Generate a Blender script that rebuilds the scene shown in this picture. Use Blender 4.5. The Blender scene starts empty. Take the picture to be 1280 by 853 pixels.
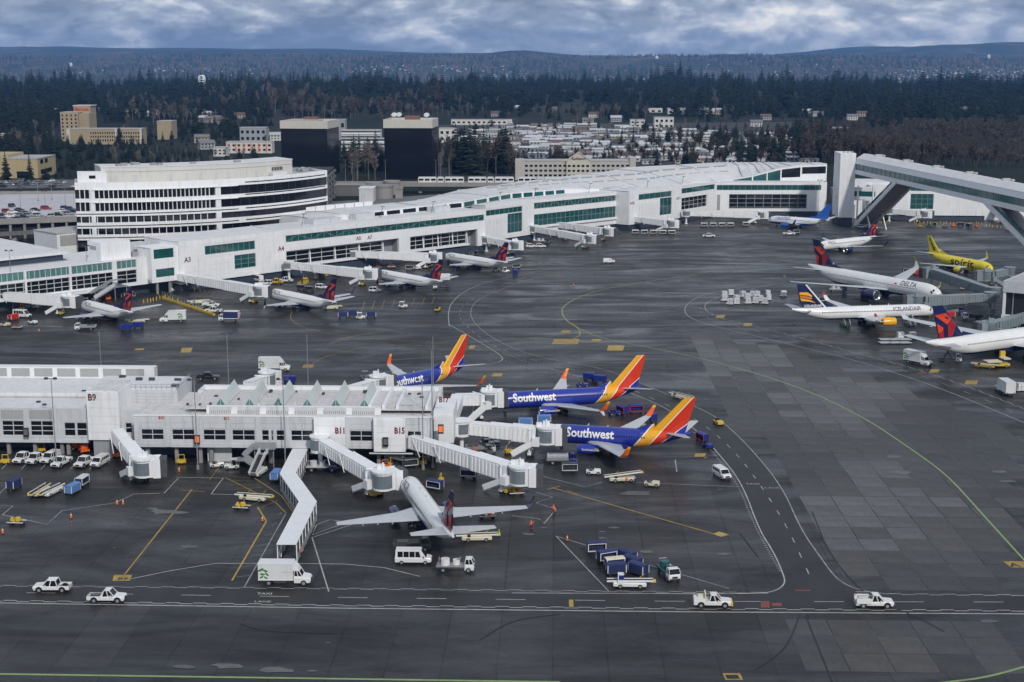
import bpy, bmesh, math, random
from mathutils import Vector, Matrix
R = math.radians
PI = math.pi
S = bpy.context.scene
COL = S.collection
random.seed(7)
# ------------------------------------------------------------------ camera
FOC, CAMH, PITCH = 1778.0, 81.7, R(11.25)          # focal length in photo pixels, height above the apron, tilt
cd = bpy.data.cameras.new('camera')
cam = bpy.data.objects.new('camera', cd)
COL.objects.link(cam)
cd.sensor_width = 36.0
cd.lens = 36.0 * FOC / 1280.0
cd.clip_start = 1.0
cd.clip_end = 90000.0
cam.location = (0, 0, CAMH)
cam.rotation_euler = (PI / 2 - PITCH, 0, 0)
S.camera = cam
# ------------------------------------------------------------------ sky, sun, exposure
SUN_EL, SUN_AZ = R(36), R(158)                     # low winter sun, behind the camera and to its right
W = bpy.data.worlds.new('World')
S.world = W
W.use_nodes = True
wn, wl = W.node_tree.nodes, W.node_tree.links
wn.clear()
def wnode(t, **kw):
	n = wn.new(t)
	for k, v in kw.items():
		if hasattr(n, k):
			setattr(n, k, v)
		else:
			n.inputs[k].default_value = v
	return n
sky = wnode('ShaderNodeTexSky', sky_type='NISHITA', sun_disc=False, sun_elevation=SUN_EL, sun_rotation=SUN_AZ,
			altitude=200.0)
bg_sky = wnode('ShaderNodeBackground', Strength=0.1)
wl.new(sky.outputs[0], bg_sky.inputs[0])
tc = wnode('ShaderNodeTexCoord')
def wmath(op, a, b=None, clamp=False):
	n = wn.new('ShaderNodeMath')
	n.operation = op
	n.use_clamp = clamp
	for i, v in enumerate((a, b)):
		if v is None:
			continue
		if isinstance(v, (int, float)):
			n.inputs[i].default_value = v
		else:
			wl.new(v, n.inputs[i])
	return n.outputs[0]
def wnoise(loc, scale, detail, rough, dist=0.0):
	m = wnode('ShaderNodeMapping')
	m.inputs['Location'].default_value = loc
	m.inputs['Scale'].default_value = scale
	wl.new(tc.outputs['Generated'], m.inputs[0])
	n = wnode('ShaderNodeTexNoise', Scale=1.0, Detail=detail, Roughness=rough, Distortion=dist)
	wl.new(m.outputs[0], n.inputs['Vector'])
	return n.outputs[0]
sc1 = (7.0, 7.0, 17.0)
n_big = wnoise((3.1, 0.4, 1.3), sc1, 12.0, 0.60, 0.2)
n_up = wnoise((3.1, 0.4, 1.3 + 0.11), sc1, 12.0, 0.60, 0.2)      # the same clouds a little higher: tops catch the light
n_col = wnoise((4.3, 2.0, 5.6), (3.6, 3.6, 15.0), 4.0, 0.5, 0.1)
n_puff = wnoise((5.7, 1.0, 2.0), (15.0, 15.0, 34.0), 8.0, 0.55, 0.3)
n_gap = wnoise((1.7, 8.0, 2.0), (7.0, 7.0, 26.0), 7.0, 0.55)
billow = wmath('ABSOLUTE', wmath('MULTIPLY', wmath('SUBTRACT', n_puff, 0.5), 2.0))          # rounded heads with sharp creases between them
lit = wmath('ADD', wmath('MULTIPLY', wmath('SUBTRACT', n_big, n_up), 3.2), wmath('MULTIPLY', wmath('SUBTRACT', n_big, 0.5), 1.6))
lit = wmath('ADD', lit, wmath('MULTIPLY', wmath('SUBTRACT', n_col, 0.5), 2.3))
lit = wmath('ADD', lit, wmath('MULTIPLY', wmath('SUBTRACT', billow, 0.2), 1.4))
lit = wmath('ADD', lit, 0.50, True)
cr = wnode('ShaderNodeValToRGB')
els = cr.color_ramp.elements
els[0].position, els[0].color = 0.0, (0.26, 0.325, 0.44, 1)
els[1].position, els[1].color = 1.0, (1.22, 1.18, 1.13, 1)
e = els.new(0.45)
e.color = (0.46, 0.535, 0.66, 1)
e = els.new(0.74)
e.color = (0.80, 0.85, 0.92, 1)
wl.new(lit, cr.inputs[0])
bg_cl = wnode('ShaderNodeBackground', Strength=1.0)
wl.new(cr.outputs[0], bg_cl.inputs[0])
sepz = wnode('ShaderNodeSeparateXYZ')
wl.new(tc.outputs['Generated'], sepz.inputs[0])
low = wmath('MULTIPLY', wmath('SUBTRACT', 0.25, sepz.outputs[2]), 5.0, True)      # low down the cloud layers close up
cover = wmath('ADD', wmath('MULTIPLY', wmath('SUBTRACT', n_gap, 0.30), 7.0), low, True)
mixs = wnode('ShaderNodeMixShader')
wl.new(cover, mixs.inputs[0])
wl.new(bg_sky.outputs[0], mixs.inputs[1])
wl.new(bg_cl.outputs[0], mixs.inputs[2])
wout = wnode('ShaderNodeOutputWorld')
wl.new(mixs.outputs[0], wout.inputs[0])
sl = bpy.data.lights.new('sun', 'SUN')
sl.energy = 2.6
sl.angle = R(3)
sl.color = (1.0, 0.95, 0.88)
sun = bpy.data.objects.new('sun', sl)
COL.objects.link(sun)
sdir = Vector((math.sin(SUN_AZ) * math.cos(SUN_EL), math.cos(SUN_AZ) * math.cos(SUN_EL), math.sin(SUN_EL)))
sun.rotation_euler = (-sdir).to_track_quat('-Z', 'Y').to_euler()
S.view_settings.view_transform = 'Standard'
S.view_settings.look = 'None'
S.view_settings.exposure = -0.18
S.view_settings.gamma = 1.0
S.view_settings.use_curve_mapping = False
S.render.engine = 'CYCLES'
S.cycles.max_bounces = 5
S.cycles.diffuse_bounces = 3
S.cycles.glossy_bounces = 3
S.cycles.volume_bounces = 0
S.cycles.use_denoising = True
# ------------------------------------------------------------------ measuring: photo pixel -> point of the place
_c, _s = math.cos(PITCH), math.sin(PITCH)
def _ray(px, py):
	dx, dy = (px - 640.0) / FOC, (426.5 - py) / FOC
	return Vector((dx, _c + dy * _s, -_s + dy * _c))
def G(px, py, z=0.0):
	v = _ray(px, py)
	t = (CAMH - z) / -v.z
	return Vector((v.x * t, v.y * t, z))
def AY(px, py, Y):
	v = _ray(px, py)
	t = Y / v.y
	return Vector((v.x * t, Y, CAMH + v.z * t))
# ------------------------------------------------------------------ materials
MATS = {}
def mat(name, col, rough=0.5, metal=0.0, var=0.10, scale=0.6, spec=0.5, emit=None, emit_s=0.0, bump=0.0, coat=0.0, grime=0.0):
	if name in MATS:
		return MATS[name]
	m = bpy.data.materials.new(name)
	m.use_nodes = True
	nt = m.node_tree
	b = nt.nodes['Principled BSDF']
	b.inputs['Roughness'].default_value = rough
	b.inputs['Metallic'].default_value = metal
	b.inputs['Specular IOR Level'].default_value = spec
	b.inputs['Coat Weight'].default_value = coat
	c4 = (col[0], col[1], col[2], 1)
	if var > 0:
		t = nt.nodes.new('ShaderNodeTexCoord')
		n = nt.nodes.new('ShaderNodeTexNoise')
		n.inputs['Scale'].default_value = scale
		n.inputs['Detail'].default_value = 6
		n.inputs['Roughness'].default_value = 0.65
		nt.links.new(t.outputs['Object'], n.inputs['Vector'])
		oi = nt.nodes.new('ShaderNodeObjectInfo')
		ad = nt.nodes.new('ShaderNodeMath')
		ad.operation = 'MULTIPLY_ADD'
		nt.links.new(oi.outputs['Random'], ad.inputs[0])
		ad.inputs[1].default_value = 0.25
		nt.links.new(n.outputs[0], ad.inputs[2])
		rp = nt.nodes.new('ShaderNodeMapRange')
		rp.inputs['From Min'].default_value = 0.35
		rp.inputs['From Max'].default_value = 0.90
		rp.inputs['To Min'].default_value = 1 - var
		rp.inputs['To Max'].default_value = 1 + var
		nt.links.new(ad.outputs[0], rp.inputs['Value'])
		hs = nt.nodes.new('ShaderNodeHueSaturation')
		hs.inputs['Color'].default_value = c4
		nt.links.new(rp.outputs[0], hs.inputs['Value'])
		last = hs.outputs[0]
		if grime > 0:                                      # streaks and stains of their own
			n2 = nt.nodes.new('ShaderNodeTexNoise')
			mp = nt.nodes.new('ShaderNodeMapping')
			mp.inputs['Scale'].default_value = (1.2, 1.2, 0.18)
			nt.links.new(t.outputs['Object'], mp.inputs[0])
			nt.links.new(mp.outputs[0], n2.inputs['Vector'])
			n2.inputs['Scale'].default_value = 0.9
			n2.inputs['Detail'].default_value = 8
			r2 = nt.nodes.new('ShaderNodeMapRange')
			r2.inputs['From Min'].default_value = 0.52
			r2.inputs['From Max'].default_value = 0.75
			r2.inputs['To Max'].default_value = grime
			nt.links.new(n2.outputs[0], r2.inputs['Value'])
			mx = nt.nodes.new('ShaderNodeMix')
			mx.data_type = 'RGBA'
			nt.links.new(r2.outputs[0], mx.inputs[0])
			nt.links.new(last, mx.inputs[6])
			mx.inputs[7].default_value = (col[0] * 0.35, col[1] * 0.33, col[2] * 0.30, 1)
			last = mx.outputs[2]
		nt.links.new(last, b.inputs['Base Color'])
		if bump > 0:
			bp = nt.nodes.new('ShaderNodeBump')
			bp.inputs['Strength'].default_value = bump
			nt.links.new(n.outputs[0], bp.inputs['Height'])
			nt.links.new(bp.outputs[0], b.inputs['Normal'])
	else:
		b.inputs['Base Color'].default_value = c4
	if emit:
		b.inputs['Emission Color'].default_value = (emit[0], emit[1], emit[2], 1)
		b.inputs['Emission Strength'].default_value = emit_s
	MATS[name] = m
	return m
WHITE = mat('white_wall', (0.80, 0.81, 0.82), 0.5, var=0.06, scale=0.15, grime=0.24)
WHITE2 = mat('white_metal', (0.78, 0.79, 0.80), 0.4, var=0.06, scale=0.4, grime=0.15)
CREAM = mat('cream_wall', (0.60, 0.59, 0.55), 0.6, var=0.06, scale=0.1, grime=0.2)
PAVEL = mat('pale_wall', (0.56, 0.58, 0.60), 0.55, var=0.10, scale=0.25, grime=0.35)
ROOFW = mat('white_roof', (0.66, 0.66, 0.67), 0.65, var=0.10, scale=0.12, grime=0.30)
ROOFG = mat('grey_roof', (0.42, 0.41, 0.41), 0.7, var=0.18, scale=0.12, grime=0.45)
ROOFP = mat('pale_roof', (0.60, 0.585, 0.58), 0.7, var=0.12, scale=0.2, grime=0.4)
GREYW = mat('grey_wall', (0.30, 0.31, 0.33), 0.6, var=0.10, scale=0.3, grime=0.3)
LOUV = mat('grey_louvre', (0.36, 0.37, 0.36), 0.5, var=0.08)
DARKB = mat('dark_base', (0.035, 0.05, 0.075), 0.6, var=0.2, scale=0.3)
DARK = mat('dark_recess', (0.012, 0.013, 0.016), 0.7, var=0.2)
TEAL = mat('teal_glass', (0.010, 0.085, 0.082), 0.08, var=0.30, scale=0.25, spec=0.7)
TEALP = mat('pale_teal_glass', (0.10, 0.22, 0.21), 0.10, var=0.25, scale=0.25, spec=0.6)
GLASS = mat('dark_glass', (0.006, 0.008, 0.012), 0.08, var=0.4, scale=0.5, spec=0.6)
MULL = mat('pale_mullion', (0.55, 0.57, 0.58), 0.4, var=0.05)
MULLG = mat('grey_mullion', (0.24, 0.26, 0.27), 0.4, var=0.05)
STEEL = mat('grey_steel', (0.30, 0.32, 0.34), 0.42, 0.3, var=0.12, grime=0.2)
STEELD = mat('dark_steel', (0.055, 0.06, 0.065), 0.5, 0.2, var=0.2)
RUBBER = mat('rubber', (0.012, 0.012, 0.013), 0.75, var=0.2)
CANV = mat('grey_canvas', (0.085, 0.09, 0.10), 0.8, var=0.15)
CURT = mat('grey_curtain_glass', (0.16, 0.19, 0.21), 0.3, var=0.15)
CONC = mat('concrete', (0.27, 0.26, 0.25), 0.8, var=0.15, scale=0.2, grime=0.3)
CONCD = mat('dark_concrete', (0.13, 0.13, 0.13), 0.8, var=0.15, scale=0.2)
YEL = mat('yellow_paint', (0.62, 0.42, 0.03), 0.5, var=0.15)
ORG = mat('orange_paint', (0.75, 0.13, 0.015), 0.5, var=0.12)
REDP = mat('red_paint', (0.50, 0.02, 0.015), 0.5, var=0.1)
SIGNR = mat('dark_red_letter', (0.14, 0.008, 0.012), 0.5, var=0.0)
BLUEP = mat('blue_paint', (0.012, 0.025, 0.20), 0.4, var=0.2)
BLUEC = mat('cart_blue', (0.018, 0.028, 0.11), 0.6, var=0.25)
BLUEL = mat('light_blue_tarp', (0.10, 0.22, 0.48), 0.6, var=0.15)
GREENP = mat('green_paint', (0.05, 0.22, 0.03), 0.5, var=0.2)
TEALV = mat('teal_truck_paint', (0.02, 0.09, 0.10), 0.4, var=0.2)
VWHITE = mat('vehicle_white', (0.74, 0.74, 0.73), 0.25, var=0.05, coat=0.5)
CREAMV = mat('equipment_cream', (0.62, 0.58, 0.42), 0.5, var=0.12)
SILVER = mat('vehicle_silver', (0.38, 0.40, 0.42), 0.3, 0.4, var=0.08)
BLACKP = mat('vehicle_black', (0.012, 0.013, 0.016), 0.25, var=0.1, coat=0.5)
CARRED = mat('vehicle_red', (0.32, 0.02, 0.02), 0.25, var=0.1, coat=0.5)
CARBLUE = mat('vehicle_blue', (0.02, 0.04, 0.13), 0.25, var=0.1, coat=0.5)
CARGREY = mat('vehicle_grey', (0.10, 0.11, 0.12), 0.3, var=0.1, coat=0.5)
LAMPR = mat('tail_lamp', (0.35, 0.01, 0.01), 0.3, var=0)
LAMPW = mat('head_lamp', (0.75, 0.75, 0.72), 0.15, var=0)
GLOWO = mat('lit_stand_panel', (0.5, 0.1, 0.02), 0.5, var=0, emit=(1.0, 0.16, 0.02), emit_s=0.7)
HIVIS = mat('hi_vis', (0.30, 0.75, 0.04), 0.7, var=0.1)
SKIN = mat('skin', (0.45, 0.27, 0.19), 0.6, var=0.05)
NAVYC = mat('navy_cloth', (0.02, 0.025, 0.045), 0.8, var=0.2)
DWHITE = mat('paint_white_line', (0.34, 0.34, 0.33), 0.5, var=0.5, scale=0.5)
DYEL = mat('paint_yellow_line', (0.34, 0.22, 0.035), 0.5, var=0.5, scale=0.6)
DGREEN = mat('paint_green_line', (0.22, 0.32, 0.11), 0.5, var=0.25, scale=0.8)
DRED = mat('paint_red_marking', (0.19, 0.04, 0.022), 0.5, var=0.6, scale=2.5)
DDARK = mat('paint_dark_line', (0.012, 0.012, 0.013), 0.6, var=0.2)
# ------------------------------------------------------------------ mesh building
class MB:
	def __init__(s):
		s.v, s.f = [], []
	def add(s, vs, fs):
		o = len(s.v)
		s.v += [tuple(p) for p in vs]
		s.f += [tuple(i + o for i in f) for f in fs]
		return s
	def box(s, x0, x1, y0, y1, z0, z1):
		return s.add([(x0, y0, z0), (x1, y0, z0), (x1, y1, z0), (x0, y1, z0), (x0, y0, z1), (x1, y0, z1), (x1, y1, z1), (x0, y1, z1)],
					 [(3, 2, 1, 0), (4, 5, 6, 7), (0, 1, 5, 4), (1, 2, 6, 5), (2, 3, 7, 6), (3, 0, 4, 7)])
	def bc(s, c, d, rz=0.0, taper=1.0):
		x, y, z = d[0] / 2, d[1] / 2, d[2] / 2
		ca, sa = math.cos(rz), math.sin(rz)
		P = []
		for zz, k in ((-z, 1), (z, taper)):
			for xx, yy in ((-x, -y), (x, -y), (x, y), (-x, y)):
				xx, yy = xx * k, yy * k
				P.append((c[0] + xx * ca - yy * sa, c[1] + xx * sa + yy * ca, c[2] + zz))
		return s.add(P, [(3, 2, 1, 0), (4, 5, 6, 7), (0, 1, 5, 4), (1, 2, 6, 5), (2, 3, 7, 6), (3, 0, 4, 7)])
	def loft(s, rings, caps=True, closed=True):
		n = len(rings[0])
		o = len(s.v)
		for r in rings:
			s.v += [tuple(p) for p in r]
		for k in range(len(rings) - 1):
			for i in range(n if closed else n - 1):
				j = (i + 1) % n
				s.f.append((o + k * n + i, o + k * n + j, o + (k + 1) * n + j, o + (k + 1) * n + i))
		if caps and closed:
			s.f.append(tuple(o + i for i in reversed(range(n))))
			m = o + (len(rings) - 1) * n
			s.f.append(tuple(m + i for i in range(n)))
		return s
	def prism(s, poly, z0, z1):
		return s.loft([[(x, y, z0) for x, y in poly], [(x, y, z1) for x, y in poly]])
	def side(s, prof, y0, y1):          # profile in (x, z) pushed along y
		return s.loft([[(x, y1, z) for x, z in prof], [(x, y0, z) for x, z in prof]])
	def tube(s, p0, p1, r0, r1=None, n=8):
		r1 = r0 if r1 is None else r1
		p0, p1 = Vector(p0), Vector(p1)
		d = (p1 - p0)
		if d.length < 1e-6:
			return s
		d.normalize()
		a = d.cross(Vector((0, 0, 1)) if abs(d.z) < 0.9 else Vector((1, 0, 0))).normalized()
		b = d.cross(a)
		rr = []
		for p, r in ((p0, r0), (p1, r1)):
			rr.append([p + a * (r * math.cos(2 * PI * i / n)) + b * (r * math.sin(2 * PI * i / n)) for i in range(n)])
		return s.loft(rr)
	def bar(s, p0, p1, w, h):           # square bar between two points, h measured upwards
		p0, p1 = Vector(p0), Vector(p1)
		d = (p1 - p0).normalized()
		a = Vector((-d.y, d.x, 0))
		if a.length < 1e-4:
			a = Vector((0, 1, 0))
		a.normalize()
		b = d.cross(a)
		q = [(-w / 2, -h / 2), (w / 2, -h / 2), (w / 2, h / 2), (-w / 2, h / 2)]
		return s.loft([[p + a * u + b * v for u, v in q] for p in (p0, p1)])
	def quad(s, a, b, c, d):
		return s.add([a, b, c, d], [(0, 1, 2, 3)])
	def mesh(s, name, m=None, smooth=False):
		me = bpy.data.meshes.new(name)
		me.from_pydata(s.v, [], s.f)
		if m:
			me.materials.append(m)
		if smooth:
			for p in me.polygons:
				p.use_smooth = True
		me.update()
		return me
	def build(s, name, m, parent=None, label=None, smooth=False, kind=None, loc=None, rz=None, auto=None):
		return put(name, s.fixed(name, m, smooth, auto), parent, label, kind, loc, rz)
	def fixed(s, name, m, smooth=False, auto=None):
		me = s.mesh(name, m, smooth)
		bm = bmesh.new()
		bm.from_mesh(me)
		bmesh.ops.recalc_face_normals(bm, faces=bm.faces)
		if auto:
			for e in bm.edges:
				if len(e.link_faces) == 2 and e.calc_face_angle(0) > auto:
					e.smooth = False
		bm.to_mesh(me)
		bm.free()
		return me
def put(name, me, parent=None, label=None, kind=None, loc=None, rz=None):
	o = bpy.data.objects.new(name, me)
	COL.objects.link(o)
	if parent:
		o.parent = parent
	if label:
		o['label'] = label
	if kind:
		o['kind'] = kind
	if loc is not None:
		o.location = loc
	if rz is not None:
		o.rotation_euler = (0, 0, rz)
	return o
def tag(o, label, cat, group=None):
	o['label'], o['category'] = label, cat
	if group:
		o['group'] = group
	return o
def thing(name, label, cat, loc=(0, 0, 0), rz=0.0, group=None):
	o = bpy.data.objects.new(name, None)
	COL.objects.link(o)
	o.empty_display_size = 0.5
	o.location = loc
	o.rotation_euler = (0, 0, rz)
	return tag(o, label, cat, group)
KIDS = {}
def copy_tree(o, parent=None):
	c = o.copy()
	COL.objects.link(c)
	c.parent = parent
	for ch in list(o.children):
		copy_tree(ch, c)
	return c
PROTO = {}
def place(key, builder, label, cat, loc, rz=0.0, group=None, scale=None):
	"""first use builds the thing, later uses copy it and its parts"""
	if key not in PROTO:
		o = builder()
		PROTO[key] = o
	else:
		o = copy_tree(PROTO[key])
	for k in ('group',):
		if k in o:
			del o[k]
	tag(o, label, cat, group)
	o.location = loc
	o.rotation_euler = (0, 0, rz)
	if scale:
		o.scale = (scale, scale, scale)
	return o
def text_mesh(txt, h, bold=0.0, wide=1.0, shear=0.0):
	"""flat letters in the x-z plane, left-bottom at the origin, cap height h; returns (verts, faces, width)"""
	cu = bpy.data.curves.new('t', 'FONT')
	cu.body = txt
	cu.size = h / 0.70
	cu.offset = bold * h
	cu.resolution_u = 2
	cu.shear = shear
	ob = bpy.data.objects.new('t', cu)
	COL.objects.link(ob)
	bpy.context.view_layer.update()
	me = bpy.data.meshes.new_from_object(ob.evaluated_get(bpy.context.evaluated_depsgraph_get()))
	vs = [(v.co.x * wide, v.co.y) for v in me.vertices]
	fs = [tuple(p.vertices) for p in me.polygons]
	bpy.data.objects.remove(ob)
	bpy.data.curves.remove(cu)
	bpy.data.meshes.remove(me)
	x0 = min(v[0] for v in vs)
	vs = [(x - x0, z) for x, z in vs]
	return vs, fs, max(v[0] for v in vs)
def sign_text(name, txt, h, m, parent, loc, rz=0.0, bold=0.03, flat=False, wide=1.0):
	vs, fs, w = text_mesh(txt, h, bold, wide)
	mb = MB()
	if flat:
		mb.add([(x - w / 2, z, 0) for x, z in vs], fs)
	else:
		mb.add([(x - w / 2, 0, z) for x, z in vs], fs)
	me = mb.mesh(name, m)
	return put(name, me, parent, loc=loc, rz=rz)
from mathutils import noise as mn
# ================================================================== GROUND
GA = R(-1.75)                                             # the apron grid is turned a little from the camera's axis
GX, GY = Vector((math.cos(GA), math.sin(GA), 0)), Vector((-math.sin(GA), math.cos(GA), 0))
def asphalt_material():
	m = bpy.data.materials.new('wet_asphalt')
	m.use_nodes = True
	nt = m.node_tree
	N, L = nt.nodes, nt.links
	b = N['Principled BSDF']
	t = N.new('ShaderNodeTexCoord')
	def mp(scale, rot=0.0):
		k = N.new('ShaderNodeMapping')
		k.inputs['Scale'].default_value = scale
		k.inputs['Rotation'].default_value = (0, 0, rot)
		L.new(t.outputs['Object'], k.inputs[0])
		return k.outputs[0]
	def noise(v, sc, det=6, ro=0.6, dist=0.0):
		k = N.new('ShaderNodeTexNoise')
		k.inputs['Scale'].default_value = sc
		k.inputs['Detail'].default_value = det
		k.inputs['Roughness'].default_value = ro
		k.inputs['Distortion'].default_value = dist
		L.new(v, k.inputs['Vector'])
		return k.outputs[0]
	def rng(v, a, bb, c, d):
		k = N.new('ShaderNodeMapRange')
		for nm, x in zip(('From Min', 'From Max', 'To Min', 'To Max'), (a, bb, c, d)):
			k.inputs[nm].default_value = x
		L.new(v, k.inputs['Value'])
		return k.outputs[0]
	def mul(a, c):
		k = N.new('ShaderNodeMath')
		k.operation = 'MULTIPLY'
		L.new(a, k.inputs[0])
		if isinstance(c, float):
			k.inputs[1].default_value = c
		else:
			L.new(c, k.inputs[1])
		return k.outputs[0]
	big = noise(mp((1, 1, 1)), 0.012, 4)
	streak = noise(mp((0.032, 0.10, 1), R(14)), 1.0, 8, 0.65, 0.4)
	streak2 = noise(mp((0.022, 0.075, 1), R(-3)), 1.0, 9, 0.7, 0.8)
	fine = noise(mp((1, 1, 1)), 0.9, 9, 0.75)
	br = N.new('ShaderNodeTexBrick')                        # paving lanes of slightly different age
	br.offset = 0.37
	br.inputs['Scale'].default_value = 1.0
	br.inputs['Brick Width'].default_value = 30.0
	br.inputs['Row Height'].default_value = 7.6
	br.inputs['Mortar Size'].default_value = 0.11
	br.inputs['Color1'].default_value = (0.8, 0.8, 0.8, 1)
	br.inputs['Color2'].default_value = (1.25, 1.25, 1.25, 1)
	br.inputs['Mortar'].default_value = (0.42, 0.42, 0.42, 1)
	L.new(mp((1, 1, 1), R(91.75)), br.inputs['Vector'])
	v = mul(rng(big, 0.3, 0.7, 0.75, 1.25), rng(streak, 0.36, 0.68, 0.72, 1.75))
	v = mul(v, rng(fine, 0.3, 0.7, 0.8, 1.2))
	v = mul(v, br.outputs['Color'])
	# old oil and rubber stains
	st = noise(mp((1, 1, 1)), 0.075, 7, 0.7, 1.2)
	v = mul(v, rng(st, 0.56, 0.70, 1.0, 0.45))
	hs = N.new('ShaderNodeHueSaturation')
	hs.inputs['Color'].default_value = (0.0245, 0.0243, 0.0242, 1)
	L.new(v, hs.inputs['Value'])
	L.new(hs.outputs[0], b.inputs['Base Color'])
	L.new(rng(streak2, 0.40, 0.62, 0.60, 0.24), b.inputs['Roughness'])
	b.inputs['Specular IOR Level'].default_value = 0.26
	bp = N.new('ShaderNodeBump')
	bp.inputs['Strength'].default_value = 0.25
	bp.inputs['Distance'].default_value = 0.02
	L.new(fine, bp.inputs['Height'])
	L.new(bp.outputs[0], b.inputs['Normal'])
	return m
ASPH = asphalt_material()
ap = MB().box(-900, 900, 120, 800, -0.5, 0.0).build('apron', ASPH, kind='structure')
apz = ap
def slab_mat(name, base):
	return mat(name, base, 0.5, var=0.35, scale=0.22, spec=0.3, grime=0.5)
SLABM = [slab_mat('slab_concrete_dark', (0.046, 0.0455, 0.044)), slab_mat('slab_concrete_mid', (0.058, 0.057, 0.056)),
		 slab_mat('slab_concrete_pale', (0.100, 0.099, 0.098)), slab_mat('slab_concrete_worn', (0.066, 0.063, 0.058))]
def inpoly(x, y, P):
	r = False
	j = len(P) - 1
	for i in range(len(P)):
		if (P[i][1] > y) != (P[j][1] > y) and x < (P[j][0] - P[i][0]) * (y - P[i][1]) / (P[j][1] - P[i][1]) + P[i][0]:
			r = not r
		j = i
	return r
def project(p):
	X, Y, Z = p[0], p[1], p[2] - CAMH
	d = Y * _c - Z * _s
	return 640 + FOC * X / d, 426.5 - FOC * (Z * _c + Y * _s) / d
SLAB_A = [(x, y) for x, y, _ in [G(*q) for q in ((860, 412), (905, 412), (1130, 478), (1300, 545), (1300, 742), (1072, 737), (1046, 722), (1003, 655), (978, 606), (940, 562), (905, 528), (872, 470))]]
SLAB_B = [(x, y) for x, y, _ in [G(*q) for q in ((958, 770), (1300, 772), (1300, 860), (985, 860))]]
slab_me = []
for k in range(4):
	b = MB()
	b.loft([[(-2.95, -2.95, -0.1), (2.95, -2.95, -0.1), (2.95, 2.95, -0.1), (-2.95, 2.95, -0.1)],
			[(-2.95, -2.95, 0.002), (2.95, -2.95, 0.002), (2.95, 2.95, 0.002), (-2.95, 2.95, 0.002)],
			[(-2.91, -2.91, 0.008), (2.91, -2.91, 0.008), (2.91, 2.91, 0.008), (-2.91, 2.91, 0.008)]])
	slab_me.append(b.fixed('slab', SLABM[k]))
cells = []
for i in range(-5, 60):
	for j in range(10, 80):
		p = GX * (i * 6.1 + 0.8) + GY * (j * 6.1 + 2.0)
		for P in (SLAB_A, SLAB_B):
			if all(inpoly((p + GX * a + GY * bq).x, (p + GX * a + GY * bq).y, P) for a, bq in ((-2.6, -2.6), (2.6, -2.6), (2.6, 2.6), (-2.6, 2.6))):
				cells.append(p)
				break
cells.sort(key=lambda p: p.length)
rs = random.Random(3)
rest = [MB() for _ in range(4)]
for n, p in enumerate(cells):
	lane = int((p.dot(GX)) // 6.1)
	v = mn.noise(Vector((p.x * .035, p.y * .022, 4.2))) + rs.uniform(-.16, .16) + (.22 if p.y > 310 else 0)
	k = 2 if v > .30 else 3 if v > .12 else 1 if v > -.14 else 0
	dz = rs.uniform(-0.002, 0.004)
	if n < 290:
		put('concrete_slab', slab_me[k], ap, loc=(p.x, p.y, dz), rz=GA)
	else:
		rest[k].bc((p.x, p.y, -0.05 + dz), (5.96, 5.96, 0.114), GA)
for k in range(4):
	if rest[k].v:
		rest[k].build('concrete_slabs', SLABM[k], ap, kind='stuff')
# ---- painted lines: photo points put down on the real ground as strips of real width
LZ = [0.020]
def smooth(P, it=2):
	for _ in range(it):
		Q = [P[0]]
		for a, b in zip(P, P[1:]):
			Q += [a * 0.75 + b * 0.25, a * 0.25 + b * 0.75]
		Q.append(P[-1])
		P = Q
	return P
def strip(mb, P, w, z, dash=None, off=0.0):
	L = []
	for i, p in enumerate(P):
		d = (P[min(i + 1, len(P) - 1)] - P[max(i - 1, 0)]).normalized()
		L.append((p + Vector((-d.y, d.x, 0)) * off, Vector((-d.y, d.x, 0))))
	if dash is None:
		o = len(mb.v)
		for p, n in L:
			mb.v += [(p.x + n.x * w / 2, p.y + n.y * w / 2, z), (p.x - n.x * w / 2, p.y - n.y * w / 2, z)]
		for i in range(len(L) - 1):
			mb.f.append((o + 2 * i, o + 2 * i + 1, o + 2 * i + 3, o + 2 * i + 2))
		return
	on, gap, ph = dash
	# resample
	acc, cum = [], [0.0]
	for (a, _), (b, _) in zip(L, L[1:]):
		cum.append(cum[-1] + (b - a).length)
	def at(s):
		for i in range(len(cum) - 1):
			if cum[i + 1] >= s:
				u = (s - cum[i]) / max(1e-6, cum[i + 1] - cum[i])
				return L[i][0].lerp(L[i + 1][0], u), L[i][1].lerp(L[i + 1][1], u)
		return L[-1]
	s = ph
	while s < cum[-1] - 0.3:
		(p, n), (q, m2) = at(s), at(min(s + on, cum[-1]))
		mb.quad((p.x + n.x * w / 2, p.y + n.y * w / 2, z), (p.x - n.x * w / 2, p.y - n.y * w / 2, z), (q.x - m2.x * w / 2, q.y - m2.y * w / 2, z), (q.x + m2.x * w / 2, q.y + m2.y * w / 2, z))
		s += on + gap
def line(name, pts, w, m, sm=2, dash=None, zipper=False, off=0.0):
	P = [G(*q) for q in pts]
	if sm:
		P = smooth(P, sm)
	LZ[0] += 0.0002
	mb = MB()
	if zipper:
		strip(mb, P, w, LZ[0], (2.1, 2.1, 0.0), w * 0.9)
		strip(mb, P, w, LZ[0], (2.1, 2.1, 2.1), -w * 0.9)
	else:
		strip(mb, P, w, LZ[0], dash, off)
	return mb.build(name, m, ap, kind='structure')
def patch(name, px, m, txt=None):
	P = [G(*q) for q in px]
	LZ[0] += 0.0002
	mb = MB().add([(p.x, p.y, LZ[0]) for p in P], [tuple(range(len(P)))])
	return mb.build(name, m, ap, kind='structure')
def box_px(x0, x1, y0, y1):
	return [(x0, y1), (x1, y1), (x1, y0), (x0, y0)]
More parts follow.
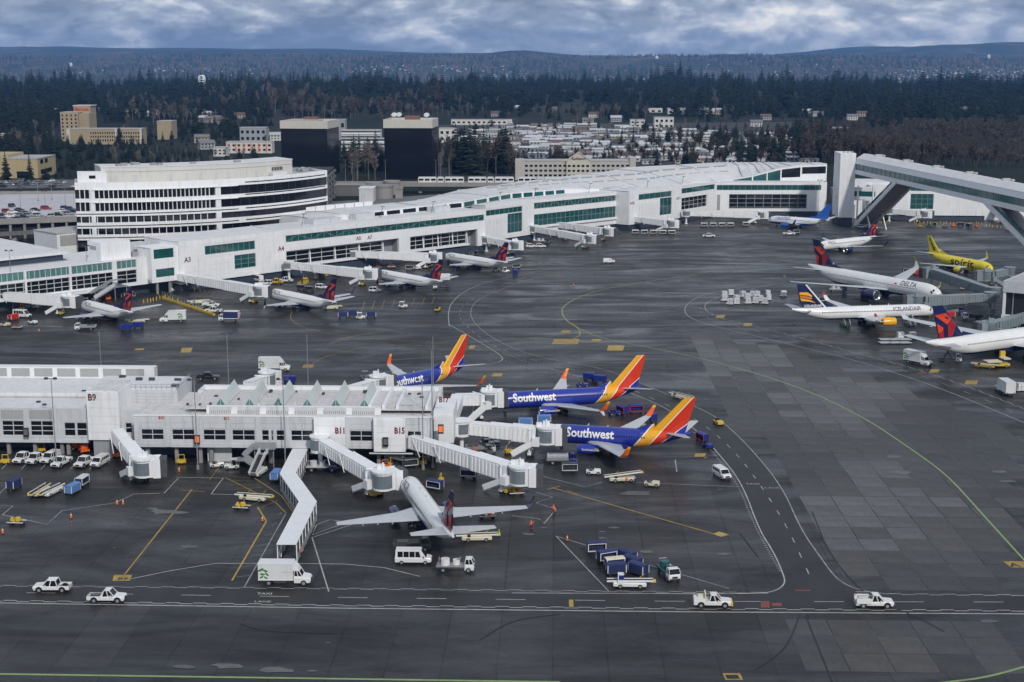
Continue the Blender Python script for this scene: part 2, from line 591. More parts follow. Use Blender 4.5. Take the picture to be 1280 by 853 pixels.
# service road along the bottom, and the one that runs away on the right
WL = 0.22
line('zipper_line', [(-30, 732.3), (420, 736), (960, 741.5)], 0.2, DWHITE, 0, zipper=True)
line('zipper_line', [(1110, 743), (1310, 744.6)], 0.2, DWHITE, 0, zipper=True)
line('zipper_line', [(-30, 750.8), (420, 757), (840, 761), (1310, 764)], 0.2, DWHITE, 0, zipper=True)
line('edge_line', [(-30, 753.6), (420, 760.5), (840, 765), (1310, 768)], 0.3, DWHITE, 0)
line('lane_dash', [(30, 741), (420, 747), (840, 752), (1310, 753)], 0.18, DWHITE, 0, dash=(4.6, 7.6, 0.4))
line('edge_line', [(640, 741.5), (940, 743), (968, 740), (981, 731), (980.5, 721), (967, 690), (949, 663), (928, 605), (900, 569), (871, 538), (835, 511), (790, 491.6), (735, 473), (690, 462)], WL, DWHITE, 3)
line('tick_line', [(975, 714), (961, 690), (942, 655), (923, 606), (896, 571), (867, 540)], 0.35, DWHITE, 3, dash=(0.35, 0.75, 0))
line('edge_line', [(1110, 743), (1072, 738), (1046, 725), (1027, 699), (1001.6, 663), (977.5, 608), (938, 560), (900, 524), (869, 508), (816, 485.6), (760, 462), (708, 453), (663, 444), (622, 427), (598, 410), (588, 396), (589, 384), (598, 374), (622, 363.6), (663, 348), (728, 338), (800, 326)], WL, DWHITE, 3)
line('lane_dash', [(1013, 722), (985, 660), (950, 605), (915, 560), (870, 523), (815, 498), (760, 474), (700, 458), (655, 448), (620, 434), (594, 418), (577, 402), (573, 392), (581, 379), (605, 367), (660, 345)], 0.2, DWHITE, 3, dash=(2.6, 5.0, 1.5))
line('edge_line', [(561.7, 408), (560, 393), (563.4, 379), (580.6, 363.6), (611.6, 351.6), (663, 341), (740, 328), (830, 316)], WL, DWHITE, 3)
line('edge_line', [(560, 405), (600, 428), (629, 446), (627, 452), (612, 456), (560, 459)], WL, DWHITE, 3)
line('dotted_line', [(600, 424), (640, 447), (690, 463), (735, 474)], 0.25, DWHITE, 2, dash=(0.8, 1.0, 0))
line('dotted_line', [(612, 443), (660, 463), (725, 472), (760, 480), (797, 496)], 0.2, DWHITE, 2, dash=(0.8, 1.2, 0))
line('edge_line', [(800, 453.6), (708, 453)], 0.18, DWHITE, 0)
line('edge_line', [(965, 356), (890, 365), (866, 374), (854, 386), (860, 397), (886.6, 406.6), (938, 418.6), (1000, 434), (1060, 448), (1133, 470.5), (1196.7, 493.8), (1300, 537)], WL, DWHITE, 3)
line('zipper_line', [(883, 389), (898.6, 398), (938, 406.6), (1000, 422), (1063.7, 440), (1133.7, 458), (1202.8, 480.6), (1300, 519)], 0.2, DWHITE, 2, zipper=True)
line('edge_line', [(883, 389), (880, 382), (890, 374), (930, 363), (985, 352), (1020, 346)], WL, DWHITE, 3)
line('lane_dash', [(960, 358), (880, 378), (872, 389), (890, 401), (938, 412.5), (1000, 428), (1060, 444), (1133, 464), (1200, 487), (1290, 524)], 0.2, DWHITE, 2, dash=(3.0, 6.0, 0))
for a in ([(995, 352), (1080, 336), (1120, 330)], [(1105, 326), (1180, 318)], [(560, 412), (700, 432)], [(200, 420), (350, 418)], [(640, 453), (560, 455)], [(700, 386), (860, 366), (990, 350)], [(1140, 297), (1200, 325)], [(560, 352), (700, 345)], [(690, 372), (800, 364), (905, 349)]):
	line('faint_line', a, 0.3, mat('paint_worn_white', (0.10, 0.10, 0.10), 0.5, var=0.5, scale=0.5), 0)
# green taxi line and its yellow spur
line('taxi_line', [(1180, 303), (1000, 322), (869, 343), (811, 351.6), (752.5, 362), (721.6, 372), (704.4, 382.5), (701.6, 391), (708, 401.4), (725, 411.7), (752.5, 423.7), (828, 437.5), (903.7, 454.7), (1000, 484), (1077, 520), (1137, 560), (1184, 594), (1221.5, 635.6), (1252.5, 670), (1300, 722)], 0.34, DGREEN, 2)
line('taxi_line', [(708, 401.4), (722, 409), (726.7, 418.6), (718, 423.7), (690, 430)], 0.3, DYEL, 2)
line('taxi_line', [(-30, 842.5), (430, 849), (700, 853)], 0.5, DGREEN, 0)
line('taxi_line', [(1130, 860), (1187, 852.6), (1235, 847), (1300, 828)], 0.5, DGREEN, 2)
# lead-in lines
line('lead_in_line', [(153, 722), (240, 612)], 0.3, DYEL, 0)
line('lead_in_line', [(690, 610), (893, 668)], 0.3, DYEL, 0)
line('lead_in_line', [(684, 612), (700, 608)], 0.25, DYEL, 0)
line('lead_in_line', [(708, 613), (722, 618)], 0.25, DYEL, 0)
line('lead_in_line', [(290, 726), (333, 652), (322, 634)], 0.3, DYEL, 0)
line('lead_in_line', [(226, 613), (256, 615)], 0.25, DYEL, 0)
line('lead_in_line', [(365, 390), (362, 398), (372, 407), (400, 416), (470, 425), (560, 428)], 0.25, DYEL, 2)
line('lead_in_line', [(410, 431), (440, 420), (505, 410), (560, 404)], 0.22, DYEL, 2)
line('lead_in_line', [(180, 470), (192, 455), (215, 445), (300, 442)], 0.25, DYEL, 2)
line('lead_in_line', [(390, 455), (410, 444), (470, 431), (560, 433)], 0.22, DYEL, 2)
line('lead_in_line', [(690, 566), (880, 568)], 0.2, DYEL, 0)
line('lead_in_line', [(575, 476), (620, 469)], 0.2, DYEL, 0)
line('lead_in_line', [(560, 434), (700, 426)], 0.2, DYEL, 0)
for q in ((690.6, 724, 424, 430.5), (759, 780, 432, 438.5), (739, 751, 424, 427.5), (701, 713, 413, 417), (586, 594, 432, 436.5), (615, 628, 467, 471), (929, 940, 404, 408), (895, 906, 394, 397.6), (868, 882, 567, 571.5), (1162, 1174, 462, 466), (1206, 1222, 476, 481), (226, 240, 435, 441), (168, 180, 436, 438), (378, 392, 456, 460), (141, 164, 719, 726.5), (560, 586, 707, 712), (880, 884, 572, 573)):
	x0, x1, y0, y1 = q
	patch('stand_marking', [(x0 - 0.5, y1), (x1 - 1.5, y1), (x1 + 1, y0), (x0 + 1.5, y0)], DYEL)
patch('stand_marking', [(891, 668), (901, 671.5), (912, 669), (899, 664.8)], DYEL)
patch('stand_marking', [(1253.6, 702), (1264, 710), (1310, 710), (1300, 702)], DYEL)
patch('stand_marking', [(903, 842), (907, 850.5), (929, 850.5), (925, 842)], DYEL)
patch('stand_marking', [(906, 844), (909, 849), (925, 849), (922, 844)], DDARK)
patch('stand_marking', [(711, 750), (711.5, 759), (717, 759), (716.5, 750)], DYEL)
for q in ((951, 962, 752, 760), (965, 977, 754, 758), (994, 1013, 737.5, 739.5), (1147, 1156, 466, 468.5)):
	patch('red_marking', box_px(*q), DRED)
def ground_text(txt, px, py, h, m):
	p = G(px, py)
	vs, fs, w = text_mesh(txt, h, 0.03)
	mb = MB()
	LZ[0] += 0.0002
	mb.add([(p.x + GX.x * (x - w / 2) + GY.x * z, p.y + GX.y * (x - w / 2) + GY.y * z, LZ[0]) for x, z in vs], fs)
	put('painted_lettering', mb.mesh('painted_lettering', m), ap)
ground_text('TAXI', 330, 743.5, .75, DWHITE)
ground_text('LANE', 328, 753.5, .75, DWHITE)
ground_text('TAXI', 941, 606, .85, DWHITE)
ground_text('LANE', 966, 611, .85, DWHITE)
ground_text('B9', 152.5, 725.3, 1.1, DDARK)
ground_text('B11', 573, 711, 0.9, DDARK)
ground_text('A', 1270, 709, 1.8, DDARK)
RP = [(981, 731), (979, 715), (966, 690), (948, 663), (927, 605), (899, 569), (870, 538), (834, 511), (789, 491.6), (742, 474), (762, 464), (817, 486.5), (868, 508.5), (899, 524.5), (937, 560.5), (976.5, 608.5), (1000.5, 663.5), (1026, 699.5), (1045, 725.5), (1072, 739), (1112, 744), (1310, 745.5), (1310, 763), (840, 760), (420, 756), (-30, 750), (-30, 733), (420, 737), (640, 742.5), (940, 744), (968, 741)]
P = [G(*q) for q in RP]
MB().add([(p.x, p.y, 0.0175) for p in P], [tuple(range(len(P)))]).build('service_road', mat('road_asphalt', (0.0215, 0.0213, 0.021), 0.5, var=0.6, scale=0.12, spec=0.26, grime=0.3), ap, kind='structure')
# stand outlines
for a in ([(675, 595), (731, 609), (752.5, 603)], [(760, 602), (925, 609)], [(695, 670.5), (761, 739.5)], [(695, 670.5), (731, 681.5), (819, 709), (911, 736)],
		  [(640, 645), (674, 649), (680, 655), (695, 637), (670, 629), (691, 622), (655, 611)], [(426, 656), (390, 669), (396, 656), (412.5, 650), (426, 652)],
		  [(390, 672.5), (440, 656)], [(390, 672), (411, 740)], [(164, 724), (210, 714.5), (269, 704.7), (325, 704.7), (380, 705), (430, 705.5), (480, 710), (525, 721)],
		  [(3, 644), (59, 656), (77, 639), (144, 629), (167, 618), (200, 617)], [(3, 644), (16, 633), (0, 632)], [(0, 617), (12, 604), (0, 604)],
		  [(305, 735), (357, 643)], [(205, 617), (223, 598)], [(264, 618), (279, 598)], [(264, 618), (310, 619)], [(220, 597), (280, 598)], [(500, 561), (650, 560)], [(628, 567), (640, 548)], [(844, 575), (846, 590)], [(100, 455), (180, 448)], [(560, 445), (470, 452)]):
	line('stand_outline', a, 0.2, DWHITE, 0)
for i in range(7):
	line('hatch_line', [(295 + i * 9, 722 - i * 13), (318 + i * 5.6, 719 - i * 13)], 0.16, mat('paint_hatch', (0.2, 0.2, 0.2), 0.5, var=0.3), 0)
for i in range(8):
	line('hatch_line', [(272 + i * 7, 594 + i * 6.2), (312 + i * 5, 598 + i * 4.0)], 0.16, mat('paint_hatch_yellow', (0.22, 0.16, 0.03), 0.5, var=0.3), 0)
line('hatch_line', [(281, 597), (345, 629), (358, 642)], 0.22, DYEL, 0)
line('hatch_line', [(262, 600), (275, 583), (335, 586)], 0.22, DYEL, 0)
line('hatch_line', [(318, 598), (352, 620), (366, 640)], 0.2, DYEL, 0)
for i in range(5):
	x = 12 + i * 24.5
	line('bay_line', [(x - 10 + (12 if i > 2 else 0), 587), (x + 2 + (12 if i > 2 else 0), 575)], 0.16, DWHITE, 0)
for i in range(8):
	x = 455 + i * 12.5
	line('bay_line', [(x - 3, 384 - i * 1.2 + 5), (x + 1, 372 - i * 0.8 + 5)], 0.16, DYEL, 0)
# repairs, joints, tyre marks
PATM = mat('pale_concrete_patch', (0.11, 0.11, 0.105), 0.55, var=0.3, scale=0.4)
rp = random.Random(9)
for px, py, w in ((205, 640, 22), (225, 641, 14), (190, 636, 8), (235, 684, 14), (228, 687, 6), (660, 668, 12), (680, 660, 6), (753, 673, 7), (752, 665, 5), (809, 690, 12), (767, 660, 9), (905, 693, 11), (795, 617, 22), (1128, 591, 18), (1118, 571, 14), (1260, 602, 12), (1247, 590, 12), (230, 834, 20), (285, 833, 22), (345, 838, 26), (390, 839, 9), (1235, 777, 14), (410, 804, 5), (143, 685, 3), (55, 643, 3), (1120, 624, 6), (900, 612, 5)):
	P = []
	n = 9
	for i in range(n):
		a = 2 * PI * i / n
		k = rp.uniform(0.6, 1.1)
		P.append((px + math.cos(a) * w * k, py + math.sin(a) * w * k * 0.16))
	patch('concrete_patch', P[::-1], PATM)
for a in ([(600, 800), (640, 775), (700, 768)], [(1180, 790), (1140, 768), (1090, 752), (1040, 700), (1015, 640)], [(300, 780), (330, 790), (420, 792)], [(925, 667), (948, 697)], [(953, 706), (963, 728)], [(1000, 768), (990, 795), (978, 815), (945, 837)], [(1007, 770), (1040, 852)]):
	line('tyre_mark', a, 0.22, mat('tyre_rubber', (0.014, 0.014, 0.014), .6, var=.5, scale=.6), 2)
# ================================================================== BUILDINGS
class Seg:
	"""a straight facade from ground point P to ground point Q; local x runs along it, y into the building"""
	def __init__(s, root, P, Q):
		s.root, s.P = root, Vector((P[0], P[1], 0))
		Q = Vector((Q[0], Q[1], 0))
		s.L = (Q - s.P).length
		s.d = (Q - s.P).normalized()
		s.n = Vector((-s.d.y, s.d.x, 0))
		s.ang = math.atan2(s.d.y, s.d.x)
		s.off = s.P - root.location
	def uv(s, px, py, back=0.0):
		v = _ray(px, py)
		C = Vector((0, 0, CAMH))
		t = (s.P + s.n * back - C).dot(s.n) / v.dot(s.n)
		p = C + v * t
		return (p - s.P).dot(s.d), p.z
	def rect(s, x0, yt, yb, x1, back=0.0):
		a, zt = s.uv(x0, yt, back)
		_, zb = s.uv(x0, yb, back)
		b, _ = s.uv(x1, (yt + yb) / 2 - (x1 - x0) * 0.1, back)
		return a, b, zb, zt
	def part(s, name, mb, m, label=None, kind=None, parent=None):
		if parent is not None:
			return mb.build(name, m, parent, label, kind=kind)
		return mb.build(name, m, s.root, label, kind=kind, loc=s.off, rz=s.ang)
	def world(s, x, y, z=0):
		return s.P + s.d * x + s.n * y + Vector((0, 0, z))
def wall_boxes(mb, x0, x1, z0, z1, ops, y0=0.0, y1=0.6):
	xs = sorted(set([x0, x1] + [min(max(o[i], x0), x1) for o in ops for i in (0, 1)]))
	for a, b in zip(xs, xs[1:]):
		if b - a < 1e-3:
			continue
		zs = sorted((o[2], o[3]) for o in ops if o[0] < (a + b) / 2 < o[1])
		z = z0
		for lo, hi in zs:
			if lo > z + 1e-3:
				mb.box(a, b, y0, y1, z, lo)
			z = max(z, hi)
		if z1 > z + 1e-3:
			mb.box(a, b, y0, y1, z, z1)
def panels(seg, x0, x1, z0, z1, ops, dx, dz, m, y=-0.10, name='wall_panels'):
	"""cladding panels standing a little proud of the wall with open joints"""
	mb = MB()
	nx, nz = max(1, round((x1 - x0) / dx)), max(1, round((z1 - z0) / dz))
	ax, az = (x1 - x0) / nx, (z1 - z0) / nz
	for i in range(nx):
		for j in range(nz):
			a, b, c, d = x0 + i * ax + 0.05, x0 + (i + 1) * ax - 0.05, z0 + j * az + 0.05, z0 + (j + 1) * az - 0.05
			hit = False
			for o in ops:
				if o[0] < b and o[1] > a and o[2] < d and o[3] > c:
					hit = True
			if not hit:
				mb.box(a, b, y, 0.002, c, d)
	if mb.v:
		seg.part(name, mb, m, kind='stuff')
def window(seg, o, n, rows, glass, frame, back=0.35, fw=0.16, panes=True, brace=False, name='window', lean=0.0):
	"""an opening filled with panes; the frame and each pane are pieces of their own"""
	x0, x1, z0, z1 = o
	fr = MB()
	for i in range(n + 1):
		x = x0 + (x1 - x0) * i / n
		x = min(max(x, x0 + fw / 2), x1 - fw / 2)
		fr.box(x - fw / 2, x + fw / 2, back - 0.1, back + 0.12, z0, z1)
	for j in range(rows + 1):
		z = z0 + (z1 - z0) * j / rows
		z = min(max(z, z0 + fw / 2), z1 - fw / 2)
		fr.box(x0, x1, back - 0.085, back + 0.1, z - fw / 2, z + fw / 2)
	if brace:
		for i in range(0, n, 2):
			xa, xb = x0 + (x1 - x0) * i / n, x0 + (x1 - x0) * min(i + 2, n) / n
			if (i // 2) % 2:
				xa, xb = xb, xa
			fr.bar((xa, back + 0.04, z0 + 0.1), (xb, back + 0.04, z1 - 0.1), 0.1, 0.14)
	f = seg.part(name, fr, frame)
	if panes:
		key = None
		for i in range(n):
			for j in range(rows):
				a, b = x0 + (x1 - x0) * i / n, x0 + (x1 - x0) * (i + 1) / n
				c, d = z0 + (z1 - z0) * j / rows, z0 + (z1 - z0) * (j + 1) / rows
				if key is None:
					key = MB().box(0, b - a, 0, 0.06, 0, d - c).fixed('pane', glass)
				put('pane', key, f, loc=(a, back + 0.02, c))
	else:
		put('glazing', MB().box(x0, x1, back + 0.02, back + 0.08, z0, z1).fixed('glazing', glass), f)
	return f
# ------------------------------------------------------------------ concourse A: the long white concourse behind
ca = thing('concourse_building', 'long white terminal concourse with teal glass strips and curved roof running across the middle', 'terminal', (-86, 534, 0))
P_w1a, P_w1b = (-192.0, 432.2), (-120.8, 503.4)
pw = [(-118.0, 500.6), (-86.0, 534.5), (-11.4, 609.9)]
# --- W2: white block with the A3 sign
BASE = 2.6
HT = 18.0
def block(P, Q, h, ops, depth=22.0, base=BASE, pan=True, dx=2.6, dz=2.0, z0=None, wallm=WHITE):
	s = Seg(ca, P, Q)
	mb = MB()
	z0 = base if z0 is None else z0
	wall_boxes(mb, 0, s.L, z0, h, ops, 0.0, 0.9)
	mb.box(-0.0, 0.5, 0.9, depth, z0, h)                    # left return
	s.part('wall', mb, wallm)
	if pan:
		panels(s, 0.0, s.L, z0, h, ops, dx, dz, wallm)
	s.part('base_wall', MB().box(0.4, s.L - 0.1, 0.7, depth, 0, base), DARKB)
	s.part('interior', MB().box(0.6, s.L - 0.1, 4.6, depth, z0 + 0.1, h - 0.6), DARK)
	s.part('roof', MB().box(0.0, s.L, 0.91, depth, h - 0.55, h - 0.25), ROOFW)
	s.part('parapet', MB().box(0.0, s.L, -0.12, 0.95, h - 0.02, h + 0.14), WHITE2)
	return s
s2 = Seg(ca, pw[0], pw[1])
o1 = s2.rect(256, 308, 319, 319.0)
o2 = s2.rect(293, 319.5, 341.5, 320)
o2 = (o2[0], o2[1], 5.6, min(o2[3], o1[2] - 0.5))
s2 = block(pw[0], pw[1], HT, [o1, o2])
window(s2, o1, 9, 1, TEAL, MULLG)
window(s2, o2, 3, 3, TEAL, MULLG)
for px, py, t in ((234, 325, 'A3'), (351, 311, 'A4')):
	x, z = s2.uv(px, py)
	sign_text('gate_number', t, 1.7, SIGNR, ca, s2.world(x, -0.14, z - 0.8) - ca.location, s2.ang)
# --- W3: long teal strip above deep recesses
s3 = Seg(ca, pw[1], pw[2])
a = s3.rect(357, 295, 303.4, 606)
strip3 = (0.7, s3.L - 0.8, a[2], a[3])
xa, _ = s3.uv(357.5, 320)
r1x1, _ = s3.uv(499, 310)
r2x0, _ = s3.uv(513, 312)
r2x1, _ = s3.uv(597, 300)
zr = 9.9
rec1, rec2 = (0.7, r1x1, 2.6, zr), (r2x0, r2x1, 2.6, zr)
s3 = block(pw[1], pw[2], HT, [strip3, rec1, rec2], pan=False)
panels(s3, 0.0, s3.L, strip3[3] + 0.05, HT, [], 4, 1.3, WHITE)
window(s3, strip3, 34, 1, TEAL, MULLG, brace=True)
for r, n in ((rec1, 8), (rec2, 7)):
	x0, x1 = r[0], r[1]
	w = (x1 - x0)
	s3.part('recess_lining', MB().box(x0, x1, 4.2, 4.5, 2.6, zr).box(x1 - 0.2, x1, 0.95, 4.2, 2.6, zr), GREYW)
	window(s3, (x0, x0 + w * 0.87, 4.1, zr - 0.5), n, 3, GLASS, MULL, back=2.2, fw=0.24)
	s3.part('sill_beam', MB().box(x0, x0 + w * 0.9, 1.0, 2.6, 3.3, 4.1), WHITE2)
	for i in range(5):
		xx = x0 + w * 0.87 * i / 4
		s3.part('raking_column', MB().bar((xx, 1.2, 3.9), (xx + 0.5, 2.3, zr), 0.4, 0.4), WHITE2)
for px, py, t in ((448, 298, 'A5'), (462, 297, 'A7')):
	x, z = s3.uv(px, py)
	sign_text('gate_number', t, 1.4, SIGNR, ca, s3.world(x, -0.06, z - 0.7) - ca.location, s3.ang)
# --- W4 white block
p4a, p4b = G(607, 309.5), G(667, 300)
s4 = Seg(ca, p4a, p4b)
o1 = s4.rect(607.6, 263.5, 270.5, 653)
o2 = s4.rect(634.5, 270.8, 292, 653)
o2 = (o2[0], o2[1], o2[2], o1[2] - 0.3)
s4 = block(p4a, p4b, 18.6, [o1, o2])
window(s4, o1, 8, 1, TEAL, MULLG)
window(s4, o2, 4, 2, TEAL, MULLG)
# --- W5 teal facade
p5a, p5b = G(667, 299), G(777, 285.7)
s5 = Seg(ca, p5a, p5b)
o1 = s5.rect(667.6, 254, 261.5, 776.6)
o2 = s5.rect(667.6, 268.5, 283, 776.6)
s5 = block(p5a, p5b, HT + 0.2, [o1, o2], pan=False)
window(s5, o1, 26, 1, TEAL, MULLG, brace=True)
window(s5, o2, 20, 2, TEAL, MULLG)
s5.part('ledge', MB().box(0, s5.L, -0.9, 0.0, o2[2] - 0.9, o2[2] - 0.2), WHITE2)
# --- W6 white block standing forward
p6a, p6b = G(786, 288.3), G(851, 279)
s6 = Seg(ca, p6a, p6b)
o1 = s6.rect(798.5, 243.5, 250.5, 839.5)
o2 = s6.rect(825, 251.2, 269.5, 839.5)
o2 = (o2[0], o2[1], o2[2], o1[2] - 0.3)
s6 = block(p6a, p6b, 19.0, [o1, o2])
window(s6, o1, 6, 1, TEAL, MULLG)
window(s6, o2, 3, 2, TEAL, MULLG)
for px, py, t in ((790, 254, 'A10'), (847.6, 248, 'A11')):
	x, z = s6.uv(px, py)
	sign_text('gate_number', t, 1.4, SIGNR, ca, s6.world(x, -0.14, z - 0.7) - ca.location, s6.ang)
# --- W7 bent piece
p7a, p7b = G(851, 278.2), G(895, 270.6)
s7 = Seg(ca, p7a, p7b)
o1 = s7.rect(852, 236, 242.5, 893.5)
o2 = s7.rect(852, 248, 263, 884)
s7 = block(p7a, p7b, HT, [o1, o2], pan=False)
window(s7, o1, 6, 1, TEAL, MULLG)
window(s7, o2, 6, 3, GLASS, MULL, back=0.7)
# --- W8 straight piece up to the tower
p8a, p8b = G(895, 270.6), G(1032, 270.6)
s8 = Seg(ca, p8a, p8b)
o1 = s8.rect(896, 231.5, 238, 1027)
o2 = s8.rect(911.5, 243, 260.8, 1009)
s8 = block(p8a, p8b, HT, [o1, o2], pan=False)
window(s8, o1, 18, 1, TEAL, MULLG)
window(s8, (o2[0], o2[1], o2[2] + 0.5, o2[3]), 9, 3, GLASS, MULLG, back=0.7, fw=0.3)
s8.part('metal_door', MB().box(*(lambda r: (r[0], r[1], -0.08, 0.05, r[2], r[3]))(s8.rect(891.5 + 5, 243.5, 263, 900))), GREYW)
# --- W9 beyond the tower
p9a, p9b = G(1086, 275), G(1231, 276.5)
s9 = Seg(ca, p9a, p9b)
o1 = s9.rect(1138.5, 234, 239, 1196)
o2 = s9.rect(1138.5, 242.5, 261.5, 1167)
s9 = block(p9a, p9b, 17.5, [o1, o2], dx=1.6, dz=13)
window(s9, o1, 8, 1, TEAL, MULLG)
window(s9, o2, 4, 3, TEAL, MULLG)
s10 = Seg(ca, G(1231, 276.5), G(1330, 277.5))
s10.part('wall', MB().box(0, s10.L, 4, 4.6, 0, 9.6), WHITE)
s10.part('roof', MB().box(0, s10.L, 4.61, 26, 9.3, 9.6), ROOFW)
# --- W1 glass wing on the left
s1 = Seg(ca, P_w1a, P_w1b)
o1 = s1.rect(0, 343, 354, 141)
zt, zb = o1[3], o1[2]
xe, _ = s1.uv(141, 335)
xf0, _ = s1.uv(146, 335)
xf1, _ = s1.uv(171, 333)
L1 = s1.L + 9
ops = [(0.5, xe, zb, zt), (0.5, xe, 4.6, zb - 0.7), (xf0, xf1, zb, zt), (xf0, xf1, 4.6, zb - 0.7)]
mb = MB()
wall_boxes(mb, 0, L1, 3.6, zt + 0.25, ops, 0.0, 0.7)
s1.part('wall', mb, WHITE)
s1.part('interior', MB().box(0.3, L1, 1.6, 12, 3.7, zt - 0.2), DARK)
s1.part('base_wall', MB().box(0.3, L1, 3.0, 24, 0, 3.6), DARKB)
s1.part('roof', MB().box(0, 67.5, 0.71, 13, zt - 0.15, zt + 0.18).box(67.5, L1, 0.71, 30, zt - 0.15, zt + 0.18), ROOFW)
nn = max(6, int((xe - 0.5) / 1.9))
for k, (u0, u1) in enumerate(((0.5, xe), (xf0, xf1))):
	n = max(3, int((u1 - u0) / 1.9))
	window(s1, (u0, u1, zb, zt), n, 1, TEALP, MULL, fw=0.2)
	window(s1, (u0, u1, 4.6, zb - 0.7), max(2, n * 10 // 14 // 1), 3, GLASS, MULL, fw=0.2, back=0.45)
i = 0
while xe - 16 * i > 0:
	s1.part('pilaster', MB().box(xe - 16 * i - 0.35, xe - 16 * i + 0.35, -0.25, 0.2, 3.6, zt + 0.2), WHITE2)
	i += 1
lx0, lz = s1.uv(62, 364)
lx1, _ = s1.uv(134, 357)
s1.part('ledge', MB().box(lx0, lx1, -2.2, 0, 3.3, 4.3), WHITE2)
# jutting bay beside W2
bx0, _ = s1.uv(190, 340, -3.2)
bx1 = bx0 + 8.5
mb = MB()
o1 = (bx0 + 1.0, bx1 + 0.5, 12.6, 15.9)
o2 = (bx0 + 1.6, bx1 + 0.5, 6.0, 8.9)
wall_boxes(mb, bx0, bx1 + 3.0, 4.2, 16.5, [o1, o2], -3.2, -2.8)
mb.box(bx0, bx0 + 0.4, -2.8, 6, 4.2, 16.5)
mb.box(bx0, bx1 + 3, -2.8, 6, 4.2, 5.2).box(bx0, bx1 + 3, -2.8, 8, 16.0, 16.3)
s1.part('glazed_bay', mb, WHITE)
for o in (o1, o2):
	f = s1.part('window', MB().box(o[0], o[1], -2.95, -2.9, o[2], o[3]), TEAL)
s1.part('interior', MB().box(bx0 + 0.5, bx1 + 3, -2.7, 5, 5.2, 15.9), DARK)
for i in range(2):
	s1.part('column', MB().box(bx0 + 2 + i * 5, bx0 + 2.7 + i * 5, -2.6, -1.9, 0, 4.2), CONC)
# rooftop boxes
px0, _ = s1.uv(128, 325, 4.5)
s1.part('rooftop_plant_room', MB().box(px0 - 1.0, px0 + 10.5, 3.5, 12.5, zt + 0.18, zt + 6.4), WHITE)
s1.part('louvre', MB().box(px0 - 1.08, px0 - 1.0, 6.5, 11, zt + 3.6, zt + 5.0), LOUV)
s1.part('rooftop_plant_room', MB().box(px0 + 14, px0 + 22, 10, 16, zt + 0.18, zt + 4.0), PAVEL)
s1.part('rooftop_unit', MB().box(px0 + 17, px0 + 21, 6, 9, zt + 0.18, zt + 2.5).box(px0 + 12, px0 + 14, 5, 7, zt + 0.18, zt + 1.8), GREYW)
# --- the higher curved roof behind the parapet, with its clerestory
stations = [(s3, s3.L * .22, [(14, 17.7), (14.2, 19.2), (28, 19.6), (44, 18.2)]), (s3, s3.L * 0.5, [(14, 17.7), (14.2, 19.8), (28, 20.4), (44, 18.6)]),
			(s3, s3.L, [(14, 17.7), (14.2, 20.4), (30, 20.8), (44, 18.8)]), (s4, s4.L, [(13, 17.9), (13.2, 20.8), (30, 21.6), (46, 20.0)]),
			(s5, s5.L * 0.55, [(12, 17.9), (12.2, 20.2), (30, 22.4), (46, 21.3)]), (s5, s5.L, [(10, 17.8), (10.2, 18.6), (30, 22.8), (46, 22.2)]),
			(s6, s6.L, [(8, 17.6), (8.2, 18.0), (30, 23.0), (48, 23.4)]), (s7, s7.L * 0.7, [(8, 17.5), (8.2, 17.9), (30, 23.4), (50, 24.0)])]
for k, px in enumerate((915, 940, 958, 975, 1000, 1032)):
	zz = (17.9, 20.0, 22.2, 24.2, 25.6, 26.2)[k]
	x, _ = s8.uv(px, 250, 12)
	stations.append((s8, x, [(12, 17.5), (12.2, zz), (30, max(24.4, zz - 0.1)), (52, 24.6)]))
rows = []
for sg, x, pr in stations:
	rows.append([sg.world(x, y, z) - ca.location for y, z in pr])
mbw, mbr = MB(), MB()
for a, b in zip(rows, rows[1:]):
	mbw.quad(a[0], b[0], b[1], a[1])
	for i in (1, 2):
		mbr.quad(a[i], b[i], b[i + 1], a[i + 1])
up = rows
mbt = MB()
for a, b in zip(rows, rows[1:]):                                    # thickness of the roof edge
	dz = Vector((0, 0, 0.5))
	mbt.quad(a[1] - dz * 0 + Vector((0, 0, .02)), b[1] + Vector((0, 0, .02)), b[1] + dz, a[1] + dz)
	mbt.quad(a[1] + dz, b[1] + dz, b[2] + Vector((0, 0, .05)), a[2] + Vector((0, 0, .05)))
	mbr.quad(a[3], b[3], b[3] - Vector((0, 0, 18)), a[3] - Vector((0, 0, 18)))
e0 = rows[0]
mbw.add([e0[0], e0[1], e0[2], e0[3], e0[3] - Vector((0, 0, 16)), e0[0] - Vector((0, 0, 15))], [(0, 1, 2, 3, 4, 5)])
mbw.build('clerestory_wall', WHITE, ca)
mbr.build('curved_roof', ROOFW, ca)
mbt.build('roof_edge', ROOFW, ca)
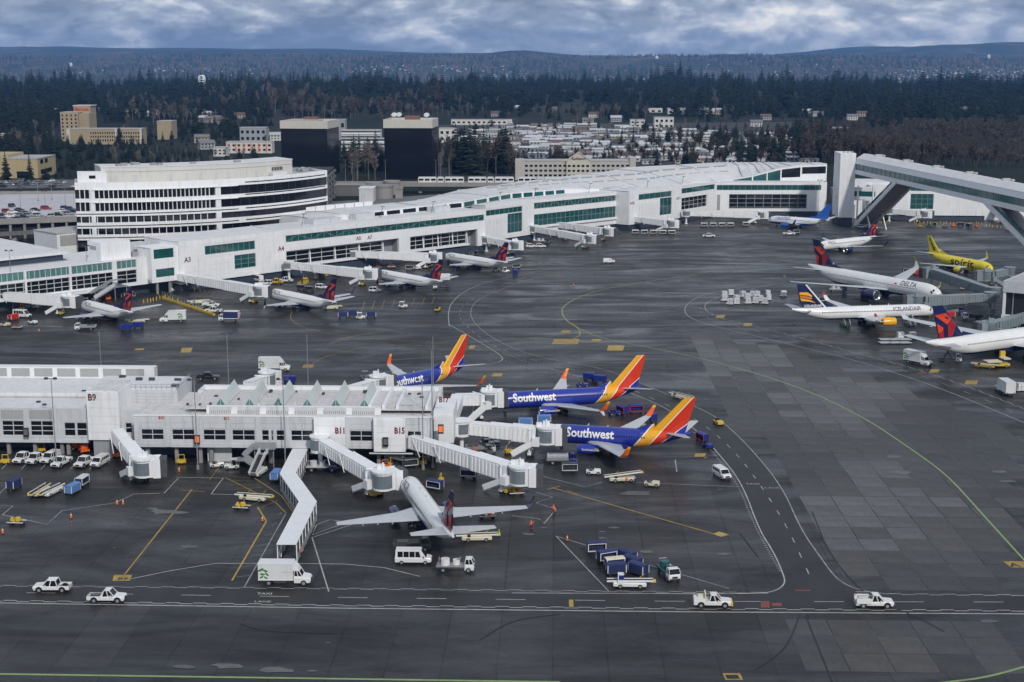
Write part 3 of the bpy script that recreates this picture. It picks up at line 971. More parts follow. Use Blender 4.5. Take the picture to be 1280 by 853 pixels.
# clerestory windows: on the left run and the tall arch on the right
nwin = 0
def clere(A, B, n, lo, hi, m):
	"""windows between two stations' wall quads"""
	for i in range(n):
		mg = 0.04 if n == 1 else 0.1
		u0, u1 = (i + mg) / n, (i + 1 - mg) / n
		q = []
		for u, t in ((u0, lo), (u1, lo), (u1, hi), (u0, hi)):
			b0, b1 = A[0].lerp(B[0], u), A[1].lerp(B[1], u)
			q.append(b0.lerp(b1, t))
		nrm = (q[1] - q[0]).cross(q[3] - q[0]).normalized()
		if nrm.y > 0:
			nrm = -nrm
		q2 = [p + nrm * 0.12 for p in q]
		MB().loft([q, q2]).build('clerestory_window', m, ca)
clere(rows[1], rows[2], 6, 0.12, 0.80, GLASS)
clere(rows[2], rows[3], 4, 0.10, 0.82, TEAL)
clere(rows[3], rows[4], 5, 0.10, 0.82, TEAL)
for k, lo in ((8, 0.02), (9, 0.0), (10, 0.0), (11, 0.25), (12, 0.45)):
	clere(rows[k], rows[k + 1], 1, lo + 0.02, 0.90, TEAL if k < 11 else GLASS)
# roof details: skylight slots, ribs, masts, plant
for k in range(3, 8):
	for i in range(4):
		u = (i + 0.15) / 4
		v = (i + 0.85) / 4
		for t, ww in ((0.93, 0.03), (0.55, 0.02)):
			a0, a1 = rows[k][1].lerp(rows[k + 1][1], u), rows[k][2].lerp(rows[k + 1][2], u)
			b0, b1 = rows[k][1].lerp(rows[k + 1][1], v), rows[k][2].lerp(rows[k + 1][2], v)
			p, q = a0.lerp(a1, t) + Vector((0, 0, 0.62)), b0.lerp(b1, t) + Vector((0, 0, 0.62))
			MB().bar(p, q, 0.5, 0.45).build('skylight_kerb', LOUV if t > 0.9 else ROOFG, ca)
for k in range(len(rows) - 1):
	for i in range(2):
		a0, a1, a2 = [rows[k][j].lerp(rows[k + 1][j], i / 2) for j in (1, 2, 3)]
		MB().bar(a0 + Vector((0, 0, 0.55)), a1 + Vector((0, 0, 0.2)), 0.35, 0.3).bar(a1 + Vector((0, 0, 0.2)), a2 + Vector((0, 0, 0.2)), 0.35, 0.3).build('roof_rib', ROOFG if i else WHITE2, ca)
for sg, x, y in ((s3, 15, 9), (s3, 55, 9), (s3, 83, 9), (s4, 20, 9), (s5, 8, 8), (s5, 45, 8), (s6, 20, 5), (s7, 10, 6)):
	p = sg.world(x, y, 17.6) - ca.location
	MB().tube(p, p + Vector((0.9, 0.4, 4.6)), 0.1).bar(p + Vector((0.2, 0.1, 4.6)), p + Vector((1.9, 0.6, 4.7)), 0.25, 0.2).build('roof_mast', STEELD, ca)
for sg, x, y, w, d, h in ((s3, 20, 8, 14, 6, 2.0), (s3, 42, 9, 10, 4, 2.4), (s3, 84, 8, 9, 5, 2.2), (s5, 58, 6, 9, 4, 1.8), (s6, 8, 7, 8, 4, 1.5)):
	sg.part('rooftop_unit', MB().box(x, x + w, y, y + d, 17.4, 17.7 + h), PAVEL)
for i in range(8):
	p = rows[1][2].lerp(rows[2][3], 0.1 + i * 0.05)
	sg = s3
	sg.part('roof_box', MB().box(34 + i * 5.2, 38.6 + i * 5.2, 38, 40, 18.0, 21.0), WHITE2)
# ------------------------------------------------------------------ buildings left of and behind concourse A
wb = thing('flat_roof_building', 'low building with wide pale flat roof and dark front behind the glass wing', 'building', s1.world(20, 34))
b2 = Seg(wb, s1.world(-40, 13.5), s1.world(67, 13.5))
b2.part('wall', MB().box(0, b2.L - 1.2, 0.6, 53, 0, 15.2), DARKB)
b2.part('roof', MB().box(-0.5, b2.L, -0.6, 54, 15.2, 16.2), ROOFW)
b2.part('fascia', MB().box(0, b2.L - 1.1, 0.3, 0.6, 12.4, 13.1), GREYW)
gb = thing('grey_annex', 'plain pale grey annex with louvred end left of the striped office block', 'building', G(70, 313))
gc_ = Vector((-174, 541, 0))
b3 = Seg(gb, gc_, gc_ + Vector((14.5, 14.5, 0)))
b3.part('wall', MB().box(0, b3.L, 0, 18.5, 0, 15.6), WHITE)
b3.part('roof', MB().box(-0.2, b3.L + .2, -0.2, 18.7, 15.6, 16.0), ROOFG)
x0, z0 = b3.uv(70, 300)
b3.part('louvre_panel', MB().box(b3.L * 0.06, b3.L * 0.98, -0.15, 0, 11, 15), LOUV)
# ------------------------------------------------------------------ striped office block with the bowed front
OA, OB = Vector((-166, 541, 0)), Vector((-78.0, 602.5, 0))
of = thing('office_building', 'large white office block with dark ribbon windows and a bowed front', 'office', OA)
od = (OB - OA).normalized()
on = Vector((-od.y, od.x, 0))
OL = (OB - OA).length
def arc(u, back=0.0):
	x = u * OL
	bow = 17.0 * (1 - (2 * u - 1) ** 2)
	sl = -7.0 * 4 * (2 * u - 1) / OL * -1
	g = abs(2 * u - 1) ** 3
	dv = on if u > .5 else (on * (1 - g) + Vector((-.285, .958, 0)) * g)
	return od * x - on * bow + dv * back
def band(name, z0, z1, y0, y1, m, u0=0.0, u1=1.0, n=26, parent=None):
	rr = []
	for i in range(n + 1):
		u = u0 + (u1 - u0) * i / n
		a, b = arc(u, y0), arc(u, y1)
		rr.append([(a.x, a.y, z0), (b.x, b.y, z0), (b.x, b.y, z1), (a.x, a.y, z1)])
	return MB().loft(rr).build(name, m, parent or of)
HTOP = 35.3
floors = [(29.2, 32.6), (24.4, 27.8), (20.0, 22.4), (15.4, 17.8), (10.9, 13.3)]
band('core_wall', 10.3, HTOP - 1.0, 1.3, 24, DARK)
zprev = HTOP
for k, (lo, hi) in enumerate(floors):
	band('spandrel', hi, zprev, 0.0, 1.25, WHITE)
	zprev = lo
band('spandrel', 8.8 if True else 9, zprev, 0.0, 1.25, WHITE, 0.22, 1.0)
band('roof', HTOP - 0.9, HTOP - 0.5, 1.3, 26, ROOFG)
band('rear_wall', 0, HTOP - 1.0, 24, 24.5, CREAM)
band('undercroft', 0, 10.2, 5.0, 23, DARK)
uP = 0.47
pane_tall = MB().box(-0.85, 0.85, -0.05, 0.05, 0, 3.4).fixed('window', GLASS)
pane_low = MB().box(-1.15, 1.15, -0.05, 0.05, 0, 2.4).fixed('window', GLASS)
fin = MB().box(-0.13, 0.13, -0.9, 0.3, 0, 3.4).fixed('window_fin', WHITE2)
for k, (lo, hi) in enumerate(floors):
	tall = k < 2
	n = 30 if tall else 18
	for i in range(n):
		u = 0.015 + (uP - 0.03) * (i + 0.5) / n
		if k == 4 and u < 0.2:
			continue
		p = arc(u, 0.9)
		q = arc(u + 0.01, 0.9)
		an = math.atan2(q.y - p.y, q.x - p.x)
		put('window', pane_tall if tall else pane_low, of, loc=(p.x, p.y, lo), rz=an)
		if tall or i % 1 == 0:
			p = arc(0.015 + (uP - 0.03) * i / n, 0.95)
			f = put('window_fin', fin, of, loc=(p.x, p.y, lo), rz=an)
			f.scale = (1.0, 1.0 if tall else 0.6, (hi - lo) / 3.4)
	band('ribbon_window', lo, hi, 0.85, 0.95, GLASS, uP + 0.015, 0.995)
	band('pilaster', lo, hi, -0.05, 0.9, WHITE2, uP - 0.008, uP + 0.012, 2)
	band('pilaster', lo, hi, -0.05, 0.9, WHITE2, 0.045, 0.058, 2)
	band('slot_window', hi + 0.85, hi + 1.25, -0.04, 0.05, GLASS, 0.58, 0.985)
	if k > 1:
		band('slot_window', hi + 0.75, hi + 1.1, -0.04, 0.05, GLASS, 0.0, 0.55)
	else:
		band('sun_shade', hi - 0.2, hi, -0.5, 0.0, WHITE2, 0.05, 0.55)
for i in range(1, 14):                                             # the mullions that break up the long ribbons
	u = uP + 0.02 + (0.51) * i / 14
	for lo, hi in floors:
		p = arc(u, 0.83)
		q = arc(u + 0.01, 0.83)
		put('mullion', PROTO.setdefault('mull', MB().box(-0.07, 0.07, -0.05, 0.05, 0, 1).fixed('mullion', STEELD)), of, loc=(p.x, p.y, lo), rz=math.atan2(q.y - p.y, q.x - p.x)).scale = (1, 1, hi - lo)
end = [arc(1.0, 0), arc(1.0, 24), arc(0, 24), arc(0, 0)]
MB().quad((end[0].x, end[0].y, 0), (end[1].x, end[1].y, 0), (end[1].x, end[1].y, HTOP), (end[0].x, end[0].y, HTOP)).build('end_wall', WHITE, of)
MB().quad((end[3].x, end[3].y, 8.8), (end[2].x, end[2].y, 8.8), (end[2].x, end[2].y, HTOP), (end[3].x, end[3].y, HTOP)).build('end_wall', WHITE, of)
band('penthouse', HTOP - 0.5, 40.5, 7, 22, CREAM, 0.09, 0.84)
band('penthouse_roof', 40.5, 40.9, 6.8, 22.2, ROOFW, 0.088, 0.842)
band('penthouse_band', HTOP + 3.4, HTOP + 3.6, 6.93, 7.0, LOUV, 0.09, 0.84)
band('stair_head', HTOP - 0.5, HTOP + 3.8, 1.5, 8, WHITE, 0.01, 0.10, 3)
band('stair_head_window', HTOP + 1.4, HTOP + 2.6, 1.42, 1.5, GLASS, 0.045, 0.065, 2)
for i, u in enumerate((0.13, 0.2, 0.32, 0.38, 0.43, 0.49, 0.54, 0.60, 0.66)):
	band('penthouse_door', HTOP - 0.4, HTOP + 2.2, 6.9, 7.0, PAVEL, u, u + 0.012, 1)
for i in range(7):
	band('penthouse_window', HTOP + 1.4, HTOP + 2.9, 6.9, 7.0, GLASS, 0.735 + i * 0.008, 0.740 + i * 0.008, 1)
band('roof_pod', HTOP - 0.3, HTOP + 1.0, 3.0, 6.9, WHITE2, 0.72, 0.79, 5)
for i in range(14):
	u = random.uniform(0.12, 0.6) if i < 8 else random.uniform(0.86, 0.97)
	p = arc(u, random.uniform(8, 18))
	MB().bc((p.x, p.y, (41.3 if i < 8 else HTOP + 0.2)), (random.uniform(1, 3), random.uniform(1, 2), random.uniform(0.7, 1.6)), 0.6).build('roof_vent', GREYW, of)
for i in range(10):
	p = arc(0.06 + i * 0.1, 1.8)
	MB().tube((p.x, p.y, 0), (p.x, p.y, 8.9), 0.5).build('column', CONC, of)
# ------------------------------------------------------------------ footbridge: tower, deck, raking legs
TA, TB = Vector((155.6, 722, 0)), Vector((162.0, 705.7, 0))
tw = thing('bridge_tower', 'tall plain white tower block at the end of the high footbridge', 'tower', TB)
ts = Seg(tw, TB, TB + Vector((7.6, -0.4, 0)))
D_ = (TA - TB)
n_ = Vector((-ts.d.y, ts.d.x, 0))
TH = 35.6
ts.part('shaft', MB().box(0, 7.6, 0, 17.4, 3.9, TH), WHITE)
panels(ts, 0, 7.6, 3.9, TH, [], 1.9, 4.2, WHITE)
mb = MB()
for i in range(5):
	for j in range(8):
		mb.box(-0.05, 0.0, 0.1 + i * 3.46, 3.5 + i * 3.46, 3.95 + j * 3.95, 7.85 + j * 3.95)
ts.part('wall_panels', mb, WHITE, kind='stuff')
ts.part('plinth', MB().box(0.4, 7.2, 0.4, 17, 0, 3.9), DARKB)
ts.part('wall_vent', MB().box(-0.12, 0, 6, 7, 13, 14.2), GREYW)
for i in range(3):
	ts.part('roof_vent', MB().box(2 + i * 2, 2.8 + i * 2, 3, 4.5, TH, TH + 0.8), ROOFG)
br = thing('footbridge', 'high enclosed footbridge with green glass sides and white roof crossing the taxi lane', 'footbridge', TB)
BD = Vector((0.180, -0.984, 0)).normalized()
BN = Vector((-BD.y, BD.x, 0))                                       # points to the right of the picture
B0 = TB + Vector((7.2, 0, 0))
BL = 225.0
def brp(s, y, z):
	rise = -2.3 * s / 150.0
	p = B0 + BD * s + BN * y - TB
	return (p.x, p.y, z + rise)
def brband(name, prof, m, n=30, s0=0.0, s1=BL, caps=True):
	return MB().loft([[brp(s0 + (s1 - s0) * i / n, y, z) for y, z in prof] for i in range(n + 1)], caps=caps).build(name, m, br)
WB = 10.0
brband('side_beam', [(0, 25.6), (0.9, 25.6), (0.9, 27.7), (0, 27.7)], WHITE2)
brband('side_beam', [(WB - .9, 25.6), (WB, 25.6), (WB, 27.7), (WB - .9, 27.7)], WHITE2)
brband('deck', [(0.9, 26.2), (WB - .9, 26.2), (WB - .9, 26.9), (0.9, 26.9)], STEELD)
brband('fascia', [(0.0, 30.7), (0.5, 30.7), (1.6, 33.2), (0.8, 33.2)], WHITE2)
brband('fascia', [(WB - .5, 30.7), (WB, 30.7), (WB - .8, 33.2), (WB - 1.6, 33.2)], WHITE2)
brband('roof', [(0.6, 33.2), (WB - .6, 33.2), (WB * 0.70, 35.3), (WB * 0.45, 35.5)], ROOFW)
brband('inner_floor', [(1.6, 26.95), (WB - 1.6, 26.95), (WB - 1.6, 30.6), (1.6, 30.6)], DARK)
TEALB = mat('bridge_glass', (0.035, 0.13, 0.125), 0.1, var=0.3, scale=0.08, spec=0.6)
gl = brband('glazing', [(0.25, 27.7), (0.35, 27.7), (0.35, 30.7), (0.25, 30.7)], TEALB)
brband('glazing', [(WB - .35, 27.7), (WB - .25, 27.7), (WB - .25, 30.7), (WB - .35, 30.7)], TEAL)
mul = MB().box(-0.06, 0.06, -0.1, 0.1, 0, 3.0).fixed('mullion', MULLG)
for i in range(1, 45):
	p = brp(i * 5, 0.22, 27.7)
	put('mullion', mul, br, loc=p, rz=math.atan2(BD.y, BD.x))
for i in range(7):
	p = Vector(brp(14 + i * 30, WB * 0.6, 35.4))
	MB().bc(p + Vector((0, 0, .4)), (3.2, 1.4, 0.9)).bc(p + Vector((2, -2, .3)), (1.2, 1.0, 0.7)).build('roof_hatch', ROOFG, br)
def bleg(s_foot, s_top, name):
	for y in (0.2, WB - 0.2):
		a, b = Vector(brp(s_foot, y, 0.3)), Vector(brp(s_top, y, 26.6))
		MB().bar(a, b, 0.8, 2.0).build('raking_leg', WHITE2, br)
	a, b = Vector(brp(s_foot, WB / 2, 1.5)), Vector(brp(s_top, WB / 2, 26.8))
	MB().bar(a, b, WB - 1.2, 1.0).build('escalator_floor', mat('grey_soffit', (.36, .33, .32), .6), br)
	a, b = Vector(brp(s_foot, 0.9, 3.2)), Vector(brp(s_top, 0.9, 28.4))
	MB().bar(a, b, 0.12, 2.2).build('escalator_glazing', TEAL, br)
	for k in range(12):
		p = a.lerp(b, (k + 0.5) / 12)
		MB().bc(p, (0.3, 0.2, 2.2)).build('mullion', MULLG, br)
bleg(3, 47, 'left')
bleg(198, 128, 'right')
for y in (1.0, WB - 1.0):
	MB().bar(brp(3, y, 0.2), brp(3.2, y, 20), 0.7, 0.7).build('strut', WHITE2, br)
	MB().bar(brp(20, y, 0.2), brp(10, y, 14), 0.5, 0.5).build('strut', WHITE2, br)
ws = Seg(br, B0 + BN * 0.2, B0 + BN * 0.2 + BD * 24)
lk = Seg(br, Vector((169.5, 716, 0)), Vector((181.5, 712, 0)))
lk.part('link_corridor', MB().box(0, lk.L, 0, 5, 11.6, 13.6).box(0, lk.L, 0, 5, 16.2, 18.0), WHITE2)
lk.part('link_glazing', MB().box(0, lk.L, 0.1, 4.9, 13.6, 16.2), TEAL)
bx = Seg(ca, Vector((168, 738, 0)), Vector((196, 736, 0)))
bx.part('rear_hall', MB().box(0, bx.L, 0, 20, 0, 14.5), WHITE)
bx.part('rear_hall_roof', MB().box(2, bx.L, 4, 26, 14.5, 18.5), ROOFW)
for i in range(5):
	bx.part('column', MB().box(2 + i * 5, 2.6 + i * 5, -6, -5.4, 0, 11.5), WHITE2)
# ------------------------------------------------------------------ satellite building at the right edge
sp = G(1279, 438)
sb = thing('satellite_terminal', 'grey roofed satellite terminal cut off by the right edge of the picture', 'terminal', (sp.x, sp.y, 0))
ss = Seg(sb, (AY(1254, 420, 425).x, 425), (AY(1254, 420, 425).x + 45, 393))
zt = 17.5
x0, zz = ss.uv(1256, 354)
ss.part('roof', MB().box(-0.5, ss.L, -0.8, 40, 13.8, 15.6), ROOFG)
ss.part('fascia', MB().box(-0.6, ss.L, -1.0, -0.8, 12.4, 15.8).box(-0.8, -0.5, -1, 40, 12.4, 15.8), PAVEL)
ss.part('wall', MB().box(0, ss.L, 0.4, 39, 4.2, 12.4), DARK)
ss.part('lower_wall', MB().box(1.2, ss.L, 1.4, 38, 0, 4.2), DARKB)
ss.part('floor_edge', MB().box(-0.6, ss.L, -0.8, 0.4, 4.0, 5.4).box(-0.8, -0.6, -0.8, 39, 4.0, 5.4), WHITE2)
ss.part('corner_post', MB().box(-0.6, 0.1, -0.8, 0.0, 5.4, 12.4), WHITE2)
for i in range(8):
	ss.part('window_post', MB().box(2 + i * 4, 2.3 + i * 4, 0.2, 0.4, 5.4, 12.4), STEEL)
for k in range(3):
	p = ss.world(8 + 7 * k, 12 + 4 * k, 15.6) - sb.location
	MB().tube(p, p + Vector((0, 0, 5)), 0.12).tube(p + Vector((0, 0, 5)), p + Vector((-2, 0, 6)), 0.1).tube(p + Vector((-2, 0, 6)), p + Vector((-4, 0, 5.4)), 0.12).build('lamp_arm', WHITE2, sb)
# ================================================================== CONCOURSE B in the foreground
PR = G(541, 583)
PR.z = 0
cb = thing('concourse_building', 'pale panelled concourse in the foreground with gates B9, B11 and B15 and triangular roof lights', 'terminal', PR - GX * 45)
sm = Seg(cb, PR - GX * 66, PR)                      # main front plane
def mx(px, back=0.0, py=545):
	return sm.uv(px, py, back)[0]
ZF = 3.7                                              # underside of the upper floor
ZP = sm.uv(300, 521)[1]                               # parapet
zw0, zw1 = sm.uv(300, 551)[1], sm.uv(300, 537.3)[1]
XL, XR = mx(168), mx(541)
wins = [(176.5, 205), (215, 243.5), (254, 282.5), (290, 319), (327, 356), (363.5, 391.5), (437, 466), (509, 527)]
ops = [(mx(a), mx(b), zw0, zw1) for a, b in wins]
mb = MB()
wall_boxes(mb, XL, XR, ZF, ZP, ops, 0.0, 0.6)
mb.box(XL, XL + 0.5, 0.6, 20, ZF, ZP)
sm.part('wall', mb, PAVEL)
piers = [168, 210.5, 248, 286.5, 323, 360, 394, 432, 470, 505, 530]
for o, (a, b) in zip(ops, wins):
	window(sm, o, 2 if b - a > 20 else 2, 2, GLASS, MULL, back=0.2, fw=0.14)
	panels(sm, o[0] - 0.1, o[1] + 0.1, zw1 + 0.2, ZP - 0.25, [], 2.4, 1.2, PAVEL, y=-0.08)
for px in piers[1:6]:
	sm.part('pier', MB().box(mx(px) - 0.42, mx(px) + 0.42, -0.22, 0.0, ZF, ZP + 0.1), PAVEL)
sm.part('parapet_coping', MB().box(XL - 0.1, XR + 0.1, -0.14, 0.62, ZP, ZP + 0.16), WHITE2)
sm.part('floor_edge', MB().box(XL, XR, -0.1, 0.0, ZF - 0.1, ZF + 0.7), PAVEL)
sm.part('soffit', MB().box(XL, XR, 0.6, 20, ZF, ZF + 0.25), STEELD)
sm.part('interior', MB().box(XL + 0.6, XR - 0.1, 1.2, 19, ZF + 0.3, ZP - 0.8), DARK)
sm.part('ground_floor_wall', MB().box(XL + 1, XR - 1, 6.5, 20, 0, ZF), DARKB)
sm.part('roof', MB().box(XL + 0.5, XR, 0.62, 22, ZP - 0.5, ZP - 0.2), ROOFP)
for px in (182, 218, 248, 262, 336, 398, 440, 472, 520):
	sm.part('column', MB().box(mx(px) - 0.35, mx(px) + 0.35, 1.0, 1.7, 0, ZF), CONC)
for a, b, m in ((255, 285.5, PAVEL), (478, 505, GREYW)):
	sm.part('loading_door', MB().box(mx(a), mx(b), 2.2, 2.5, 0, 3.2), m)
# raised roof with louvre band and the six tents
z2 = sm.uv(300, 508.5, 3.2)[1]
x2a, x2b = mx(258, 3.2, 515), mx(476, 3.2, 515)
sm.part('upper_wall', MB().box(x2a, x2b, 3.2, 3.8, ZP - 0.3, z2), WHITE)
bays = [(262, 289.5), (297, 325), (333, 361), (368.5, 397), (404.5, 433), (440.5, 469)]
for a, b in bays:
	xa, xb = mx(a, 3.2, 515), mx(b, 3.2, 515)
	m_ = MB()
	for i in range(12):
		m_.box(xa + (xb - xa) * i / 12, xa + (xb - xa) * (i + .6) / 12, 3.08, 3.2, z2 - 1.75, z2 - 0.85)
	sm.part('louvre_panel', m_, LOUV)
	sm.part('parapet_panel', MB().box(xa, xb, 3.1, 3.2, z2 - 0.75, z2 - 0.1), PAVEL)
sm.part('upper_roof', MB().box(x2a - 4.5, x2b + 10.5, 3.8, 20.5, z2 - 0.75, z2 - 0.45), ROOFP)
sm.part('upper_parapet', MB().box(x2a - 4.5, x2b + 10.5, 20.5, 21.1, ZP - 1, z2 + 0.3).box(x2a, x2b, 3.1, 3.9, z2, z2 + 0.12), WHITE2)
sm.part('rear_roof', MB().box(XL + 8, XR, 21.1, 27, 4, z2 - 0.9), ROOFW)
for k, px in enumerate((275.5, 311.7, 347.6, 383.8, 419.5, 455.2)):
	xc = mx(px, 4.8, 500)
	w, h, y0, y1 = 1.05, 1.7, 4.8, 18.5
	zb = z2 - 0.1
	t = MB().loft([[(xc - w, y0, zb), (xc + w, y0, zb), (xc, y0, zb + h)], [(xc - w, y1, zb), (xc + w, y1, zb), (xc - .1, y1, zb + 2.4)]])
	rl = sm.part('roof_light', t, mat('roof_light_panel', (.54, .58, .56), .4, var=.08, grime=.15))
	sm.part('roof_light_kerb', MB().box(xc - 1.2, xc + 1.2, y0 - .1, y1 + .1, z2 - .46, z2 - .11), ROOFP)
	for s_ in (-1, 1):
		MB().loft([[(xc + s_ * 0.06, y0 - 0.04, zb + 0.06), (xc + s_ * (w - 0.16), y0 - 0.04, zb + 0.06), (xc + s_ * 0.06, y0 - 0.04, zb + h - 0.3)],
				   [(xc + s_ * 0.06, y0 - 0.002, zb + 0.06), (xc + s_ * (w - 0.16), y0 - 0.002, zb + 0.06), (xc + s_ * 0.06, y0 - 0.002, zb + h - 0.3)]]).build('pane', TEALP, rl)
for px, y in ((480, 5), (500, 9), (536, 9), (470, 14)):
	x = mx(px, y, 500)
	sm.part('roof_kerb', MB().box(x - 0.3, x + 0.3, 3.9, 20, z2 - 0.45, z2 + 0.35), WHITE2)
rr_ = random.Random(4)
for i in range(26):
	x, y = rr_.uniform(XL + 9, XR - 1), rr_.uniform(5, 19)
	sm.part('roof_vent', MB().box(x, x + rr_.uniform(.3, .9), y, y + rr_.uniform(.3, .8), z2 - 0.45, z2 + rr_.uniform(-0.2, 0.2)), STEELD if i % 2 else PAVEL)
# projecting gate blocks B11 and B15
for a, b, t, tp in ((392.5, 431.5, 'B11', 424.8), (467, 506.5, 'B15', 499.5)):
	xa, xb = mx(a, -1.6), mx(b, -1.6)
	sm.part('gate_block', MB().box(xa, xb, -1.6, 0.3, ZF - 0.3, ZP + 0.35), WHITE)
	m_ = MB()
	for i in range(2):
		for j in range(5):
			w = (xb - xa) / 2
			h = (ZP + 0.3 - ZF) / 5
			m_.box(xa + i * w + .03, xa + (i + 1) * w - .03, -1.67, -1.6, ZF - 0.25 + j * h, ZF - 0.3 + (j + 1) * h)
	sm.part('wall_panels', m_, WHITE, kind='stuff')
	sm.part('block_roof', MB().box(xa + .2, xb - .2, -1.4, 0.6, ZP + 0.351, ZP + 0.5), ROOFW)
	xs, zs = sm.uv(tp, 538.5, -1.7)
	sign_text('gate_number', t, 1.25, SIGNR, cb, sm.world(xs, -1.70, zs - 0.62) - cb.location, sm.ang, bold=0.05, wide=0.78)
	for k in range(2):
		sm.part('pipe', MB().box(xa - 1, xb + 1.5, -1.3 + k * .5, -1.1 + k * .5, ZF - 0.8 - k * .3, ZF - 0.6 - k * .3), WHITE2)
for px, py, t in ((202, 523.5, 'B10'), (283.6, 524.5, 'B12')):
	xs, zs = sm.uv(px, py)
	sign_text('gate_number', t, 0.6, REDP, cb, sm.world(xs, -0.26, zs) - cb.location, sm.ang, bold=0.03, wide=0.8)
sm.part('escape_door', MB().box(mx(336), mx(339.5), -0.1, 0.1, ZF + 0.4, zw1).box(mx(342.5), mx(346), -0.1, 0.1, ZF + 0.4, zw1), MULL)
# block 2 and the B9 tower block
xa, xb = mx(157, 12, 498), mx(222, 12, 498)
zb2 = sm.uv(200, 487.5, 12)[1]
sm.part('upper_block', MB().box(xa - 8, xb, 12, 24, ZP - 1, zb2), PAVEL)
sm.part('upper_block_roof', MB().box(xa - 8, xb - 0.3, 12.3, 24, zb2, zb2 + 0.25), ROOFW)
panels(sm, xa, xb, ZP - 0.2, zb2 - 0.1, [], 2.4, 1.0, WHITE, y=11.94) if False else None
m_ = MB()
for i in range(5):
	for j in range(4):
		w, h = (xb - xa) / 5, (zb2 - ZP) / 4
		m_.box(xa + i * w + .03, xa + (i + 1) * w - .03, 11.94, 12, ZP - 0.1 + j * h, ZP - 0.15 + (j + 1) * h)
sm.part('wall_panels', m_, PAVEL, kind='stuff')
rl = MB()
for i in range(11):
	x = xa + (xb - xa) * i / 10
	rl.tube((x, 12.1, zb2), (x, 12.1, zb2 + 1.1), 0.04, n=4)
for i in range(12):
	rl.tube((xb - .1, 12.1 + i, zb2), (xb - .1, 12.1 + i, zb2 + 1.1), 0.04, n=4)
for z in (0.55, 1.1):
	rl.tube((xa, 12.1, zb2 + z), (xb, 12.1, zb2 + z), 0.04, n=4).tube((xb - .1, 12.1, zb2 + z), (xb - .1, 23.1, zb2 + z), 0.04, n=4)
sm.part('roof_railing', rl, STEEL)
for i in range(8):
	x, y = xa + rr_.uniform(-5, 10), rr_.uniform(13, 23)
	sm.part('roof_vent', MB().box(x, x + rr_.uniform(.5, 1.6), y, y + rr_.uniform(.4, .9), zb2 + 0.25, zb2 + rr_.uniform(.5, .9)), STEELD)
ya = 3.4
xa, xb = mx(110.5, ya), mx(150.5, ya)
zt9 = sm.uv(130, 490, ya)[1]
sm.part('gate_block', MB().box(xa, xb, ya, 14, 4.0, zt9), WHITE)
sm.part('block_roof', MB().box(xa + .3, xb - .3, ya + .3, 14, zt9, zt9 + 0.15), ROOFP)
m_ = MB()
for i in range(2):
	for j in range(6):
		w, h = (xb - xa) / 2, (zt9 - 4) / 6
		m_.box(xa + i * w + .06, xa + (i + 1) * w - .06, ya - 0.1, ya, 4.05 + j * h, 3.95 + (j + 1) * h)
sm.part('wall_panels', m_, WHITE, kind='stuff')
sm.part('stair_base', MB().box(xa + .8, xb - 2, ya + .5, 8, 0, 4.0), GREYW)
xs, zs = sm.uv(115.2, 496.5, ya)
sign_text('gate_number', 'B9', 1.35, SIGNR, cb, sm.world(xs, ya - 0.1, zs - 0.7) - cb.location, sm.ang, bold=0.06, wide=0.85)
# recess right of it
o = (mx(157, 5), mx(166, 5), zw0, zw1)
m_ = MB()
wall_boxes(m_, xb, XL + .4, ZF, ZP - .2, [o], 5, 5.5)
sm.part('wall', m_, PAVEL)
window(sm, (o[0], o[1], zw0, zw1), 1, 2, GLASS, MULL, back=5.2)
sm.part('interior', MB().box(xb, XL + 1, 6, 12, ZF, ZP - 1), DARK)
sm.part('roof', MB().box(xb, XL + .5, 5.5, 12, ZP - .5, ZP - .22), ROOFP)
# left wing
sw = Seg(cb, sm.world(-50, 5.6), sm.world(mx(111, 5.6), 5.6))
wx = lambda px, py=535: sw.uv(px, py)[0]
zwp = sw.uv(35, 511)[1]
zl0, zl1 = sw.uv(35, 545)[1], sw.uv(35, 526)[1]
zf = sw.uv(35, 552.5)[1]
ops = [(wx(2.5), wx(30.5), zl0, zl1), (wx(38), wx(66.8), zl0, zl1), (wx(-35), wx(-6), zl0, zl1), (wx(80), wx(94.5), zl0, zl1 - 0.3), (wx(95.5), wx(109), zl0, zl1 - 0.3)]
m_ = MB()
wall_boxes(m_, 0, sw.L, zf, zwp, ops, 0, .6)
sw.part('wall', m_, PAVEL)
for k, o in enumerate(ops):
	window(sw, o, 2 if k < 3 else 1, 3 if k < 3 else 2, GLASS, MULL, back=0.2, fw=0.15)
	if k < 3:
		m_ = MB()
		for i in range(16):
			m_.box(o[0] + (o[1] - o[0]) * i / 16, o[0] + (o[1] - o[0]) * (i + .7) / 16, -0.08, 0, zl1 + 0.4, zwp - 0.3)
		sw.part('louvre_panel', m_, LOUV)
sw.part('pier', MB().box(wx(69), wx(72), -0.3, 0, zf, zwp), PAVEL)
sw.part('floor_edge', MB().box(0, sw.L, -0.15, 0, zf - 0.1, zf + 0.5), PAVEL)
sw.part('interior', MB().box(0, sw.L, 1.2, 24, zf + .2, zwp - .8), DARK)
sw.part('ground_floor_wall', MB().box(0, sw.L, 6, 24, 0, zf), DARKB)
sw.part('soffit', MB().box(0, sw.L, .6, 24, zf, zf + .2), STEELD)
sw.part('roof', MB().box(0, sw.L, .6, 18, zwp - .4, zwp - .1), ROOFW)
zc = zwp + 1.0
sw.part('upper_roof', MB().box(0, sw.L + 4, 10, 24.5, zwp - .1, zc), ROOFW)
zk = sw.uv(100, 457.5, 26)[1]
xk = sw.uv(195, 460, 26)[0]
sw.part('rear_parapet', MB().box(0, xk, 24.5, 27, zwp - 1, zk), WHITE2)
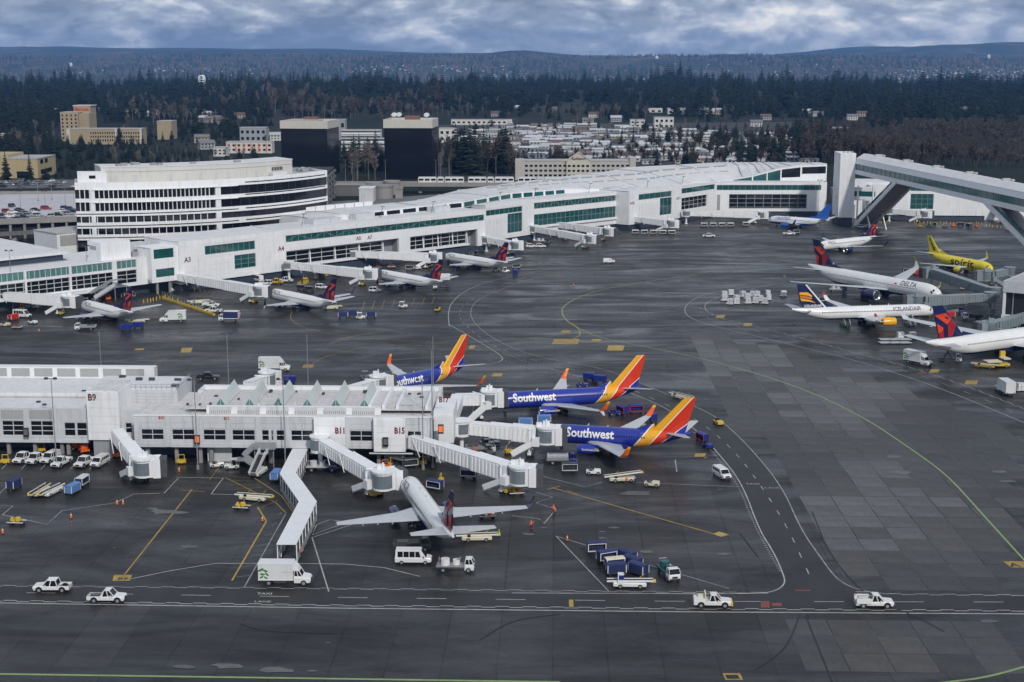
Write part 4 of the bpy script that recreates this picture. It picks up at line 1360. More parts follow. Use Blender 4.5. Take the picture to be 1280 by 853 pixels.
for i in range(9):
	x = xk - 1.2 - (i + 1) * 5.2
	if x > 0:
		sw.part('skylight', MB().loft([[(x, 24.42, zc + .35), (x + 4.1, 24.42, zc + .35), (x + 4.1, 24.42, zk - .3), (x, 24.42, zk - .3)], [(x, 24.5, zc + .35), (x + 4.1, 24.5, zc + .35), (x + 4.1, 24.5, zk - .3), (x, 24.5, zk - .3)]]), LOUV)
for px in (5, 38, 72, 80):
	sw.part('column', MB().box(wx(px), wx(px) + .7, .8, 1.5, 0, zf), CONC)
sw.part('roof_joint', MB().box(0, sw.L, 9.8, 10, zwp - .1, zwp + .25), ROOFG)
for i in range(8):
	x, y = rr_.uniform(30, sw.L), rr_.uniform(3, 18)
	sw.part('roof_vent', MB().box(x, x + .8, y, y + .6, zwp - .1, zwp + .25 + (1.0 if y > 10 else 0)), STEELD)
# end block with the sideways gate number
xe0, xe1 = XR, mx(567, 3)
sm.part('gate_block', MB().box(XR + 0.02, XR + 4.1, 2.0, 13, 4.4, ZP + 1.0), WHITE)
m_ = MB()
for i in range(4):
	for j in range(9):
		m_.box(XR + .06 + i * 1.01, XR + .98 + i * 1.01, 1.93, 2.0, 4.45 + j * .66, 5.05 + j * .66)
sm.part('wall_panels', m_, WHITE, kind='stuff')
sm.part('block_leg', MB().box(XR + .3, XR + 3.5, 3, 10, 0, 4.4), GREYW)
xs, zs = sm.uv(555, 503, 1.9)
sign_text('gate_number', 'B17', 1.1, SIGNR, cb, sm.world(xs, 1.86, zs) - cb.location, sm.ang, bold=0.05, wide=0.8)
# ------------------------------------------------------------------ covered zigzag walkway
cw = thing('covered_walkway', 'zigzag walkway under a flat white roof leading out from the concourse to the road', 'walkway', G(372, 640))
ZR = 3.5
cl = [((365.5, 561), (385.5, 560)), ((349.5, 592), (370, 591)), ((373.5, 627), (396, 627)), ((345.5, 680), (370.5, 680))]
Lp = [G(a[0], a[1], ZR) for a, b in cl]
Rp = [G(b[0], b[1], ZR) for a, b in cl]
for i in range(3):
	q = [Lp[i], Rp[i], Rp[i + 1], Lp[i + 1]]
	q = [p - cw.location for p in q]
	MB().loft([[(p.x, p.y, ZR - 0.18 + i * 0.003) for p in q], [(p.x, p.y, ZR + i * 0.003) for p in q]]).build('roof_panel', WHITE2, cw)
	for side in (Lp, Rp):
		a, b = side[i] - cw.location, side[i + 1] - cw.location
		n = 7
		c_ = (Lp[i] + Rp[i + 1]) / 2 - cw.location
		for k in range(n + (1 if i == 2 else 0)):
			p = a.lerp(b, k / n)
			p = p.lerp(Vector((c_.x, c_.y, p.z)), 0.04)
			MB().bc((p.x, p.y, ZR / 2 - 0.1), (0.16, 0.16, ZR - 0.2)).build('post', WHITE2, cw)
		a, b = a.lerp(b, 0.02), a.lerp(b, 0.98)
		MB().bar((a.x, a.y, 0.65), (b.x, b.y, 0.65), 0.06, 0.9).build('side_panel', GREYW, cw)
		MB().bar((a.x, a.y, 1.35), (b.x, b.y, 1.35), 0.08, 0.08).build('handrail', STEEL, cw)
	a, b = (Lp[i] + Rp[i]) / 2 - cw.location, (Lp[i + 1] + Rp[i + 1]) / 2 - cw.location
	MB().bar((a.x, a.y, 0.12), (b.x, b.y, 0.12), 2.0, 0.2).build('floor', STEELD, cw)
# ------------------------------------------------------------------ boarding bridges
def tunnel(mb, p0, p1, w, h, t=0.0):
	p0, p1 = Vector(p0), Vector(p1)
	mb.bar(p0, p1, w, h)
	d = (p1 - p0)
	L = d.length
	d.normalize()
	n = Vector((-d.y, d.x, 0)).normalized()
	k = int(L / 0.9)
	for i in range(k):
		c = p0 + d * (L * (i + 0.5) / k)
		for s in (-1, 1):
			a = c + n * (s * (w / 2))
			mb.bar(a - d * 0.24 + n * (s * 0.05), a + d * 0.24 + n * (s * 0.05), 0.22, h * 0.88)
	return mb
def jetbridge(label, A, B, zA, zB, m=WHITE2, nseg=2, cabdir=None, stair=1, group='boarding bridges at the gates', neck=None, glass=False, sc=1.0, rot=True):
	"""A: where the bridge leaves the building, B: the cab; both ground points"""
	A, B = Vector((A[0], A[1], 0)), Vector((B[0], B[1], 0))
	t = thing('boarding_bridge', label, 'boarding bridge', B, 0, group)
	o = B
	a = A - o + Vector((0, 0, zA))
	d2 = (B - A)
	L = d2.length
	d = d2.normalized()
	n = Vector((-d.y, d.x, 0))
	b = Vector((0, 0, zB))
	if rot:                                                            # round room where it pivots
		MB().tube(a + Vector((0, 0, -1.6)), a + Vector((0, 0, 1.6)), 1.9, n=16).build('rotunda', m, t)
		MB().tube(a + Vector((0, 0, -1.0)), a + Vector((0, 0, 1.1)), 1.94, n=16).build('rotunda_curtain', CURT, t)
		MB().tube(a + Vector((0, 0, 1.6)), a + Vector((0, 0, 1.8)), 2.15, n=16).build('rotunda_roof', m, t)
		MB().tube((a.x, a.y, 0.3), (a.x, a.y, zA - 1.6), 0.45, n=10).tube((a.x, a.y, 0), (a.x, a.y, 0.3), 0.9, n=10).build('support_column', m, t)
	if neck is not None:
		q = Vector((neck[0], neck[1], 0)) - o + Vector((0, 0, zA))
		MB().bar(a, q, 2.6, 2.8).build('fixed_walkway', m, t)
	s0 = a + d * (1.6 if rot else 0.0)
	s1 = b - d * 2.2
	seg = (s1 - s0) / nseg
	for i in range(nseg):
		w, h = 2.3 + 0.32 * i, 2.5 + 0.30 * i
		p, q = s0 + seg * (i - (0.05 if i else 0)), s0 + seg * (i + 1)
		tn = tunnel(MB(), p, q, w, h).build('tunnel', m, t)
		MB().bar(p + Vector((0, 0, h / 2 + .05)), q + Vector((0, 0, h / 2 + .05)), w + 0.14, 0.12).build('roof_rim', m, tn)
		MB().bar(p - Vector((0, 0, h / 2 + .12)), q - Vector((0, 0, h / 2 + .12)), w * 0.7, 0.25).build('underframe', STEELD, tn)
		MB().bar(q - d * 0.25, q, w + 0.3, h + 0.3).build('tunnel_collar', m, tn)
		if glass:
			for s in (-1, 1):
				MB().bar(p + n * (s * (w / 2 + .03)) + d, q + n * (s * (w / 2 + .03)) - d, 0.08, h * 0.5).build('side_glazing', TEALP, tn)
	# rotating cab
	cdv = d if cabdir is None else Vector((math.cos(cabdir), math.sin(cabdir), 0))
	cn = Vector((-cdv.y, cdv.x, 0))
	MB().tube(b + Vector((0, 0, -1.75)), b + Vector((0, 0, 1.65)), 1.95, n=18).build('cab', m, t)
	MB().tube(b + Vector((0, 0, -1.3)), b + Vector((0, 0, 1.2)), 2.0, n=18).build('cab_curtain', CURT, t)
	MB().tube(b + Vector((0, 0, 1.65)), b + Vector((0, 0, 1.95)), 2.25, n=18).build('cab_roof', m, t)
	c = b + cdv * 2.0
	MB().bar(b + cdv * 0.8, b + cdv * 3.0, 3.3, 3.5).build('cab_front', m, t)
	for s in (-1, 1):
		MB().bar(b + cdv * 1.8 + cn * (s * 1.75), b + cdv * 3.2 + cn * (s * 1.75), 0.35, 3.7).build('cab_post', m, t)
	mbc = MB()
	for k in range(5):
		ww = 3.5 - 0.06 * k
		mbc.bar(b + cdv * (3.0 + 0.28 * k), b + cdv * (3.22 + 0.28 * k), ww, 3.5)
	mbc.build('canopy', CANV, t)
	MB().bc(b + cn * 0.9 + Vector((0, 0, 2.35)), (1.4, 1.1, 0.8)).tube(b + Vector((0, 0, 1.9)), b + Vector((0, 0, 3.4)), 0.14).bc(b - d * 1.5 + Vector((0, 0, 2.3)), (1.2, 0.9, 0.7)).build('roof_unit', m, t)
	# wheel carriage
	w0 = s1 - d * 1.2
	hc = MB()
	for s in (-1, 1):
		hc.bar((w0.x + n.x * s * 1.7, w0.y + n.y * s * 1.7, 0.9), (w0.x + n.x * s * 1.7, w0.y + n.y * s * 1.7, w0.z + 1.2), 0.38, 0.38)
	hc.bc((w0.x, w0.y, w0.z + 1.55), (0.4, 3.8, 0.3), math.atan2(d.y, d.x)).bc((w0.x, w0.y, 0.9), (0.8, 3.9, 0.5), math.atan2(d.y, d.x))
	wc = hc.build('wheel_carriage', m, t)
	for s in (-1, 1):
		for k in (-0.35, 0.35):
			p = w0 + n * (s * 1.2 + k)
			MB().tube((p.x - n.x * .16, p.y - n.y * .16, 0.55), (p.x + n.x * .16, p.y + n.y * .16, 0.55), 0.55, n=12).build('wheel', RUBBER, wc)
	MB().bc((w0.x, w0.y, 0.75), (1.8, 2.6, 0.7), math.atan2(d.y, d.x)).build('drive_unit', YEL if L > 25 else STEELD, wc)
	# service stair
	if stair:
		top = b - d * 2.0 + n * (stair * 2.0) + Vector((0, 0, -1.5))
		bot = Vector((top.x, top.y, 0)) - d * 5.0 + n * (stair * 0.4) + Vector((0, 0, 0.25))
		st = MB().bar(bot, top, 1.0, 0.2).build('service_stair', STEEL, t)
		for s in (-1, 1):
			MB().bar(bot + n * s * .5 + Vector((0, 0, .7)), top + n * s * .5 + Vector((0, 0, .7)), 0.07, 1.1).build('stair_side', m, st)
		MB().bc(top + Vector((0, 0, .5)), (1.5, 1.5, 1.7), math.atan2(d.y, d.x)).build('stair_landing', m, st)
	if L > 18:                                                        # cable loops
		p = s0 + seg * 1.0
		for s in (-1, 1):
			MB().bar(p + n * (s * 1.6) + Vector((0, 0, 1.4)) - d * 1.2, p + n * (s * 1.7) + d * 0.8 + Vector((0, 0, -1.9)), 0.12, 0.12).build('cable_arm', m, t)
			MB().bar(p - d * 6 + n * (s * 1.6) + Vector((0, 0, 1.4)) - d * 1.2, p - d * 6 + n * (s * 1.7) + d * 0.8 + Vector((0, 0, -1.9)), 0.12, 0.12).build('cable_arm', m, t)
	return t
def JB(label, a, b, za=5.2, zb=5.0, **kw):
	"""a, b: photo points of the bridge's centre line at its two ends"""
	p, q = G(a[0], a[1], za), G(b[0], b[1], zb)
	return jetbridge(label, p, q, za, zb, **kw)
cdd = math.radians
g1 = 'white boarding bridges of the foreground concourse'
JB('short white boarding bridge dropping from the B9 block, with round cab', (146.5, 544), (180, 584), 6.0, 3.8, cabdir=cdd(10), stair=-1, group=g1, rot=False)
JB('white boarding bridge reaching from the B11 block to the nose of the small foreground jet', (400, 555), (479, 600), 5.2, 4.0, cabdir=cdd(30), stair=-1, group=g1)
JB('long white boarding bridge from the B15 block ending in an empty round cab', (515, 552), (650, 594), 5.2, 4.2, nseg=3, cabdir=cdd(-5), stair=-1, group=g1, rot=False)
JB('white boarding bridge docked to the nose of the nearest blue jet', (577, 535), (683, 544), 5.6, 4.6, nseg=3, cabdir=cdd(0), stair=-1, group=g1, neck=sm.world(mx(560, 8), 8))
JB('short white boarding bridge docked to the middle blue jet', (572, 500), (612, 498), 5.4, 4.6, nseg=1, cabdir=cdd(4), stair=-1, group=g1, neck=sm.world(mx(560, 11), 11), rot=False)
JB('white boarding bridge behind the roof, docked to the farthest blue jet', (438, 490), (473, 479), 5.6, 4.6, nseg=1, cabdir=cdd(40), stair=0, group=g1, rot=False)
JB('white boarding bridge end showing over the roof beside the box truck', (310, 484), (334, 474), 5.6, 4.6, nseg=1, cabdir=cdd(60), stair=0, group=g1, rot=False)
g2 = 'boarding bridges along the far white concourse'
C45 = cdd(-45)
JB('boarding bridge in front of the glass wing at the left edge', (-30, 368), (86, 377), 5.4, 4.6, nseg=3, cabdir=cdd(-10), group=g2, stair=-1)
JB('boarding bridge leading out past the wall with gate number A3', (214, 345), (325, 364), 5.2, 4.4, nseg=3, cabdir=cdd(-5), group=g2, stair=-1)
JB('boarding bridge under gate number A4 to the third white jet', (361, 332), (462, 343), 5.2, 4.4, nseg=3, cabdir=cdd(0), group=g2, stair=-1)
JB('long boarding bridge before the recessed glazing, docked to the farther jet', (440, 318), (543, 322), 5.2, 4.4, nseg=3, cabdir=cdd(0), group=g2, stair=-1)
JB('boarding bridge in the shade beside the tall red and blue tailfin', (608, 300), (645, 307), 5.0, 4.4, nseg=2, cabdir=cdd(0), group=g2, stair=-1)
JB('nearer of the two parallel boarding bridges in front of the tall teal glazing', (668, 286.5), (738, 299), 5.2, 4.4, nseg=2, cabdir=cdd(-20), group=g2, stair=-1)
JB('farther of the two parallel boarding bridges in front of the tall teal glazing', (688, 280), (760, 290), 5.2, 4.4, nseg=2, cabdir=cdd(-20), group=g2, stair=0)
JB('boarding bridge beside the white block behind a row of carts', (775, 272), (840, 280), 5.2, 4.4, nseg=2, cabdir=cdd(0), group=g2, stair=-1)
JB('boarding bridge docked to the small jet with the blue tail', (858, 267), (952, 269), 5.2, 4.4, nseg=3, cabdir=cdd(0), group=g2, stair=-1)
JB('boarding bridge under the footbridge beside the dark glass panel', (1112, 264), (1156, 268), 5.2, 4.4, nseg=2, cabdir=cdd(0), group=g2, stair=-1)
JB('boarding bridge at the far right below the footbridge deck', (1232, 260), (1258, 269), 5.2, 4.4, nseg=2, cabdir=cdd(-30), group=g2, stair=0)
g3 = 'grey boarding bridges of the right-hand satellite'
SG = mat('grey_bridge_metal', (0.24, 0.28, 0.30), 0.5, var=0.12, grime=0.25)
JB('upper grey boarding bridge reaching the wide-body nose', (1243, 366), (1165, 341), 5.6, 5.4, nseg=3, m=SG, cabdir=cdd(190), group=g3, stair=0)
JB('lower grey boarding bridge ending beside the wide-body cockpit', (1238, 372), (1146, 377), 5.6, 5.2, nseg=3, m=SG, cabdir=cdd(170), group=g3, stair=1)
JB('grey boarding bridge with green side glass behind the nearest red tailfin', (1300, 392), (1236, 410), 5.6, 5.0, nseg=2, m=SG, cabdir=cdd(190), group=g3, stair=1, glass=True)
JB('grey boarding bridge at the yellow jet', (1262, 340), (1232, 345), 5.4, 4.6, nseg=1, m=SG, cabdir=cdd(170), group=g3, stair=1)
# ================================================================== AIRCRAFT  (nose at x = 0, body towards -x, left wing +y)
def livery(name, base, zones, rough=0.28):
	"""paint scheme: zones (a, b, c, colour) paint where a*u + b*z > c, u measured back from the nose"""
	m = mat(name, base, rough, var=0.06, scale=0.5, coat=0.4)
	nt = m.node_tree
	N, L = nt.nodes, nt.links
	b = N['Principled BSDF']
	hs = [n for n in N if n.type == 'HUE_SAT'][0]
	t = N.new('ShaderNodeTexCoord')
	sx = N.new('ShaderNodeSeparateXYZ')
	L.new(t.outputs['Object'], sx.inputs[0])
	last = None
	for a, bb, c, col in zones:
		m1 = N.new('ShaderNodeMath')
		m1.operation = 'MULTIPLY'
		L.new(sx.outputs[0], m1.inputs[0])
		m1.inputs[1].default_value = -a
		m2 = N.new('ShaderNodeMath')
		m2.operation = 'MULTIPLY_ADD'
		L.new(sx.outputs[2], m2.inputs[0])
		m2.inputs[1].default_value = bb
		L.new(m1.outputs[0], m2.inputs[2])
		gt = N.new('ShaderNodeMath')
		gt.operation = 'GREATER_THAN'
		L.new(m2.outputs[0], gt.inputs[0])
		gt.inputs[1].default_value = c
		mx_ = N.new('ShaderNodeMix')
		mx_.data_type = 'RGBA'
		L.new(gt.outputs[0], mx_.inputs[0])
		if last is None:
			mx_.inputs[6].default_value = (*base, 1)
		else:
			L.new(last, mx_.inputs[6])
		mx_.inputs[7].default_value = (*col, 1)
		last = mx_.outputs[2]
	if last is not None:
		L.new(last, hs.inputs['Color'])
	return m
B738 = dict(L=38.0, R=1.88, Rh=2.0, zc=3.25, wu=12.8, wc=7.6, wk=5.4, kc=4.9, ku=16.3, tu=22.3, tc=1.6, span=16.9, wz=2.0, dih=0.115, wl=2.4,
			eu=11.6, ey=4.9, ez=1.45, er=1.02, el=4.4, fu=29.8, fc=7.2, ftu=36.6, ftc=2.3, ftz=12.5, su=32.6, sc=4.1, stu=37.2, stc=1.6, ss=7.15, sz=4.7, sd=0.16)
def shift(c, d, wd):
	c = dict(c)
	for k in ('L', 'fu', 'ftu', 'su', 'stu'):
		c[k] -= d
	for k in ('wu', 'ku', 'tu', 'eu'):
		c[k] -= wd
	return c
B737 = shift(B738, 5.9, 2.5)
A320 = shift(dict(B738, R=1.97, Rh=2.07, zc=3.5, er=1.15, ez=1.55, ey=5.75, wz=2.2, ss=6.3, ftz=11.9, sz=4.9, dih=0.10), 1.0, 1.2)
B757 = dict(L=46.6, R=1.88, Rh=2.05, zc=4.35, wu=16.2, wc=8.6, wk=6.2, kc=5.6, ku=19.6, tu=26.2, tc=1.8, span=19.2, wz=3.1, dih=0.11, wl=2.6,
			eu=15.6, ey=6.5, ez=2.35, er=1.30, el=5.2, fu=35.6, fc=8.4, ftu=42.4, ftc=3.0, ftz=13.7, su=40.0, sc=4.6, stu=44.6, stc=1.8, ss=7.6, sz=5.4, sd=0.12)
A330 = dict(L=63.0, R=2.82, Rh=2.82, zc=5.2, wu=20.5, wc=12.0, wk=9.5, kc=7.4, ku=26.0, tu=38.4, tc=2.6, span=31.0, wz=3.9, dih=0.10, wl=2.2,
			eu=19.5, ey=9.3, ez=2.8, er=1.75, el=6.8, fu=49.0, fc=9.6, ftu=57.6, ftc=3.9, ftz=17.0, su=53.2, sc=6.2, stu=59.6, stc=2.2, ss=9.7, sz=6.3, sd=0.12)
WINGM = mat('wing_grey', (0.50, 0.52, 0.54), 0.35, var=0.08, scale=0.5, grime=0.15)
METAL = mat('bare_metal', (0.6, 0.6, 0.61), 0.25, 0.9, var=0.05)
EXH = mat('exhaust_metal', (0.16, 0.15, 0.14), 0.4, 0.8, var=0.1)
def ring_at(c, u):
	D2 = 2 * c['Rh']
	t = u / D2
	P = [(0, .03, -.30), (.04, .24, -.27), (.12, .44, -.22), (.28, .66, -.15), (.5, .82, -.08), (.8, .93, -.03), (1.15, .99, 0), (1.5, 1, 0)]
	if t < 1.5:
		for (t0, r0, z0), (t1, r1, z1) in zip(P, P[1:]):
			if t <= t1:
				k = (t - t0) / (t1 - t0)
				return r0 + (r1 - r0) * k, (z0 + (z1 - z0) * k) * c['Rh']
	ts = c['L'] - 3.0 * D2
	if u <= ts:
		return 1.0, 0.0
	v = min(1, (u - ts) / (c['L'] - ts))
	r = 1 - 0.90 * v ** 1.55
	top = 1 - 0.10 * v * v - 0.12 * max(0, v - 0.75)
	return r, (top - r) * c['Rh']
def fpt(c, u, th, k=1.0):
	r, dz = ring_at(c, u)
	return (-u, c['R'] * r * k * math.sin(th), c['zc'] + dz + c['Rh'] * r * k * math.cos(th))
def surf_y(c, u, z):
	r, dz = ring_at(c, u)
	q = (z - c['zc'] - dz) / (c['Rh'] * r)
	return c['R'] * r * math.sqrt(max(0.0, 1 - q * q))
def foil(u, y, z, ch, th, vert=False):
	pr = [(0, 0), (.06, .45), (.3, .5), (.65, .3), (1, .02), (.65, -.26), (.3, -.42), (.06, -.38)]
	if vert:
		return [(-(u + a * ch), y + b * th, z) for a, b in pr]
	return [(-(u + a * ch), y, z + b * th) for a, b in pr]
def fus_text(name, c, root, txt, u0, h, z0, side, m, bold=0.03, wide=1.0, shear=0.0):
	"""letters laid on the curved body; side +1 left, -1 right; u0 is where the first letter starts"""
	vs, fs, w = text_mesh(txt, h, bold, wide, shear)
	bm = bmesh.new()
	V = [bm.verts.new((x, 0, z)) for x, z in vs]
	for f in fs:
		try:
			bm.faces.new([V[i] for i in f])
		except ValueError:
			pass
	lo, hi = min(v[1] for v in vs), max(v[1] for v in vs)
	for k in range(1, 9):
		z = lo + (hi - lo) * k / 9
		bmesh.ops.bisect_plane(bm, geom=bm.verts[:] + bm.edges[:] + bm.faces[:], plane_co=(0, 0, z), plane_no=(0, 0, 1))
	for v in bm.verts:
		x, z = v.co.x, v.co.z + z0
		u = u0 + x if side > 0 else u0 - x
		y = surf_y(c, u, z) + 0.035
		nz = (z - c['zc']) / c['Rh']
		v.co = (-u, side * y, z + 0.02 * nz)
	me = bpy.data.meshes.new(name)
	bm.to_mesh(me)
	bm.free()
	me.materials.append(m)
	return put(name, me, root)
def fin_poly(c, pts, dy=0.03):
	"""polygon given in (chord fraction, height fraction) on both sides of the fin"""
	mb = MB()
	zb = c['zc'] + c['Rh'] * 0.92
	for s in (-1, 1):
		P = []
		for sf, h in pts:
			le = c['fu'] + (c['ftu'] - c['fu']) * h
			ch = c['fc'] + (c['ftc'] - c['fc']) * h
			th = 0.5 * 0.11 * ch
			P.append((-(le + sf * ch), s * (th * (0.98 if 0.1 < sf < 0.6 else 0.75 if sf < 0.85 else 0.4) + dy), zb + (c['ftz'] - zb) * h))
		mb.add(P, [tuple(range(len(P)))])
	return mb
def aircraft(name, label, c, X, Y, a, body, fin, wing=WINGM, nac=None, wlm=None, scim=False, belly=None, stab=None, wlet=True, cat='airliner', lip=METAL):
	t = thing(name, label, cat, (X, Y, 0), R(a), 'airliners parked at the gates')
	nac = nac or body
	wlm = wlm or wing
	n = 28
	D2 = 2 * c['Rh']
	us = [0, .04 * D2, .12 * D2, .2 * D2, .28 * D2, .4 * D2, .5 * D2, .8 * D2, 1.15 * D2, 1.5 * D2]
	ts = c['L'] - 3.0 * D2
	k = 6
	us += [1.5 * D2 + (ts - 1.5 * D2) * i / k for i in range(1, k)]
	us += [ts + (c['L'] - ts) * i / 12 for i in range(13)]
	fus = MB().loft([[fpt(c, u, 2 * PI * i / n) for i in range(n)] for u in us]).build('fuselage', body, t, smooth=True, auto=R(50))
	# nose windows
	for s in (-1, 1):
		for k, (ta, tb) in enumerate(((4, 26), (30, 50), (54, 72))):
			ua, ub = (.21 + .055 * k) * D2, (.335 + .07 * k) * D2
			q = [fpt(c, ua + .02 * D2, s * R(ta + 12), 1.012), fpt(c, ua + .05 * D2, s * R(tb + 12), 1.012), fpt(c, ub + .02 * D2, s * R(tb + 2), 1.012), fpt(c, ub, s * R(ta + 2), 1.012)]
			MB().quad(*q).build('windshield', GLASS, t)
	# cabin windows and doors
	mb = MB()
	for s in (-1, 1):
		u = 1.45 * D2
		while u < c['L'] - 2.3 * D2:
			z = c['zc'] + 0.18 * c['Rh']
			q = []
			for du, dz in ((0, 0), (.26, 0), (.26, .38), (0, .38)):
				q.append((-(u + du), s * (surf_y(c, u, z + dz) + 0.015), z + dz))
			mb.quad(*q)
			u += 0.52 if D2 < 5 else 0.62
	mb.build('cabin_windows', GLASS, t, kind='stuff')
	for s in (-1, 1):
		for u in (1.05 * D2, c['L'] - 2.25 * D2):
			dm = MB()
			z0 = c['zc'] - 0.35 * c['Rh']
			for du, w in ((0, .05), (.85, .05)):
				rr = []
				for kz in range(7):
					z = z0 + kz * 0.31
					rr.append([(-(u + du), s * (surf_y(c, u + du, z) + .015), z), (-(u + du + w), s * (surf_y(c, u + du + w, z) + .015), z)])
				for p, q in zip(rr, rr[1:]):
					dm.quad(p[0], p[1], q[1], q[0])
			dm.build('door_outline', GREYW, t)
	# wings
	for s, nm in ((1, 'l'), (-1, 'r')):
		zt = c['wz'] + c['dih'] * (c['span'] - c['R'])
		zk = c['wz'] + c['dih'] * (c['wk'] - c['R'])
		secs = [foil(c['wu'] - 0.6, s * 0.5, c['wz'] - 0.1, c['wc'] + 0.6, 1.0), foil(c['wu'] + .5, s * c['R'], c['wz'], c['wc'] - .6, .95), foil(c['ku'], s * c['wk'], zk, c['kc'] if c['kc'] > 1 else 5, 0.62), foil(c['tu'], s * c['span'], zt, c['tc'], 0.24)]
		w = MB().loft(secs).build('wing', wing, t, smooth=True, auto=R(35))
		if wlet:
			W0 = foil(c['tu'] + .05, s * c['span'], zt + .02, c['tc'] - .1, .2)
			W1 = foil(c['tu'] + .55, s * (c['span'] + .55), zt + .5, c['tc'] * .8, .16)
			W2 = foil(c['tu'] + 1.9, s * (c['span'] + 1.0), zt + c['wl'], c['tc'] * .38, .1)
			MB().loft([W0, W1, W2]).build('winglet', wlm, w, smooth=True, auto=R(35))
			if scim:
				W1 = foil(c['tu'] + .9, s * (c['span'] + .9), zt - .75, c['tc'] * .3, .08)
				MB().loft([foil(c['tu'] + .4, s * (c['span'] + .2), zt, c['tc'] * .55, .15), W1]).build('lower_winglet', wing, w, smooth=True, auto=R(35))
		for f in (.34, .52, .70):
			y = c['R'] + (c['span'] - c['R']) * f
			if y < c['wk']:
				u0, ch = c['ku'], c['kc']
			else:
				g = (y - c['wk']) / (c['span'] - c['wk'])
				u0, ch = c['ku'] + (c['tu'] - c['ku']) * g, c['kc'] + (c['tc'] - c['kc']) * g
			z = c['wz'] + c['dih'] * (y - c['R'])
			Lf = 2.6 if c['L'] < 50 else 4.2
			ue = u0 + ch
			MB().loft([[(-(ue - Lf * .75), s * y + .12 * q, z - .28 + .1 * p) for q, p in ((-1, -1), (1, -1), (1, 1), (-1, 1))], [(-(ue - .2 * Lf), s * y + .2 * q, z - .32 + .22 * p) for q, p in ((-1, -1), (1, -1), (1, 1), (-1, 1))],
					   [(-(ue + .25 * Lf), s * y + .04 * q, z - .1 + .04 * p) for q, p in ((-1, -1), (1, -1), (1, 1), (-1, 1))]]).build('flap_fairing', wing, w)
		# engine
		er, el, eu, ey, ez = c['er'], c['el'], c['eu'], c['ey'], c['ez']
		pr = [(0.35, .72), (0.1, .84), (0, .92), (.12, .99), (.3 * el, 1.06), (.6 * el, .98), (.82 * el, .80), (.82 * el, .62)]
		rr = [[(-(eu + x), s * ey + er * q * math.sin(2 * PI * i / 20), ez + er * q * math.cos(2 * PI * i / 20)) for i in range(20)] for x, q in pr]
		e = MB().loft(rr[3:], caps=False).build('engine', nac, t, smooth=True, auto=R(40))
		MB().loft(rr[:4], caps=False).build('intake_lip', lip, e, smooth=True, auto=R(60))
		MB().loft([[(-(eu + .36), s * ey + er * .74 * q * math.sin(2 * PI * i / 20), ez + er * .74 * q * math.cos(2 * PI * i / 20)) for i in range(20)] for q in (1, .3)] + [[(-(eu + .05), s * ey + er * .03 * math.sin(2 * PI * i / 20), ez + er * .03 * math.cos(2 * PI * i / 20)) for i in range(20)]], caps=False).build('fan', STEELD, e)
		MB().loft([[(-(eu + x), s * ey + er * q * math.sin(2 * PI * i / 14), ez + er * q * math.cos(2 * PI * i / 14)) for i in range(14)] for x, q in ((.8 * el, .6), (1.0 * el, .46), (1.02 * el, .2), (1.22 * el, .04))]).build('exhaust', EXH, e, smooth=True, auto=R(60))
		zu = c['wz'] + c['dih'] * (ey - c['R'])
		MB().loft([[(-(eu + .25 * el), s * ey + .16 * q, ez + er * .85) for q in (-1, 1)] + [(-(eu + .35 * el), s * ey + .14 * q, ez + er * 1.12) for q in (1, -1)],
				   [(-(eu + el * 1.25), s * ey + .14 * q, ez + er * .6) for q in (-1, 1)] + [(-(eu + el * 1.2), s * ey + .14 * q, zu + .1) for q in (1, -1)]]).build('pylon', nac, e)
		# stabiliser
		z0 = c['sz']
		z1 = z0 + c['sd'] * c['ss']
		MB().loft([foil(c['su'], s * .3, z0, c['sc'], .42), foil(c['stu'], s * c['ss'], z1, c['stc'], .14)]).build('stabilizer', stab or wing, t, smooth=True, auto=R(35))
		# main gear
		gu = c['ku'] + (c['kc'] * .45)
		gy = c['wk'] * .53
		wr = .56 if c['L'] < 50 else .70
		g = MB().tube((-gu, s * gy, c['wz'] + .1), (-gu, s * gy, wr), .16).bar((-gu + .9, s * gy, c['wz']), (-gu, s * gy, wr + .4), .14, .14).build('main_gear', STEEL, t)
		ax = (0,) if c['L'] < 42 else (-.75, .75)
		for q in ax:
			for p in (-.42, .42):
				MB().tube((-gu + q, s * gy + p - .18, wr), (-gu + q, s * gy + p + .18, wr), wr, n=12).build('wheel', RUBBER, g)
	# belly fairing
	wu, wc = c['wu'], c['wc']
	MB().loft([[(-(wu - 1.5), y * .2 * c['R'], c['zc'] - c['Rh'] * (.86 - .0 * z)) for y, z in ((-1, 0), (1, 0), (1.2, .2), (-1.2, .2))],
			   [(-(wu + 1), c['R'] * y, c['zc'] - c['Rh'] * z) for y, z in ((-.8, 1.08), (.8, 1.08), (1.02, .5), (-1.02, .5))],
			   [(-(wu + wc), c['R'] * y, c['zc'] - c['Rh'] * z) for y, z in ((-.8, 1.08), (.8, 1.08), (1.02, .5), (-1.02, .5))],
			   [(-(wu + wc + 3.5), c['R'] * y, c['zc'] - c['Rh'] * z) for y, z in ((-.2, .9), (.2, .9), (.25, .8), (-.25, .8))]]).build('belly_fairing', belly or body, t)
	# fin with its fillet
	zb = c['zc'] + c['Rh'] * 0.80
	MB().loft([foil(c['fu'] - (c['ftu'] - c['fu']) * .03, 0, zb, c['fc'] * 1.0, c['fc'] * .11, True), foil(c['ftu'], 0, c['ftz'], c['ftc'], c['ftc'] * .11, True)]).build('fin', fin, t, smooth=True, auto=R(35))
	fl = c['fc'] * .75
